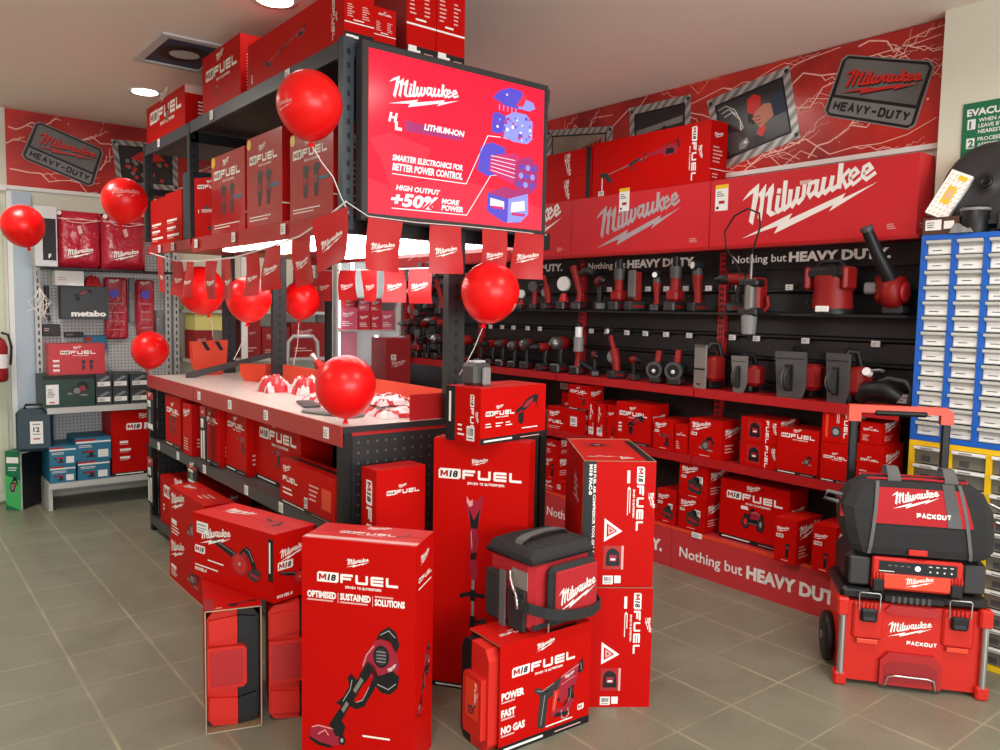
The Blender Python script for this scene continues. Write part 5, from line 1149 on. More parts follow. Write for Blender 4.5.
# compressor cartons
ca = R(-36)
def comp_front(lower=False):
    def g_(f):
        w, h = f.w, f.h
        if not lower:
            f.rect(0, 0, w*.17, h, 'black', 1); g1 = f.sub(w*.095, h*.975, -90); text(g1, 'M18 FAC-0', 0, -.006, w*.042, 'ink', .05, 0, w=h*.24, l=3)
            g1 = f.sub(w*.035+w*.11, h*.975, -90); text(g1, 'M18 FUEL AIR COMPRESSOR TOOL ONLY', 0, -.004, w*.036, 'ink', .03, 0, w=h*.70, l=3)
        g2 = f.sub(w*.74, h*.96, -90); fuel(g2, 0, 0, h*.50, lg=False); logo(g2, h*.20, w*.155, h*.13)
        g3 = f.sub(w*.60, h*.93, -90); g3.rect(0, 0, h*.10, w*.04, 'ink', 1); f.rect(w*.62, h*.78, w*.02, h*.02, 'ink', 1); blurb(g3, h*.14, 0, h*.22, w*.06, 2, 'ink')
        for k, zz in ((0, .36),): 
            g4 = f.sub(w*.30, h*(zz+.02), 0); pic(g4, 'triangle', 0, 0, w*.22, h*.15)
        f.rect(w*.30, h*.14, w*.26, h*.19, 'redmetal', 1); f.rect(w*.55, h*.14, w*.03, h*.19, 'inkdim', 2); pic(f.sub(0,0,lift=.0012), 'radio', w*.33, h*.16, w*.20, h*.15)
        barcode(f, w*.30, h*.02, w*.14, h*.07); f.rect(w*.46, h*.03, w*.09, h*.06, 'paper', 1)
    return g_
def comp_top(f):
    w, h = f.w, f.h; f.rect(0, 0, w, h*.02, 'card', 1)
    f.rect(w*.88, 0, w*.12, h*.0+h*.9, 'black', 1); pic(f, 'triangle', w*.55, h*.10, w*.18, h*.08); f.rect(w*.20, h*.62, w*.42, h*.16, 'redmetal', 1); pic(f.sub(0,0,lift=.0012), 'radio', w*.28, h*.64, w*.22, h*.12); g_ = f.sub(w*.10, h*.18, 0); fuel(g_, 0, 0, w*.4, tag=False)
def comp_left(f):
    w, h = f.w, f.h; g_ = f.sub(w*.5, h*.8, -60); logo(g_, 0, 0, h*.3, 'inkdim'); f.rect(w*.96, 0, w*.04, h, 'card', 1); blurb(f, w*.5, h*.6, w*.3, h*.2, 4)
carton('carton', 'big red compressor carton standing on the floor, lower of the two', (2.075, 2.094, 0), ca, .272, .52, .466, front=comp_front(True), left=comp_left, group='front cartons', edge='card', tape=False)
carton('carton', 'big red compressor carton with black side strip, upper of the two', (2.077, 2.099, .4695), ca, .27, .52, .478, front=comp_front(False), left=comp_left, top=comp_top, group='front cartons', edge='card', tape=False)

# ---- cooler bag
bg = empty('cooler_bag', 'red and black square cooler bag with shoulder strap on the nailer carton', 'bag', (1.762, 2.020, .384), R(2))
bw, bd, bh = .298, .235, .255
b_ = B(); b_.cbox(0, bw, 0, bd, 0, bh, 'redcloth', .022); b_.box(.01, bw-.01, -.001, .002, .01, .03, 'cloth'); put('body', b_, bg)
# lid: quilted, bulging, zip
b_ = B(); n = 26; grid = []
for j in range(n+1):
    for i in range(n+1):
        u, v = i/n, j/n; e_ = min(u, 1-u, v, 1-v)
        z = bh+.010+.030*min(1, e_/.07)**.5-(.006 if .11 < e_ < .16 else 0)+.002*math.sin(7*u+2)*math.sin(5*v)
        grid.append((-.003+u*(bw+.006), -.003+v*(bd+.006), z))
F_ = [(j*(n+1)+i, j*(n+1)+i+1, (j+1)*(n+1)+i+1, (j+1)*(n+1)+i) for j in range(n) for i in range(n)]
b_.raw(grid, F_, 'cloth', True); b_.box(-.003, bw+.003, -.003, bd+.003, bh-.012, bh+.010, 'cloth'); put('lid', b_, bg, label='black padded lid')
b_ = B(); b_.tube([(-.005,-.005,bh-.006),(bw+.005,-.005,bh-.006),(bw+.005,bd+.005,bh-.006),(-.005,bd+.005,bh-.006),(-.005,-.005,bh-.006)], .0035, 'black', 6); put('zip', b_, bg)
b_ = B()
P = [(.020,.10,bh+.030),(.030,.10,bh+.048),(.07,.105,bh+.058),(.15,.11,bh+.062),(.22,.115,bh+.058),(.266,.12,bh+.048),(.276,.12,bh+.030)]
for a_, c_ in zip(P, P[1:]):
    a_, c_ = Vector(a_), Vector(c_); q = (c_-a_).cross(Vector((0,0,1))).normalized()*.019
    for dz in (0, .004): b_.face([a_-q+Vector((0,0,dz)), c_-q+Vector((0,0,dz)), c_+q+Vector((0,0,dz)), a_+q+Vector((0,0,dz))], 'strap')
put('carry_handle', b_, bg, label='grey webbing handle on the lid')
# front pocket with logo
b_ = B(); b_.cbox(.055, bw-.006, -.045, .0, .02, bh-.02, 'cloth', .02); b_.cbox(.070, bw-.02, -.051, -.040, .055, bh-.035, 'redcloth', .012)
f = F(b_, (.07, -.051, .055), (1,0,0), (0,0,1), .21, .125, lift=.001); logo(f, .012, .022, .185, 'ink', 1, 1.15); put('front_pocket', b_, bg, label='red front pocket with white script')
# left side: mesh pockets and webbing
b_ = B(); b_.cbox(-.016, .0, .02, .11, .0, .15, 'cloth', .007); b_.cbox(-.022, .0, .150, bd-.005, .01, .19, 'cloth', .01); put('side_pocket', b_, bg)
b_ = B(); b_.box(-.0225, -.014, .118, .146, .0, .20, 'strap'); b_.box(-.004, -.001, .02, .10, .15, .215, 'greyplate'); put('webbing', b_, bg, label='grey webbing with metal opener plate')
b_ = B(); b_.tube([(-.012,.10,.205),(-.020,.09,.185),(-.026,.075,.165),(-.028,.06,.145)], .0055, 'silver', 8); b_.tube([(-.024,.062,.150),(-.034,.05,.145),(-.036,.035,.128),(-.026,.047,.122),(-.022,.062,.14)], .0045, 'silver', 8)
b_.tube([(-.03,.05,.130),(-.042,.030,.125),(-.046,.022,.098),(-.034,.036,.092),(-.026,.052,.122)], .005, 'silver', 8); put('clip', b_, bg, label='silver snap hook')
b_ = B(); SP = [(-.036,.036,.115),(-.028,-.015,.105),(.01,-.052,.092),(.08,-.066,.072),(.16,-.070,.058),(.24,-.066,.052),(bw-.002,-.050,.060),(bw+.004,.0,.095),(bw+.004,.06,.15)]
for a_, c_ in zip(SP, SP[1:]):
    a_, c_ = Vector(a_), Vector(c_); q = Vector((0,0,.019)); nn = (c_-a_).cross(q).normalized()*.0015
    b_.raw([a_-q-nn,c_-q-nn,c_+q-nn,a_+q-nn,a_-q+nn,c_-q+nn,c_+q+nn,a_+q+nn], [(0,1,2,3),(4,5,6,7),(0,1,5,4),(3,2,6,7)], 'cloth')
b_._fix = True; put('shoulder_strap', b_, bg, label='black webbing shoulder strap')
b_ = B(); b_.box(.03,.036,-.0535,-.0505,.02,.05,'silver'); put('zip_pull', b_, bg)

# ================================================================== CARTONS ON THE ISLAND SHELVES (faces -X)
GI = 'cartons on the island shelves'
XS = 1.452
I_ = [
 ('red carton with thin tool picture at the far end of the middle shelf', 5.23, 4.92, .622, .940, .2, fr_fuel('wrench', (), 'TOOL', px=.3, py=.14, ps=.35, fy=.66, wb=False)),
 ('pale red tall carton with big upright script on the middle shelf', 4.84, 4.68, .622, .925, .2, lambda f: (logo(f, f.w*.06, f.h*.72, f.w*.8), blurb(f, f.w*.1, f.h*.08, f.w*.7, f.h*.25, 5))),
 ('dark red carton, leftmost of the three big fuel cartons', 4.56, 4.28, .622, .958, .22, fr_fuel(None, ('POWER','SPEED','TORQ'), 'DRILL', px=.6, py=.2, ps=.25, fy=.70)),
 ('dark red carton with impact tool picture, middle of the three big fuel cartons', 4.26, 3.965, .622, .960, .22, fr_fuel('drill', (), 'IMPACT WRENCH', px=.62, py=.25, ps=.30, fy=.70, wb=False)),
 ('dark red carton with impact tool picture, nearest of the three big fuel cartons', 3.955, 3.41, .622, .955, .16, fr_fuel('drill', (), 'IMPACT DRIVER', px=.42, py=.20, ps=.26, fy=.66, wb=True)),
]
offs = [.01,.0,.02,.05,.095]
for (lab, y0, y1, z0, z1, d, fn), o_ in zip(I_, offs): wcarton('carton', lab, XS+o_, y0, y1, z0, z1, d, front=fn, right=side_blank, group=GI)
def low_front(f):
    w, h = f.w, f.h; logo(f, w*.06, h*.72, w*.16); fuelword(f, w*.06, h*.52, h*.12); blurb(f, w*.06, h*.2, w*.22, h*.2, 2, 'ink'); blurb(f, w*.56, h*.3, w*.18, h*.4, 4); f.rect(w*.78, h*.25, w*.16, h*.45, 'redorange', 1); barcode(f, w*.47, h*.1, w*.06, h*.24); strip(f, h*.08, '')
wcarton('carton', 'low wide red carton leaning out at the near end of the middle shelf', 1.443, 3.40, 2.86, .6235, .818, .10, front=low_front, top=lambda f: f.rect(0, f.h*.4, f.w, f.h*.25, 'black', 1), group=GI)
for i, (lab, y0, y1, z0, z1, dx) in enumerate((('red carton deep on the middle shelf behind the low wide carton', 3.02, 2.88, .622, .88, .22), ('second red carton deep on the middle shelf near the end panel', 3.17, 3.04, .622, .80, .24))):
    wcarton('carton', lab, XS+dx, y0, y1, z0, z1, .2, front=fr_small, group=GI)
wcarton('carton', 'dark red fuel carton at the far end of the bottom shelf', 1.455, 5.34, 4.56, .102, .405, .3, front=fr_fuel('drill', ('PWR','SPD'), None, px=.5, ps=.2, py=.1, fy=.6), right=side_small, group=GI)
for i, (lab, y0, y1, z1) in enumerate((('red carton low on the bottom shelf seen above the blower carton', 4.40, 3.95, .35), ('red carton on the bottom shelf behind the blower carton end', 3.85, 3.35, .42), ('wide red carton on the bottom shelf behind the vacuum carton', 3.30, 2.90, .40))):
    wcarton('carton', lab, 1.50, y0, y1, .102, z1, .3, front=fr_fuel(None, ('A','B'), None, wb=False), group=GI)
# blister packs hung on the shelf rails
def pack(lab, y, z1, h, w=.075, x=1.432, kind=0):
    b_ = B(); b_.box(x-.006, x, y-w/2, y+w/2, z1-h, z1, 'black'); f = F(b_, (x-.006, y+w/2, z1-h), (0,-1,0), (0,0,1), w, h)
    f.rect(0, h*.82, w, h*.18, 'redline', 1); logo(f, w*.25, h*.87, w*.5, 'ink', 2); f.rect(w*.12, h*.62, w*.5, h*.16, 'paper', 1); blurb(f, w*.16, h*.64, w*.4, h*.06, 2, 'black')
    if kind: 
        f.rect(w*.12, h*.05, w*.24, h*.5, 'paper', 1); f.rect(w*.5, h*.05, w*.3, h*.52, 'paper', 1); f.poly([(w*.6,h*.08),(w*.66,h*.5),(w*.7,h*.5),(w*.7,h*.08)], 'redline', 2)
    else: f.rect(w*.1, h*.04, w*.8, h*.14, 'paper', 1); f.rect(w*.3, h*.2, w*.3, h*.35, 'grey', 1)
    o = put('blister_pack', b_, None, label=lab, cat='packet', group='blister packs hung on the island')
    hk = B(); hk.tube([(x-.003, y, z1-.012), (x+.02, y, z1-.006)], .003, 'black', 6); put('peg_hook', hk, o)
pack('blister pack hanging at the far post above the middle shelf', 5.44, .93, .25, .15)
pack('blister pack hanging at the far post below the middle shelf', 5.46, .50, .31, .13, kind=1)
pack('slim blister pack twisted beside the middle post of the island', 4.40, .945, .30, .09, kind=1)
pack('short blister pack hanging under the middle shelf by the fuel carton', 4.60, .585, .10, .17)

# overhead: cartons on the lower deck
def up_front(f):
    w, h = f.w, f.h; fuel(f, w*.08, h*.70, w*.78); pic(f, 'wrench', w*.28, h*.20, w*.5, h*.42); blurb(f, w*.08, h*.05, w*.8, h*.07, 2, 'ink'); f.disc(w*.07, h*.93, w*.06, 'yellow', 1)
    f.rect(w*.66, h*.40, w*.25, h*.035, 'teal', 3)
GD = 'cartons on the overhead deck'
for lab, y0, y1, z1 in (('overhead red carton nearest the corner post with a yellow spot', 3.305, 2.90, 2.225), ('overhead red carton with yellow spot, second from the corner post', 3.80, 3.39, 2.285), ('overhead red carton with yellow spot, third from the corner post', 4.30, 3.83, 2.265)):
    wcarton('carton', lab, XS, y0, y1, MZ+.001, z1, .3, front=up_front, right=side_small, group=GD, m='redfilm')
def up2(f):
    w, h = f.w, f.h; fuel(f, w*.1, h*.82, w*.78, tag=False); text(f, '1', w*.12, h*.42, h*.05, 'ink', .05); blurb(f, w*.22, h*.42, w*.6, h*.06, 3, 'ink'); f.rect(w*.4, h*.14, w*.12, h*.05, 'dark', 1); text(f, '3', w*.68, h*.14, h*.04, 'ink', .05); f.rect(w*.3, h*.48, w*.14, h*.05, 'dark', 1)
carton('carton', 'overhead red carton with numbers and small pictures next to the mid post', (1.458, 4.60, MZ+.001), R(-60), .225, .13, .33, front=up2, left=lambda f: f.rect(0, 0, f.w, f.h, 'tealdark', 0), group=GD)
def up3(f):
    w, h = f.w, f.h
    for i in range(3): f.rect(w*.1, h*(.42-.15*i), w*(.62,.55,.72)[i], h*.045, 'ink', 1); f.rect(w*.1, h*(.38-.15*i), w*.4, h*.02, 'inkdim', 1)
wcarton('carton', 'low overhead red carton with three white lines, left one of two', 1.46, 5.48, 5.16, MZ+.001, 2.155, .25, front=up3, group=GD)
wcarton('carton', 'low overhead red carton with three white lines, right one of two', 1.455, 5.14, 4.82, MZ+.001, 2.165, .25, front=up3, group=GD)
wcarton('carton', 'thin dark blue-grey case edge beside the numbered overhead carton', 1.457, 4.80, 4.68, MZ+.001, 2.25, .25, m='tealdark', group=GD, tape=False)
# cartons on top of the island
ZT = DZ+.009
GT = 'cartons on top of the island'
wcarton('carton', 'red saw carton on the island top, farthest of the left row', 1.45, 5.50, 4.72, ZT, 2.735, .24, front=fr_fuel('saw', ('A','B'), None, px=.50, py=.30, ps=.35, fy=.50, wb=False), right=lambda f: (f.rect(0, f.h*.80, f.w, f.h*.2, 'inkdim', 1), blurb(f, f.w*.3, f.h*.2, f.w*.5, f.h*.45, 5, 'ink'), f.rect(0, 0, f.w, f.h*.06, 'black', 1)), group=GT)
wcarton('carton', 'tall red carton on the island top between two long ones', 1.45, 4.42, 3.87, ZT, 2.80, .3, front=fr_fuel('drill', ('A','B'), None, px=.35, py=.2, ps=.18, fy=.55, wb=False), right=lambda f: blurb(f, f.w*.1, f.h*.1, f.w*.7, f.h*.6, 12, 'inkdim'), group=GT)
def top_s(f):
    w, h = f.w, f.h; strip(f, h*.16 if h < .25 else h*.11, ''); f.rect(w*.06, h*.05, w*.28, h*.06, 'ink', 3); f.rect(0, h*.32, w, h*.02, 'ink', 1); blurb(f, w*.3, h*.36, w*.5, h*.05, 1, 'ink'); blurb(f, w*.1, h*.42, w*.25, h*.25, 6); blurb(f, w*.6, h*.42, w*.25, h*.25, 6); fuel(f, w*.2, h*.82, w*.6, tag=False)
def long2(f):
    w, h = f.w, f.h; pic(f, 'longtrimmer', w*.20, h*.25, w*.45, h*.5); g_ = f.sub(w*.90, h*.85, -90); fuel(g_, 0, 0, h*.75); f.rect(w*.05, h*.1, .008, h*.2, 'ink', 1)
wcarton('carton', 'long red carton along the top left edge of the island', 1.452, 3.78, 2.81, ZT, 2.715, .126, front=long2, right=top_s, group=GT)
carton('carton', 'short red carton between the corner carton and the pair on the island top', (1.581, 2.815, ZT), 0, .098, .3, .155, front=top_s, group=GT)
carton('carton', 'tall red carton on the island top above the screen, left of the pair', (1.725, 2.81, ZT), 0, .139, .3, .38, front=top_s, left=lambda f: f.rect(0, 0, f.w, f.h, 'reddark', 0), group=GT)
carton('carton', 'tall red carton on the island top above the screen, right of the pair', (1.867, 2.81, ZT), 0, .142, .3, .38, front=top_s, group=GT)
carton('carton', 'pink-lit red carton standing behind the short carton on the island top', (1.62, 3.15, ZT), 0, .3, .2, .37, front=fr_small, group=GT)

# things lying on the table
def crumple(name, lab, cx, cy, z, rx, ry, h, m, seed, cat, group=None, rz=0, m2=None):
    r = random.Random(seed); b_ = B(); n = 14; g = []
    ph = [r.uniform(0, 6) for _ in range(6)]
    for j in range(n+1):
        for i in range(n+1):
            u, v = i/n*2-1, j/n*2-1; e_ = max(abs(u), abs(v)); k = 1-.12*abs(math.sin(3*math.atan2(v, u)+ph[0]))
            zz = 0 if e_ > .999 else h*(1-e_**4)*(.80+.13*math.sin(5*u+ph[1])*math.cos(4*v+ph[2])+.09*r.uniform(-1, 1))
            g.append((u*rx*k, v*ry*k, max(.0005, zz)))
    Fq = [(j*(n+1)+i, j*(n+1)+i+1, (j+1)*(n+1)+i+1, (j+1)*(n+1)+i) for j in range(n) for i in range(n)]
    for q in Fq:
        c = sum(g[i][0] for i in q)/4; b_.raw([g[i] for i in q], [(0,1,2,3)], m2 if m2 and math.sin(c*55+ph[3]+seed+sum(g[i][1] for i in q)*14) > .45 else m, False)
    me = b_.mesh(name); import bmesh
    bm = bmesh.new(); bm.from_mesh(me); bmesh.ops.remove_doubles(bm, verts=bm.verts, dist=1e-6); bm.to_mesh(me); bm.free()
    return put(name, me, None, (cx, cy, z), rz, lab, cat, group)
crumple('wrapped_garment', 'red item in clear crinkled wrap on the table, left of two', 1.76, 4.22, TZ+.001, .085, .09, .105, 'redwrap', 1, 'packet', 'wrapped goods on the table', m2='plasticwrap')
crumple('wrapped_garment', 'red item in clear crinkled wrap on the table, right of two', 1.86, 4.02, TZ+.001, .085, .09, .11, 'redwrap', 2, 'packet', 'wrapped goods on the table', m2='plasticwrap')
crumple('wrapped_shirt', 'white and red shirt in clear plastic behind the big table balloon', 1.82, 3.62, TZ+.001, .13, .16, .06, 'plasticwrap', 3, 'packet', 'wrapped goods on the table', m2='redwrap')
crumple('wrapped_shirt', 'stack of shirts in clear plastic at the near right corner of the table', 1.83, 3.08, TZ+.001, .13, .17, .05, 'plasticwrap', 4, 'packet', 'wrapped goods on the table', m2='redwrap')
crumple('wrapped_shirt', 'upper crinkled shirt packet on the near corner pile of the table', 1.84, 3.14, TZ+.045, .11, .13, .045, 'plasticwrap', 5, 'packet', 'wrapped goods on the table', m2='redwrap')
b_ = B(); b_.cbox(0,.09,0,.30,0,.016,'grey',.005); put('catalogue', b_, None, (1.60, 3.02, TZ+.001), R(20), 'grey booklet lying on the table left of the balloon', 'booklet', 'booklets on the table')
b_ = B(); b_.cbox(0,.08,0,.22,0,.012,'darkgrey',.004); put('catalogue', b_, None, (1.58, 3.45, TZ+.001), R(-15), 'dark booklet farther back on the table near the shirts', 'booklet', 'booklets on the table')
# red cloth bags hanging over the divider at the back of the table
def redbag(lab, x, y, z, w, h, rz, stripes=False):
    b_ = B(); b_.prism([(-w/2,h*.95),(-w*.46,h*.3),(-w*.30,0),(w*.32,0),(w*.46,h*.35),(w/2,h)], 'y', -.03, .03, 'redorange')
    o = put('tool_pouch', b_, None, (x, y, z), rz, lab, 'pouch', 'red pouches beyond the table')
    if stripes:
        s_ = B()
        for k in (-.25, .12): s_.prism([(w*k,h*.96),(w*(k+.12),h*.96),(w*(k+.25),h*.72),(w*(k+.15),h*.70)], 'y', -.034, -.0305, 'black')
        put('strap_loop', s_, o)
redbag('hanging orange-red pouch with two dark diagonal loops at the far end of the table', 1.80, 5.42, TZ+.001, .24, .235, 0, True)
redbag('small orange-red cloth pouch on the table right of the grey post', 1.90, 4.85, TZ+.001, .20, .11, R(-60))
b_ = B(); b_.tube([(.10,0,0),(.02,.0,.05),(-.06,0,.12)], [.03,.035,.022], 'redplastic', 12); b_.cyl((-.06,0,.12),(-.10,0,.155),.012,'silver',10,.02); o = put('demo_drill', b_, None, (1.98+.12, 4.30, TZ+.03), R(-70), 'red demonstration drill standing on the table behind the wrapped caps', 'power tool')
b_ = B(); b_.cbox(.05,.13,-.03,.03,-.028,.02,'black',.01); put('battery', b_, o)

# ================================================================== FAR WALL SHELVING (faces -Y)
YB = 6.80
lu = empty('wall_shelving', 'pale grey perforated wall shelving stocked with mixed brands left of the island', 'shelving', (1.4, 6.4, 0))
def lp(name, b_, label=None):
    b_.v = [(x-1.4, y-6.4, z) for x, y, z in b_.v]; return put(name, b_, lu, label=label)
lp('perforated_panel', B().box(.99, 2.0, YB, YB+.03, .05, 2.18, 'peglight'))
for x in (1.00, 1.92, 1.985):
    b_ = B(); b_.box(x-.02, x+.02, YB-.05, YB, .0, 2.20, 'pegwhite')
    z = .1
    while z < 2.15: b_.box(x-.006, x+.006, YB-.051, YB-.05, z, z+.03, 'darkgrey'); z += .055
    lp('slotted_upright', b_)
for z in (.20, .745):
    b_ = B(); b_.box(.985, 1.93, 6.40, YB-.05, z-.02, z, 'pegwhite'); b_.box(.985, 1.93, 6.39, 6.40, z-.04, z+.002, 'pegwhite'); lp('shelf', b_)
b_ = B(); b_.box(.985, 1.01, 6.42, YB-.05, .0, .18, 'pegwhite'); b_.box(1.9, 1.93, 6.42, YB-.05, .0, .18, 'pegwhite'); lp('foot', b_)
b_ = B(); b_.box(1.02, 1.90, 6.50, YB-.05, 1.735, 1.75, 'black'); lp('shelf', b_, 'dark upper shelf')
GLu = 'goods on the pale wall shelving'
def scart(label, x0, x1, yf, z0, z1, d, **kw): return carton(kw.pop('name', 'carton'), label, (x0, yf, z0), 0, x1-x0, d, z1-z0, **kw)
scart('grey box with dark window front at the top left of the wall shelving', .945, 1.085, 6.45, 1.752, 2.17, .2, front=lambda f: (f.rect(f.w*.35, f.h*.1, f.w*.6, f.h*.7, 'black', 1), text(f, 'F', f.w*.6, f.h*.14, f.h*.07, 'paper', .03, l=3)), m='lightgrey', group=GLu)
for lab, x0, x1, rz in (('red plastic-wrapped shirt pack with white script, left one on the dark upper shelf', 1.09, 1.385, 0), ('red plastic-wrapped shirt pack with white script, right one on the dark upper shelf', 1.392, 1.70, 0)):
    b_ = B(); w = x1-x0; n = 12; g = []; r = random.Random(int(x0*100)); h_ = .41
    for j in range(n+1):
        for i in range(n+1):
            u, v = i/n, j/n; e_ = min(u, 1-u, v, 1-v); g.append((u*w, -.05*min(1, e_*7)**.5+r.uniform(-.006,.006)*(e_>.01), v*h_))
    Fq = [(j*(n+1)+i, j*(n+1)+i+1, (j+1)*(n+1)+i+1, (j+1)*(n+1)+i) for j in range(n) for i in range(n)]
    b_.raw(g, Fq, 'bagred', True); b_.raw([(p[0], .06-p[1]*.5, p[2]) for p in g], [q[::-1] for q in Fq], 'bagred', True); b_.box(.004, w-.004, .0, .06, 0, h_-.002, 'bagred')
    f = F(b_, (0,-.062,0), (1,0,0), (0,0,1), w, h_); logo(f, w*.2, h_*.16, w*.62); f.line([(w*.12,h_*.86),(w*.3,h_*.80),(w*.6,h_*.79),(w*.9,h_*.84)], .006, 'inkdim', 1); f.poly([(w*.45,h_*.72),(w*.5,h_*.58),(w*.58,h_*.62),(w*.53,h_*.75)], 'inkdim', 1); f.disc(w*.06, h_*.94, .016, 'ink', 1)
    f.rect(w*.02, h_*.84, w*.96, h_*.015, 'inkdim', .5)
    put('shirt_pack', b_, None, (x0, 6.56, 1.752), 0, lab, 'packet', GLu)

def metabo(f): text(f, 'metabo', f.w*.20, f.h*.10, f.h*.17, 'paper', .05, 0, w=f.w*.74, l=2); pic(f, 'recip', f.w*.25, f.h*.55, f.w*.4, f.h*.4)
scart('black power tool carton with white lowercase lettering hung on the perforated panel', 1.13, 1.45, 6.62, 1.375, 1.62, .12, front=metabo, m='metabogrey', group=GLu, tape=False)

scart('white narrow carton on top of the black lettered carton', 1.09, 1.28, 6.60, 1.624, 1.73, .15, m='paper', group=GLu, front=lambda f: blurb(f, f.w*.1, f.h*.3, f.w*.4, f.h*.3, 2))
crumple('red_item_bag', 'small dark red bag beside the white narrow carton', 1.35, 6.66, 1.624, .06, .05, .09, 'redcloth', 9, 'packet', GLu)
def longpk(lab, x0, x1, z0, z1):
    b_ = B(); b_.cbox(0, x1-x0, 0, .04, 0, z1-z0, 'bagred', .015); f = F(b_, (0,0,0), (1,0,0), (0,0,1), x1-x0, z1-z0)
    logo(f, .03, (z1-z0)*.9, .08); f.disc(.07, (z1-z0)*.74, .035, 'blueink', 1)
    for k in range(4): f.rect(.03, (z1-z0)*(.15+.14*k), x1-x0-.06, .004, 'inkdim', 1)
    put('hanging_pack', b_, None, (x0, YB-.045, z0), 0, lab, 'packet', GLu)
longpk('long red hanging pack on the perforated panel, left one with a purple spot', 1.45, 1.62, 1.22, 1.70)
longpk('long red hanging pack on the perforated panel, right one near the slotted upright', 1.68, 1.82, 1.24, 1.69)
def hangs(lab, x0, x1, z0, z1, m, extra=None):
    b_ = B(); b_.cbox(0, x1-x0, 0, .04, 0, z1-z0, m, .004); f = F(b_, (0,0,0), (1,0,0), (0,0,1), x1-x0, z1-z0)
    (extra or (lambda f: blurb(f, f.w*.1, f.h*.4, f.w*.4, f.h*.3, 2, 'inkdim')))(f); put('hanging_pack', b_, None, (x0, YB-.045, z0), 0, lab, 'packet', GLu)
hangs('black hanging pack low on the left of the panel', .985+.04, 1.14, 1.245, 1.335, 'dark'); hangs('thin black hanging pack right of centre above the red fuel carton', 1.17, 1.30, 1.235, 1.275, 'dark')
hangs('teal hanging pack with a red corner right of the fuel carton', 1.31, 1.46, 1.14, 1.25, 'teal', lambda f: f.rect(0, f.h*.6, f.w*.3, f.h*.3, 'redline', 1))
hangs('black clip tool hanging at the upper left of the panel', 1.045, 1.075, 1.42, 1.62, 'black'); hangs('grey slim pack hanging between the two long red packs', 1.63, 1.67, 1.35, 1.70, 'grey'); hangs('grey pack hanging right of the long red packs', 1.83, 1.88, 1.25, 1.45, 'grey')
hangs('small dark pack hanging below the black clip tool', 1.045, 1.08, 1.36, 1.40, 'dark')
scart('red fuel carton with small tool pictures leaning on the panel above the green cartons', 1.02, 1.39, 6.50, .975, 1.20, .16, front=lambda f: (fuel(f, f.w*.20, f.h*.66, f.w*.62), block(f, ('AAA','AAA','AAA'), f.w*.07, f.h*.42, f.h*.08), pic(f, 'wrench', f.w*.55, f.h*.12, f.w*.28, f.h*.36)), m='redlit', group=GLu)

def hik(f):
    f.rect(f.w*.06, f.h*.1, f.w*.24, f.h*.62, 'paper', 1); blurb(f, f.w*.09, f.h*.3, f.w*.15, f.h*.3, 4, 'grey'); f.rect(f.w*.12, f.h*.14, f.w*.10, f.h*.04, 'redline', 2)
    pic(f, 'saw', f.w*.45, f.h*.25, f.w*.45, f.h*.6); f.rect(0, f.h*.88, f.w, f.h*.12, 'black', .5)
scart('large dark green saw carton with white label on the second shelf', .965, 1.30, 6.42, .747, .975, .3, front=hik, m='greendark', group=GLu)
def hik2(f): f.rect(f.w*.1, f.h*.22, f.w*.8, f.h*.30, 'paper', 1); blurb(f, f.w*.15, f.h*.26, f.w*.6, f.h*.2, 3, 'black'); f.poly([(f.w*.15,f.h*.6),(f.w*.7,f.h*.9),(f.w*.9,f.h*.8),(f.w*.4,f.h*.55)], 'grey', 1)
for i, (x0, col) in enumerate(((1.31,'left'),(1.425,'middle'),(1.548,'right'))):
    for j, row in enumerate(('lower','upper')):
        scart(f'small black tool carton with white label, {col} column, {row} row on the second shelf', x0, x0+(.108 if i < 2 else .13), 6.43, .747+j*.114, .747+j*.114+.112, .28, front=hik2, m='metabogrey', group=GLu)
def mak(f):
    f.rect(0, f.h*.86, f.w*.55, f.h*.10, 'redline', 1); f.rect(0, f.h*.78, f.w, f.h*.08, 'paper', 1); pic(f, 'drill', f.w*.1, f.h*.1, f.w*.5, f.h*.4); f.rect(f.w*.62, f.h*.1, f.w*.3, f.h*.35, 'paper', 1); blurb(f, f.w*.08, f.h*.56, f.w*.6, f.h*.15, 2, 'paper')
for lab, x0, x1, z0, z1 in (('small teal tool carton, lower of the left pair on the bottom shelf', .995, 1.16, .202, .325), ('small teal tool carton, upper of the left pair on the bottom shelf', .995, 1.165, .327, .465), ('larger teal tool carton, lower of the right pair on the bottom shelf', 1.175, 1.39, .202, .345), ('larger teal tool carton, upper of the right pair on the bottom shelf', 1.165, 1.40, .347, .51)):
    scart(lab, x0, x1, 6.41, z0, z1, .33, front=mak, m='teal', group=GLu, tape=False)
def m18big(f):
    m18(f, f.w*.22, f.h*.70, f.h*.10); fuelword(f, f.w*.22+f.h*.26, f.h*.70, f.h*.10); block(f, ('POW','SPEEDX','SIZEX'), f.w*.12, f.h*.5, f.h*.05, 2.4); strip(f, f.h*.05, ''); pic(f, 'nailer', f.w*.5, f.h*.08, f.w*.4, f.h*.5); logo(f, f.w*.4, f.h*.86, f.w*.25)
scart('big red fuel carton standing on the bottom shelf behind the island corner', 1.41, 1.88, 6.43, .202, .695, .3, front=m18big, group=GLu)
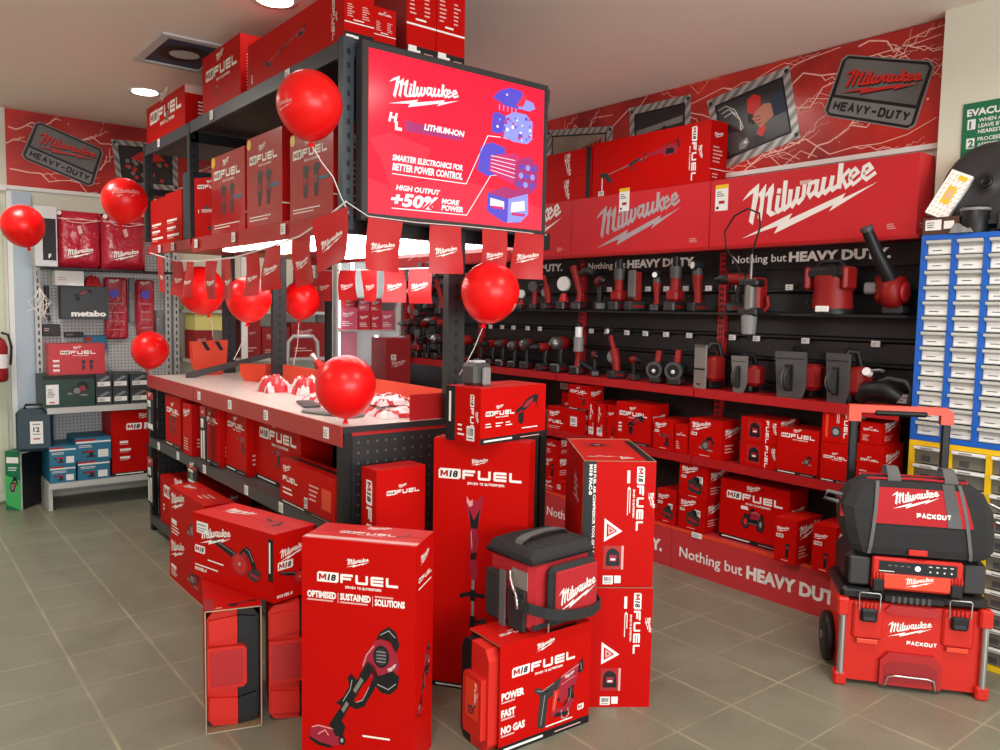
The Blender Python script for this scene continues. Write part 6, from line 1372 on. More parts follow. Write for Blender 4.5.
# green carton with a dark side and the dark case on it, on the floor
def grn(f): f.poly([(0,f.h*.1),(f.w,f.h*.0),(f.w,f.h*.5),(0,f.h*.6)], 'greenplate', .4); f.rect(f.w*.1, f.h*.80, f.w*.8, f.h*.10, 'paper', 1); pic(f, 'saw', f.w*.15, f.h*.25, f.w*.7, f.h*.35); blurb(f, f.w*.2, f.h*.66, f.w*.6, f.h*.08, 2, 'paper')
carton('carton', 'green tool carton with a black side panel standing on the floor at far left', (.745, 6.62, 0), R(-40), .11, .28, .43, m='green', front=grn, left=grn, right=lambda f: (f.rect(0, 0, f.w, f.h, 'black', .2), f.rect(0, 0, f.w*.06, f.h, 'paper', 1), f.rect(0, f.h*.95, f.w, f.h*.05, 'paper', 1)), group='goods on the floor at far left')
e = empty('tool_case', 'dark blue-green hard case with white label standing on the green carton', 'tool case', (.80, 6.49, .4325), R(-12), 'goods on the floor at far left')
b_ = B(); b_.cbox(0, .23, 0, .16, 0, .30, 'tealdark', .025); b_.cbox(.01, .22, -.012, .0, .02, .27, 'tealdark', .01); put('body', b_, e)
b_ = B(); b_.box(.09, .17, -.0135, -.012, .06, .22, 'paper'); f = F(b_, (.09, -.0135, .06), (1,0,0), (0,0,1), .08, .16); text(f, '12', .02, .085, .035, 'black', .03, l=2); f.rect(.02, .03, .04, .01, 'redline', 1); f.rect(.015, .065, .05, .006, 'grey', 1); f.rect(.015, .135, .05, .008, 'grey', 1); put('label', b_, e)
b_ = B(); b_.tube([(.05,.08,.30),(.06,.08,.33),(.17,.08,.33),(.18,.08,.30)], .009, 'black', 8); put('handle', b_, e)
# fire extinguisher
e = empty('fire_extinguisher', 'red fire extinguisher with white label hung on the wall at the left edge', 'extinguisher', (.72, 6.73, .92))
b_ = B().lathe([(.06,0),(.075,.015),(.078,.03),(.078,.25),(.06,.30),(.025,.33),(.022,.34)], (0,0,0), (0,0,1), 'reddark', 24); b_.lathe([(.0785,.10),(.0785,.20)], (0,0,0), (0,0,1), 'paper', 24); put('cylinder', b_, e)
b_ = B(); b_.cyl((0,0,.34),(0,0,.37),.022,'silver',12); b_.tube([(0,0,.37),(-.05,-.02,.40)], .008, 'black', 6); b_.tube([(0,0,.36),(-.06,-.02,.365)], .008, 'black', 6); b_.cyl((.02,-.02,.36),(.03,-.03,.36),.012,'lens',10); put('valve', b_, e)
b_ = B(); b_.tube([(.02,0,.36),(.08,-.01,.34),(.10,-.01,.25),(.09,-.01,.12)], .009, 'black', 8); put('hose', b_, e)
b_ = B(); b_.box(-.03,.03,.07,.16,.12,.16,'silver'); b_.tube([(-.08,0,.14),(-.078,.05,.14),(0,.083,.14),(.078,.05,.14),(.08,0,.14)], .004, 'silver', 6); put('bracket', b_, e)
# tied balloon ribbons by the left balloon
b_ = B(); r = random.Random(2)
for k in range(7): b_.tube([(.0,0,0),(r.uniform(-.03,.03),-.01,-.06),(r.uniform(-.08,.08),-.01,-.10),(r.uniform(-.09,.09),0,-.16-r.random()*.08)], .003, 'ribbon', 5)

put('ribbon_bundle', b_, None, (.955, 6.36, 1.60), 0, 'bundle of loose pale ribbon ends hanging at the shelving corner', 'ribbon')
e_ = B(); e_.tube([(.955,6.36,1.60),(.975,6.50,1.62),(.99,6.748,1.62)], .003, 'ribbon', 5); put('ribbon_tie', e_, None, label='short pale ribbon tying the bundle to the slotted upright', cat='ribbon')

# ---- back run behind the island (seen through the gap)
bk = empty('back_shelving', 'white wall shelving seen through the gap under the overhead deck', 'shelving', (2.6, 6.5, 0))
def bp_(name, b_, label=None):
    b_.v = [(x-2.6, y-6.5, z) for x, y, z in b_.v]; return put(name, b_, bk, label=label)
bp_('back_panel', B().box(2.03, 3.24, 6.83, 6.86, .05, 2.15, 'wallpaint'))
for z in (1.06, 1.46, .55): bp_('shelf', B().box(2.03, 3.24, 6.50, 6.83, z-.025, z, 'pegwhite'))
bp_('upright', B().box(2.42, 2.47, 6.47, 6.49, 0, 2.1, 'white')); bp_('upright', B().box(3.20, 3.24, 6.47, 6.49, 0, 2.1, 'pegwhite'))
GB = 'goods on the back shelving'
for lab, x0, x1, z0, z1, m in (('pale yellow carton on the upper back shelf, left of two', 2.05, 2.14, 1.461, 1.66, 'paleyellow'), ('dark red carton on the upper back shelf next to the pale yellow one', 2.15, 2.40, 1.461, 1.72, 'reddark'), ('wide pale yellow carton on the lower back shelf', 2.06, 2.30, 1.30, 1.43, 'paleyellow'),
        ('dark red blister box low behind the far left end of the table', 2.055, 2.20, 1.061, 1.295, 'reddark'), ('dark red carton on the back shelf, left of the grey post', 2.48, 2.60, 1.061, 1.39, 'reddark'), ('wide dark red carton on the back shelf right of the post', 2.61, 2.86, 1.061, 1.32, 'reddark'), ('wide dark red carton on the back shelf behind the step ladder', 2.87, 3.18, 1.061, 1.36, 'reddark'),
        ('yellow and green packet row on the upper back shelf', 2.62, 2.74, 1.461, 1.62, 'yelgreen'), ('pale yellow packet on the upper back shelf by the middle balloon', 2.76, 2.90, 1.461, 1.66, 'paleyellow'), ('dark red carton on the upper back shelf right of the middle balloon', 3.0, 3.18, 1.461, 1.75, 'reddark')):
    if z0 == 1.30:
        z0 = 1.297
    carton('carton', lab, (x0, 6.52, z0), 0, x1-x0, .25, z1-z0, m=m, group=GB, front=(lambda f: (logo(f, f.w*.15, f.h*.6, f.w*.5, 'inkdim'), blurb(f, f.w*.1, f.h*.15, f.w*.6, f.h*.15, 2))) if m == 'reddark' else None)

# lit glass cabinet in the corner
gc = empty('glass_cabinet', 'brightly lit glass display cabinet with pink-red packs in the far corner', 'cabinet', (3.27, 6.45, 0))
b_ = B(); b_.box(0, .66, .36, .40, 0, 1.95, 'white'); b_.box(0, .02, 0, .36, 0, 1.95, 'white'); b_.box(.64, .66, 0, .36, 0, 1.95, 'white'); b_.box(.02, .64, 0, .36, 1.93, 1.95, 'white'); b_.box(.02, .64, 0, .36, 0, .08, 'white')
put('carcass', b_, gc)
for z in (.86, 1.30, 1.60): put('glass_shelf', B().box(.02, .64, .01, .36, z-.012, z, 'pegwhite'), gc)
for x, z0, z1 in ((.025, .9, 1.28), (.41, .9, 1.25), (.03, 1.32, 1.9), (.54, 1.62, 1.92), (.16, 1.62, 1.92)): put('led_strip', B().box(x, x+.02, .03, .05, z0, z1, 'ledpanel'), gc, label='vertical white light strip')
put('mirror_panel', B().box(.08, .36, .30, .33, .875, 1.27, 'pinkback'), gc)
GC = 'packs in the glass cabinet'
k = 0
for (x, z, w, h, m) in ((.06,1.301,.17,.20,'pinkpack'),(.24,1.301,.12,.17,'redlit'),(.37,1.301,.10,.16,'redlit'),(.48,1.301,.13,.18,'pinkpack'),(.24,1.473,.11,.11,'pinkpack'),(.36,1.463,.12,.12,'redlit'),(.10,1.502,.1,.08,'redlit'),(.44,.861,.08,.10,'pinkpack'),(.53,.861,.09,.12,'white')):
    k += 1
    carton('carton', 'pink-red pack in the lit glass cabinet, '+('leftmost on the middle shelf','second on the middle shelf','third on the middle shelf','rightmost on the middle shelf','stacked on the second pack','stacked on the third pack','stacked on the leftmost pack','on the lowest lit shelf beside the light strip','white one low at the right side')[k-1], (3.27+x, 6.50, z), 0, w, .15, h, m=m, group=GC, front=lambda f: (logo(f, f.w*.1, f.h*.55, f.w*.7, 'paper'), blurb(f, f.w*.1, f.h*.15, f.w*.7, f.h*.25, 3, 'paper')))

scart('tall red carton standing in front of the hanging tools at the far corner', 3.42, 3.66, 5.85, .0, 1.25, .25, front=lambda f: (logo(f, f.w*.2, f.h*.8, f.w*.6, 'inkdim'), barcode(f, f.w*.2, f.h*.85, f.w*.2, f.w*.2)), m='reddark')
# step ladder behind the table
e = empty('step_ladder', 'silver step ladder top with rounded rail behind the table', 'ladder', (2.72, 5.95, 0), R(-8))
b_ = B(); b_.tube([(-.17,.0,0),(-.13,.0,.95),(-.115,0,1.22),(-.08,0,1.265),(.08,0,1.265),(.115,0,1.22),(.13,0,.95),(.17,0,0)], .016, 'alu', 10); put('front_rail', b_, e)

b_ = B(); b_.tube([(-.13,.0,1.0),(-.15,.45,0)], .012, 'alu', 8); b_.tube([(.13,.0,1.0),(.15,.45,0)], .012, 'alu', 8); put('rear_leg', b_, e)
for z in (.25, .5, .75): 
    xw = .165-.04*z/.95*1.0; put('step', B().box(-xw+.008, xw-.008, -.06, .06, z-.012, z+.012, 'alu'), e)

# ================================================================== BALLOONS AND BUNTING
def balloon(lab, c, r, tilt=(0,0), tail=None, mark=None, group='red balloons'):
    e = empty('balloon', lab, 'balloon', c, 0, group, rot=(R(tilt[0]), R(tilt[1]), 0))
    b_ = B(); n = 32; prof = []
    for i in range(25):
        t = i/24; a = math.pi*t; rr = math.sin(a); z = -math.cos(a)
        if z < 0: zz = z*1.12; rr = rr*(1-.10*(-z)**2.0)
        else: zz = z
        prof.append((r*rr, r*zz))
    b_.lathe(prof, (0,0,0), (0,0,1), 'redballoon', n); zb = -r*1.12
    b_.lathe([(.004, zb+.004),(.006, zb-.004),(.012, zb-.016),(.013, zb-.018)], (0,0,0), (0,0,1), 'redballoon', 12)
    if mark:
        az, el, s = mark       # azimuth from -Y toward +X, elevation, width as angle
        def mp(x, y):
            a = R(az)+ (x-.5)*s; t = R(el)+(y-.2)*s; q = r*1.008
            return (q*math.cos(t)*math.sin(a), -q*math.cos(t)*math.cos(a), q*math.sin(t)*(1.12 if t < 0 else 1))
        for p in LP: b_.face([mp(*q) for q in p], 'balloonink')
        for p, w_ in LS:
            for (x0, y0), (x1, y1) in zip(p, p[1:]):
                d = Vector((x1-x0, y1-y0)).normalized()*w_*.55; b_.face([mp(x0+d.y, y0-d.x), mp(x1+d.y, y1-d.x), mp(x1-d.y, y1+d.x), mp(x0-d.y, y0+d.x)], 'balloonink')
    put('skin', b_, e, label='shiny red balloon skin')
    if tail:
        s_ = B(); p0 = Vector((0, 0, zb-.01)); Mi = (Matrix.Rotation(R(tilt[1]), 3, 'Y') @ Matrix.Rotation(R(tilt[0]), 3, 'X')).inverted()
        p1 = Mi @ (Vector(tail)-Vector(c)); pm = (p0+p1)/2+Vector((.012, 0, .01))
        s_.tube([p0, (p0*3+p1)/4+Vector((.004,0,0)), pm, (p0+p1*3)/4+Vector((.006,0,0)), p1], .0022, 'ribbonwhite', 6); put('ribbon', s_, e, label='thin white balloon ribbon')
    return e

balloon('large red balloon tied high at the corner post left of the screen', (1.29, 2.765, 2.235), .118, (8, -6), (1.462, 2.79, 1.86), (-78, -6, .8))
balloon('red balloon with white script in front of the far banner', (1.175, 4.935, 2.085), .122, (0, 10), None, (-12, 8, 1.3))
balloon('red balloon floating at far left beside the door jamb', (.76, 5.60, 1.957), .12, (0, -12), (.955, 6.36, 1.60), None)
balloon('red balloon at the far left corner of the table', (1.475, 5.60, 1.198), .119, (0, 8), (1.46, 5.53, 1.03), None)
balloon('red balloon behind the bunting, leftmost of the row of three', (1.575, 4.87, 1.592), .137, (0, -16), (1.72, 5.1, 1.30), (-70, 0, .8))
balloon('red balloon behind the bunting, middle of the row of three', (1.64, 4.275, 1.540), .120, (0, 4), (1.60, 4.40, 1.20), None)
balloon('red balloon beside the island post, rightmost of the row of three', (2.20, 4.84, 1.546), .118, (0, 6), (2.14, 4.84, 1.10), None)
balloon('big bright red balloon over the near left corner of the table', (1.497, 2.877, 1.190), .121, (0, 0), (1.53, 2.93, 1.035), None)
balloon('big crimson balloon under the bunting right of the island post', (2.03, 2.63, 1.578), .121, (4, 10), (2.0, 2.80, 1.22), (52, -22, .9))

def flag(par, p0, p1, drop, seed, curl=.02, logo_side=1, mk=True):
    """one rectangular flag hung from p0-p1 (top corners); its lower edge swings"""
    r = random.Random(seed); p0, p1 = Vector(p0), Vector(p1); U = p1-p0; W = U.length; n_ = U.cross(Vector((0,0,1))).normalized(); nx, nz = 5, 8
    tw = r.uniform(-.3, .3); sw = r.uniform(-.02, .02)
    def P(u, v, l=0):  # v: 0 top, 1 bottom
        q = p0+U*u+Vector((0,0,-drop*v)); q += U.normalized()*(sw*v)
        q += n_*(curl*math.sin(v*2.6+seed)*v + tw*(u-.5)*W*v*.9 + .008*math.sin(u*5+seed)*v + l)
        return q
    b_ = B()
    vs = [P(i/nx, j/nz) for j in range(nz+1) for i in range(nx+1)]; Fq = [(j*(nx+1)+i, j*(nx+1)+i+1, (j+1)*(nx+1)+i+1, (j+1)*(nx+1)+i) for j in range(nz) for i in range(nx)]
    b_.raw(vs, Fq, 'redflag', True)
    th = -.0012; vs2 = [P(i/nx, j/nz, th) for j in range(nz+1) for i in range(nx+1)]; b_.raw(vs2, Fq, 'redflag', True)
    for side in (.0010, -.0022):
        def Q(x, y): 
            xx = x if side > 0 else x
            return P(.14+.72*(xx if side*logo_side > 0 else xx), .66-.30*y/.45*W*1.6/drop*.62, side)
        for p in LP: b_.face([Q(*q) for q in p], 'ink')
        for p, w_ in LS:
            for (x0, y0), (x1, y1) in zip(p, p[1:]):
                d = Vector((x1-x0, y1-y0)).normalized()*w_*.5; b_.face([Q(x0+d.y, y0-d.x), Q(x1+d.y, y1-d.x), Q(x1-d.y, y1+d.x), Q(x0-d.y, y0+d.x)], 'ink')
    o = put('flag', b_, par); return o
def bunting(lab, pts, flags, drop, cr=.004):
    e = empty('bunting', lab, 'bunting'); b_ = B(); b_.tube(pts, cr, 'ribbonwhite', 6); put('cord', b_, e, label='white cord')
    for i, (a, c, dr) in enumerate(flags): flag(e, a, c, dr, i*1.7+len(flags))
    return e
cA = [(1.42,5.36,1.82),(1.42,4.83,1.752),(1.42,4.40,1.733),(1.42,3.88,1.733),(1.42,3.45,1.762),(1.42,3.14,1.79),(1.42,2.90,1.845),(1.44,2.77,1.90)]
def onA(y):
    for a, c in zip(cA, cA[1:]):
        if a[1] >= y >= c[1]:
            t = (a[1]-y)/(a[1]-c[1]); return a[2]+(c[2]-a[2])*t
    return 1.8
FA = []
for y0, y1, tw, dr in ((5.22,5.06,.10,.22),(4.92,4.76,-.08,.20),(4.64,4.50,.09,.20),(4.32,4.17,-.10,.20),(4.08,3.93,.10,.20),(3.75,3.62,-.08,.20),(3.50,3.34,.04,.19),(3.22,3.07,-.09,.20),(2.99,2.79,.0,.205)):
    ym = (y0+y1)/2; k_ = .36 if y1 > 3.4 else .45; FA.append(((1.418, ym+(y0-y1)*k_, onA(y0)-.003), (1.432-tw*.10, ym-(y0-y1)*k_, onA(y1)-.003), dr))
FA[-1] = ((1.375, 2.93, 1.835), (1.452, 2.775, 1.885), .205)
bunting('white corded bunting of red script flags drooping along the left side of the island', cA, FA, .2)
FB = [((1.51,2.722,1.845),(1.665,2.726,1.838),.20),((1.792,2.726,1.838),(1.945,2.726,1.842),.195),((2.055,2.726,1.842),(2.19,2.726,1.842),.20),((2.235,2.726,1.842),(2.40,2.726,1.842),.20)]
bunting('bunting of four red script flags hanging under the lit screen', [(1.44,2.77,1.90),(1.51,2.726,1.848),(1.73,2.726,1.842),(1.95,2.726,1.846),(2.2,2.726,1.846),(2.44,2.75,1.846)], FB, .2, .0018)
FC = [((2.40,5.02,1.74),(2.435,4.88,1.74),.20),((2.40,4.70,1.735),(2.435,4.55,1.735),.19),((2.40,4.42,1.73),(2.435,4.28,1.73),.19),((2.40,4.14,1.725),(2.435,3.98,1.725),.19),((2.40,3.86,1.72),(2.435,3.68,1.72),.19),((2.40,5.42,1.76),(2.435,5.28,1.76),.2)]
bunting('bunting of small bright red flags along the far side of the island', [(2.43,5.5,1.78),(2.43,5.0,1.745),(2.43,4.5,1.735),(2.43,4.0,1.728),(2.43,3.6,1.723)], FC, .2)

# ================================================================== DRAWER CABINETS BY THE PILLAR
def drawers(name, lab, x, y0, y1, z0, z1, cols, rows, m, dm, gr=None):
    e = empty(name, lab, 'drawer cabinet', (x, y0, z0), W90, gr); w = y0-y1; h = z1-z0; t = .022
    b_ = B(); b_.box(0, w, .165, .18, 0, h, m); b_.box(0, w, 0, .165, 0, t, m); b_.box(0, w, 0, .165, h-t, h, m)
    cw = (w-t)/cols
    for c in range(cols+1): b_.box(c*cw, c*cw+t, 0, .165, t, h-t, m)
    put('frame', b_, e, label='coloured steel frame')
    rh = (h-2*t)/rows; r = random.Random(cols)
    for c in range(cols):
        for k in range(rows):
            d = B(); xa, xb = c*cw+t+.003, (c+1)*cw-.003; za = t+k*rh+.003; zb_ = za+rh-.006
            d.box(xa, xb, .012, .15, za, zb_-.012, dm); d.prism([(.012, zb_-.02),(-.012, zb_-.012),(-.012, zb_),(.012, zb_)], 'x', xa, xb, 'drawer' if dm == 'drawer' else 'paper')
            f = F(d, (xa, .012, za), (1,0,0), (0,0,1), xb-xa, zb_-za)
            if dm == 'drawer': f.rect((xb-xa)*.04, (zb_-za)*.06, (xb-xa)*.92, (zb_-za)*r.uniform(.42,.62), 'paper', 1); blurb(f, (xb-xa)*.2, (zb_-za)*.2, (xb-xa)*.5, (zb_-za)*.16, 1, 'grey')
            else:
                f.rect((xb-xa)*.2, (zb_-za)*.1, (xb-xa)*.3, (zb_-za)*.35, 'darkgrey', 1); f2 = F(d, (xa, -.012, zb_-.012), (1,0,0), (0,0,1), xb-xa, .012); f2.rect(.03, .003, (xb-xa)*.4, .005, 'grey', 1)
            put('drawer', d, e)
    return e
drawers('small_parts_cabinet', 'blue small-parts cabinet with grey labelled drawers, standing on the yellow one', 3.72, 1.665, 1.0, .952, 1.87, 5, 13, 'bluecab', 'drawer')
drawers('small_parts_cabinet', 'yellow small-parts cabinet with smoky clear drawers behind the tool trolley', 3.72, 1.665, 1.0, .001, .95, 4, 11, 'yellow', 'drawerclear')
# things on top of the blue cabinet
e = empty('round_reel', 'large round black dished cover leaning on the pillar above the blue cabinet', 'reel', (3.838, 1.45, 2.085), rot=(0, R(-76), 0))
b_ = B().lathe([(.001,.03),(.03,.03),(.034,.012),(.07,.010),(.13,.022),(.17,.018),(.195,.0),(.200,-.012),(.185,-.03),(.10,-.035),(.001,-.035)], (0,0,0), (0,0,1), 'dark', 48); put('dish', b_, e)
b_ = B(); b_.lathe([(.028,.0),(.030,.035),(.022,.045),(.012,.03),(.001,.03)], (0,0,.0), (0,0,1), 'black', 20); put('hub', b_, e)
b_ = B(); b_.box(-.19,-.17,-.15,.15,-.03,.03,'dark'); put('foot', b_, e)
e = empty('angled_carton_box', 'white and yellow patterned long box tilted over a brown box on the blue cabinet', 'box', (3.735, 1.665, 1.955), rot=(R(0), R(0), R(-80)))
b_ = B(); w, d, h = .095, .05, .21
b_.box(0, w, 0, d, 0, h, 'paper'); f = F(b_, (0,0,0), (1,0,0), (0,0,1), w, h)
for i in range(5):
    for j in range(9): f.poly([(w*(.08+.2*i), h*(.04+.105*j)), (w*(.13+.2*i), h*(.04+.105*j)), (w*(.20+.2*i), h*(.09+.105*j)), (w*(.15+.2*i), h*(.09+.105*j))], 'patt', 1)
f.poly([(w*.3,h*.3),(w*.7,h*.3),(w*.7,h*.68),(w*.3,h*.68)], 'yellow', 3); f.rect(w*.38, h*.4, w*.24, h*.2, 'patt', 4); f.rect(w*.45, h*.84, w*.4, h*.1, 'yellow', 3)
b_.xf(Matrix.Translation((0,0,.02)) @ Matrix.Rotation(R(26), 4, 'Y') @ Matrix.Rotation(R(-10), 4, 'X'))
put('box_body', b_, e)
carton('carton', 'brown box with white label under the tilted patterned box', (3.722, 1.665, 1.8715), W90, .15, .12, .075, m='brown', front=lambda f: (f.rect(f.w*.08, f.h*.25, f.w*.45, f.h*.6, 'paper', 1), f.rect(f.w*.6, f.h*.3, f.w*.28, f.h*.45, 'paper', 1), blurb(f, f.w*.12, f.h*.35, f.w*.3, f.h*.4, 3, 'grey')))
e = empty('dust_cup', 'round black rubber cup with grey band beside the brown box', 'cup', (3.77, 1.47, 1.8715))
b_ = B().lathe([(.055,0),(.058,.02),(.058,.10),(.05,.115),(.001,.115)], (0,0,0), (0,0,1), 'black', 24); put('body', b_, e)
b_ = B().lathe([(.0595,.095),(.0595,.106)], (0,0,0), (0,0,1), 'grey', 24); put('band', b_, e)
crumple('clear_bag', 'crumpled clear bag of small grey parts in front of the rubber cup', 3.735, 1.50, 1.8715, .03, .05, .05, 'grey', 12, 'bag')
b_ = B(); b_.cbox(0,.20,0,.12,0,.09,'black',.015)
for k in range(9): b_.box(.01+.02*k, .02+.02*k, -.004, 0, .01, .075, 'dark')
put('ribbed_case', b_, None, (3.735, 1.375, 1.8715), W90, 'black ribbed case at the right edge on the blue cabinet', 'case')
# evacuation notice on the pillar
b_ = B(); b_.box(3.903, 3.909, 1.10, 1.60, 2.02, 2.462, 'green'); f = F(b_, (3.903, 1.60, 2.02), (0,-1,0), (0,0,1), .50, .442)
text(f, 'EVACUATION', .018, .385, .030, 'paper', .04, 0, w=.28)
for i, ls in enumerate((('WHEN ALARM', 'LEAVE BY', 'NEAREST EXIT'), ('PROCEED TO', 'ASSEMBLY', 'AREA'), ())):
    f.rect(.022, .325-.083*i, .034, .045, 'paper', 1); text(f, '123'[i], .030, .331-.083*i, .032, 'green', .04, l=2)
    for k, s_ in enumerate(ls[:3-i]): text(f, s_, .068, .354-.083*i-.025*k, .017, 'paper', .02)
put('evacuation_notice', b_, None, label='green evacuation notice with white numbered lines on the pillar', cat='sign')

# ================================================================== TROLLEY STACK
tr = R(-51.5); TO = (3.064, 1.616)
tb = empty('rolling_tool_box', 'red and black rolling tool box on wheels at the base of the trolley stack', 'tool box', (*TO, 0), tr)
w, d, h = .568, .30, .36
b_ = B(); b_.prism([(.03,.02),(w-.03,.02),(w-.022,h-.01),(.022,h-.01)], 'y', .015, d, 'redplastic')
b_.cbox(.06, .175, .0, .02, .20, h-.01, 'redplastic', .008); b_.cbox(w-.175, w-.06, .0, .02, .20, h-.01, 'redplastic', .008)
b_.prism([(.17,.0+.02),(.17,.12),(.20,.155),(w-.20,.155),(w-.17,.12),(w-.17,.02)], 'y', -.004, .015, 'redmetal'); b_.prism([(.185,.035),(.185,.10),(.21,.12),(w-.21,.12),(w-.185,.10),(w-.185,.035)], 'y', -.006, -.004, 'reddark')
[b_.cbox(x-.04, x+.04, -.002, .004, .18, .20, 'redorange', .004) for x in (.118, w-.118)]; b_.prism([(.18,h-.035),(.20,h-.05),(w-.20,h-.05),(w-.18,h-.035),(w-.20,h-.012),(.20,h-.012)], 'y', .004, .015, 'redmetal')
f = F(b_, (0, .015, 0), (1,0,0), (0,0,1), w, h, lift=.002); logo(f, .195, .215, .165); caps(f, 'PACKOUT', .268, .188, .017, 'ink', w=.112, t=.28, l=2)
put('body', b_, tb, label='red box body')
for s in (0, 1):
    x0 = -.002 if s == 0 else w-.046
    put('corner_guard', B().cbox(x0, x0+.048, -.012, .05, 0, .055, 'redplastic', .008), tb); put('corner_guard', B().cbox(x0, x0+.048, -.012, .05, h-.07, h+.005, 'redplastic', .008), tb)
    b_ = B(); b_.cyl((x0+.024, .0, .05), (x0+.024, .0, h-.065), .013, 'silver', 12); put('corner_tube', b_, tb, label='brushed metal corner tube')
b_ = B(); b_.cbox(.01, w-.01, .012, d+.01, h-.005, h+.045, 'black', .014); b_.cbox(.17, w-.17, .0, .03, h+.0, h+.03, 'black', .006)
for k in range(7): b_.box(.20+.022*k, .212+.022*k, -.003, .004, h+.002, h+.028, 'darkgrey')
put('lid', b_, tb, label='black lid')
for x in (.118, w-.118):
    b_ = B(); b_.cbox(x-.032, x+.032, -.018, .002, h-.085, h-.03, 'black', .008); b_.box(x-.02, x+.02, -.0195, -.018, h-.075, h-.06, 'dark')
    for k in range(4): b_.box(x-.026+.015*k, x-.019+.015*k, -.010, .0, h-.028, h-.005, 'redplastic')
    o = put('latch', b_, tb, label='black latch')
    c_ = B(); c_.tube([(x-.038,-.008,h-.04),(x-.040,-.012,h+.03),(x-.034,-.012,h+.036),(x+.034,-.012,h+.036),(x+.040,-.012,h+.03),(x+.038,-.008,h-.04)], .0028, 'silver', 8); put('wire_loop', c_, o, label='chrome wire loop')
b_ = B(); b_.tube([(.19,-.006,.018),(.20,-.016,.06),(.225,-.02,.068),(w-.225,-.02,.068),(w-.20,-.016,.06),(w-.19,-.006,.018)], .004, 'silver', 8); put('carry_bail', b_, tb, label='chrome front bail handle')
for x in (-.012, w-.025):
    b_ = B(); b_.lathe([(.06,0),(.098,.003),(.105,.012),(.105,.030),(.098,.037),(.06,.040)], (x, d-.05, .106), (1,0,0), 'black', 28)
    for k in range(8):
        a = k*math.pi/4; b_.tube([(x+.003, d-.05+.018*math.cos(a), .106+.018*math.sin(a)), (x+.003, d-.05+.07*math.cos(a), .106+.07*math.sin(a))], .006, 'dark', 5)
    b_.cyl((x-.004, d-.05, .106), (x+.044, d-.05, .106), .02, 'grey', 12); put('wheel', b_, tb, label='black spoked wheel')
# telescopic handle
b_ = B()
for x in (.085, w-.115): put('pull_rod', B().cbox(x-.017, x+.017, d+.012, d+.036, .10, 1.08, 'black', .006), tb, label='black telescopic rod')
put('rod_socket', B().cbox(.05, w-.08, d+.012, d+.03, .03, .12, 'black', .01), tb)
b_ = B(); x0, x1 = .062, w-.090
b_.prism([(x0,1.05),(x0+.05,1.05),(x0+.05,1.090),(x1-.05,1.090),(x1-.05,1.05),(x1,1.05),(x1,1.10),(x1-.025,1.122),(x0,1.122)], 'y', d+.006, d+.044, 'redorange'); put('grip_frame', b_, tb, label='orange-red handle top')
b_ = B(); b_.cbox(x0+.10, x1-.10, d+.0, d+.05, 1.078, 1.106, 'black', .01); put('grip', b_, tb, label='black rubber grip')
# radio
rd = empty('jobsite_radio', 'black jobsite radio with red front panel between the tool box and the tote bag', 'radio', (TO[0]+.026*math.cos(tr), TO[1]+.026*math.sin(tr), .4065), tr)
w, d, h = .52, .285, .150
b_ = B(); b_.cbox(0, w, .02, d, 0, h, 'black', .03); b_.cbox(.01, .09, .004, .02, .015, h-.02, 'dark', .008); b_.cbox(w-.09, w-.01, .004, .02, .015, h-.02, 'dark', .008); put('body', b_, rd)
b_ = B(); b_.cbox(.095, w-.095, -.010, .02, .008, h-.012, 'redplastic', .006); b_.box(.118, w-.118, -.012, -.0095, h*.52, h-.024, 'black'); f = F(b_, (.118, -.012, h*.52), (1,0,0), (0,0,1), w-.236, h*.5-.03)
W_ = w-.236; f.disc(W_*.50, .026, .011, 'paper', 1); f.disc(W_*.50, .026, .0085, 'blueled', 2); f.disc(W_*.50, .026, .006, 'paper', 3)
for k in range(4): f.rect(W_*(.64+.09*k), .036, .012, .0035, 'paper', 1); f.rect(W_*(.65+.09*k), .014, .006, .006, 'paper', 1)
for k in range(4): f.rect(W_*(.12+.08*k), .03, .012, .003, 'grey', 1)
f.rect(.0, .006, W_*.2, .003, 'paper', 1)
put('control_panel', b_, rd, label='red panel with black display strip')
b_ = B(); b_.cbox(.13, w-.13, -.016, -.008, .016, h*.50, 'redorange', .004); f = F(b_, (.13, -.016, .016), (1,0,0), (0,0,1), w-.26, h*.5); logo(f, .085, .010, .105, 'ink', 1); put('front_flap', b_, rd, label='red flap with white script')
for x in (.118, w-.118):
    b_ = B(); b_.cbox(x-.022, x+.022, -.022, -.008, .001, .055, 'black', .005)
    for k in range(4): b_.tube([(x-.018+.012*k, -.018, .052),(x-.018+.012*k, -.024, .066),(x-.018+.012*k, -.012, .078)], .0028, 'redplastic', 6)
    put('latch', b_, rd, label='black and red latch')
# tote bag
tt = empty('tool_tote', 'black and red soft tool tote with grey straps on top of the trolley stack', 'tool bag', (TO[0]+.012*math.cos(tr), TO[1]+.012*math.sin(tr), .557), tr)
w, d = .55, .28
b_ = B(); n = 16; prof = []
zs = [0, .03, .10, .18, .25, .285]; dy0 = [0, -.008, -.004, .014, .046, .064]; dy1 = [.28, .285, .28, .25, .215, .195]; dx = [.040, .026, .008, -.004, .030, .075]
ring = []
dxr = [.02, .0, -.002, .0, .028, .075]
for z, a, c, x, xr in zip(zs, dy0, dy1, dx, dxr):
    cr = .035; ring.append([(x+cr, a, z), (w-xr-cr, a, z), (w-xr, a+cr, z), (w-xr, c-cr, z), (w-xr-cr, c, z), (x+cr, c, z), (x, c-cr, z), (x, a+cr, z)])
vs = [p for r_ in ring for p in r_]
b_.raw(vs, [(k*8+i, k*8+(i+1)%8, (k+1)*8+(i+1)%8, (k+1)*8+i) for k in range(5) for i in range(8)], 'cloth', False)
b_.raw(ring[0], [tuple(range(8))[::-1]], 'cloth'); b_.raw(ring[-1], [tuple(range(8))], 'cloth'); b_._fix = True
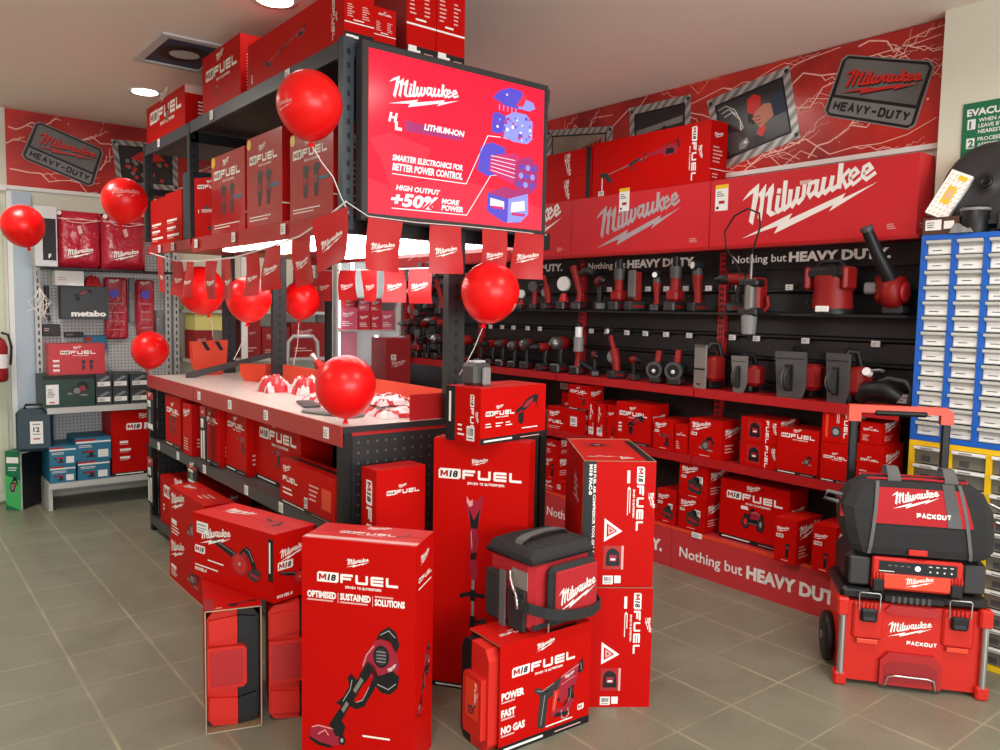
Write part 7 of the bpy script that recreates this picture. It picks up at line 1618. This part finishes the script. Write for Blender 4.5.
put('body', b_, tt, label='black fabric body')
# front red panel follows the sloping front
def ty(z):
    for (z0, y0), (z1, y1) in zip(zip(zs, dy0), list(zip(zs, dy0))[1:]):
        if z0 <= z <= z1: return y0+(y1-y0)*(z-z0)/(z1-z0)
    return dy0[-1]
def tpanel(b_, x0, x1, x2, x3, z0, z1, m, l=.004, n=6):
    # quad strip from (x0..x1) at z0 to (x2..x3) at z1 hugging the front
    for i in range(n):
        a, c = i/n, (i+1)/n; za, zc = z0+(z1-z0)*a, z0+(z1-z0)*c
        b_.face([(x0+(x2-x0)*a, ty(za)-l, za), (x1+(x3-x1)*a, ty(za)-l, za), (x1+(x3-x1)*c, ty(zc)-l, zc), (x0+(x2-x0)*c, ty(zc)-l, zc)], m)
b_ = B(); tpanel(b_, .098, .468, .118, .438, .125, .262, 'redcloth', .005)
sl = (ty(.25)-ty(.19))/.06; v = Vector((0, sl, 1)).normalized()
f = F(b_, (0, ty(.182)-.006, .182), (1,0,0), v, w, .1, lift=.0015); logo(f, .175, .002, .175, 'ink', 1, 1.05)
v2 = Vector((0, (ty(.175)-ty(.12))/.055, 1)).normalized(); f = F(b_, (0, ty(.148)-.006, .148), (1,0,0), v2, w, .1, lift=.002); caps(f, 'PACKOUT', .262, .006, .020, 'ink', w=.125, t=.28, l=2)
put('front_panel', b_, tt, label='red front panel with white lettering')
b_ = B(); tpanel(b_, .085, .098, .118, .131, .0, .285, 'strap', .008, 10); put('side_webbing', b_, tt, label='grey webbing'); b_ = B(); tpanel(b_, w-.095, w-.082, w-.131, w-.118, .0, .285, 'strap', .008, 10); put('side_webbing', b_, tt, label='grey webbing')
b_ = B(); tpanel(b_, .375, .425, .362, .405, .125, .285, 'darkgrey', .0075, 8); put('daisy_webbing', b_, tt, label='dark webbing panel')
b_ = B(); b_.tube([(.09,.085,.288),(w/2,.08,.296),(w-.09,.085,.288),(w-.075,.14,.288)], .0055, 'redcloth', 6); b_.tube([(.09,.195,.286),(w-.09,.195,.286)], .0055, 'redcloth', 6); put('piping', b_, tt, label='red top piping')
for x in (.165, .375):
    b_ = B()
    for y in (.075,):
        b_.raw([(x,y-.006,.245),(x+.052,y-.006,.245),(x+.05,y+.0,.30),(x+.002,y+.0,.30),(x+.004,y+.05,.335),(x+.048,y+.05,.335),(x+.004,y+.11,.33),(x+.048,y+.11,.33),(x+.002,.198,.29),(x+.05,.198,.29)], [(0,1,2,3),(3,2,5,4),(4,5,7,6),(6,7,9,8)], 'strap')
    me = b_.mesh('s'); o = put('top_strap', me, tt, label='grey top strap'); md = o.modifiers.new('t', 'SOLIDIFY'); md.thickness = .004
b_ = B(); b_.cbox(.235, .305, -.020, -.0125, .006, .030, 'redplastic', .004); put('front_clip', b_, tt, label='red base clip')
b_ = B(); b_.raw([(.03,.02,.14),(-.012,.05,.13),(.0,.14,.20),(.06,.08,.25),(.085,.09,.275)], [(0,1,2,3),(3,2,4)], 'redcloth'); b_.tube([(.0,.10,.21),(-.06,.08,.225),(-.075,.06,.20),(-.02,.05,.19)], .008, 'strap', 6); put('end_flap', b_, tt, label='red end flap with grey tab')
b_ = B(); b_.raw([(w-.03,.02,.14),(w+.012,.05,.13),(w+.0,.14,.20),(w-.06,.08,.25),(w-.085,.09,.275)], [(0,1,2,3),(3,2,4)], 'redcloth'); b_.tube([(w,.10,.21),(w+.05,.06,.19),(w+.045,.05,.14),(w+.01,.05,.15)], .006, 'silver', 6); put('end_flap', b_, tt, label='red end flap with metal clip')

# ================================================================== LIGHT AND CAMERA
def area(name, loc, rot, sx, sy, e, col=(1,1,1), spread=180):
    l = bpy.data.lights.new(name, 'AREA'); l.shape = 'RECTANGLE'; l.size = sx; l.size_y = sy; l.energy = e; l.color = col; l.spread = R(spread)
    o = bpy.data.objects.new(name, l); COL.objects.link(o); o.location = loc; o.rotation_euler = [R(a) for a in rot]; return o
# ceiling fittings of the shop (front half and aisles)
for x, y, e in ((.2,.9,20),(2.4,.7,24),(-1.2,3.6,14),(3.05,3.2,8),(.4,5.2,23),(3.0,5.6,12)): area('ceiling_lamp', (x, y, CE-.03), (0,0,0), .5, .5, e, (1,.95,.88), 165)
# daylight through the shop-front window
area('shopfront_daylight', (.3, -3.44, 1.45), (94,0,0), 4.6, 1.9, 185, (.98,.98,1.0))
w = bpy.data.worlds.new('World'); scene.world = w; w.use_nodes = True
w.node_tree.nodes['Background'].inputs[0].default_value = (.85,.92,1,1); w.node_tree.nodes['Background'].inputs[1].default_value = .9

cam = bpy.data.cameras.new('Camera'); co = bpy.data.objects.new('Camera', cam); COL.objects.link(co)
cam.sensor_width = 36; cam.lens = 28.752; cam.clip_start = .02
M = Matrix(((.7838,.0352,-.6200),(-.6207,.0748,-.7805),(.0189,.9966,.0805)))
co.matrix_world = Matrix.Translation((0,0,1.5)) @ M.to_4x4()
scene.camera = co
vs_ = scene.view_settings; vs_.view_transform = 'Standard'; vs_.look = 'None'; vs_.gamma = 1; vs_.exposure = .33; vs_.use_curve_mapping = False
try:
    scene.cycles.use_denoising = True; scene.cycles.max_bounces = 7; scene.cycles.sample_clamp_indirect = 6
except Exception: pass
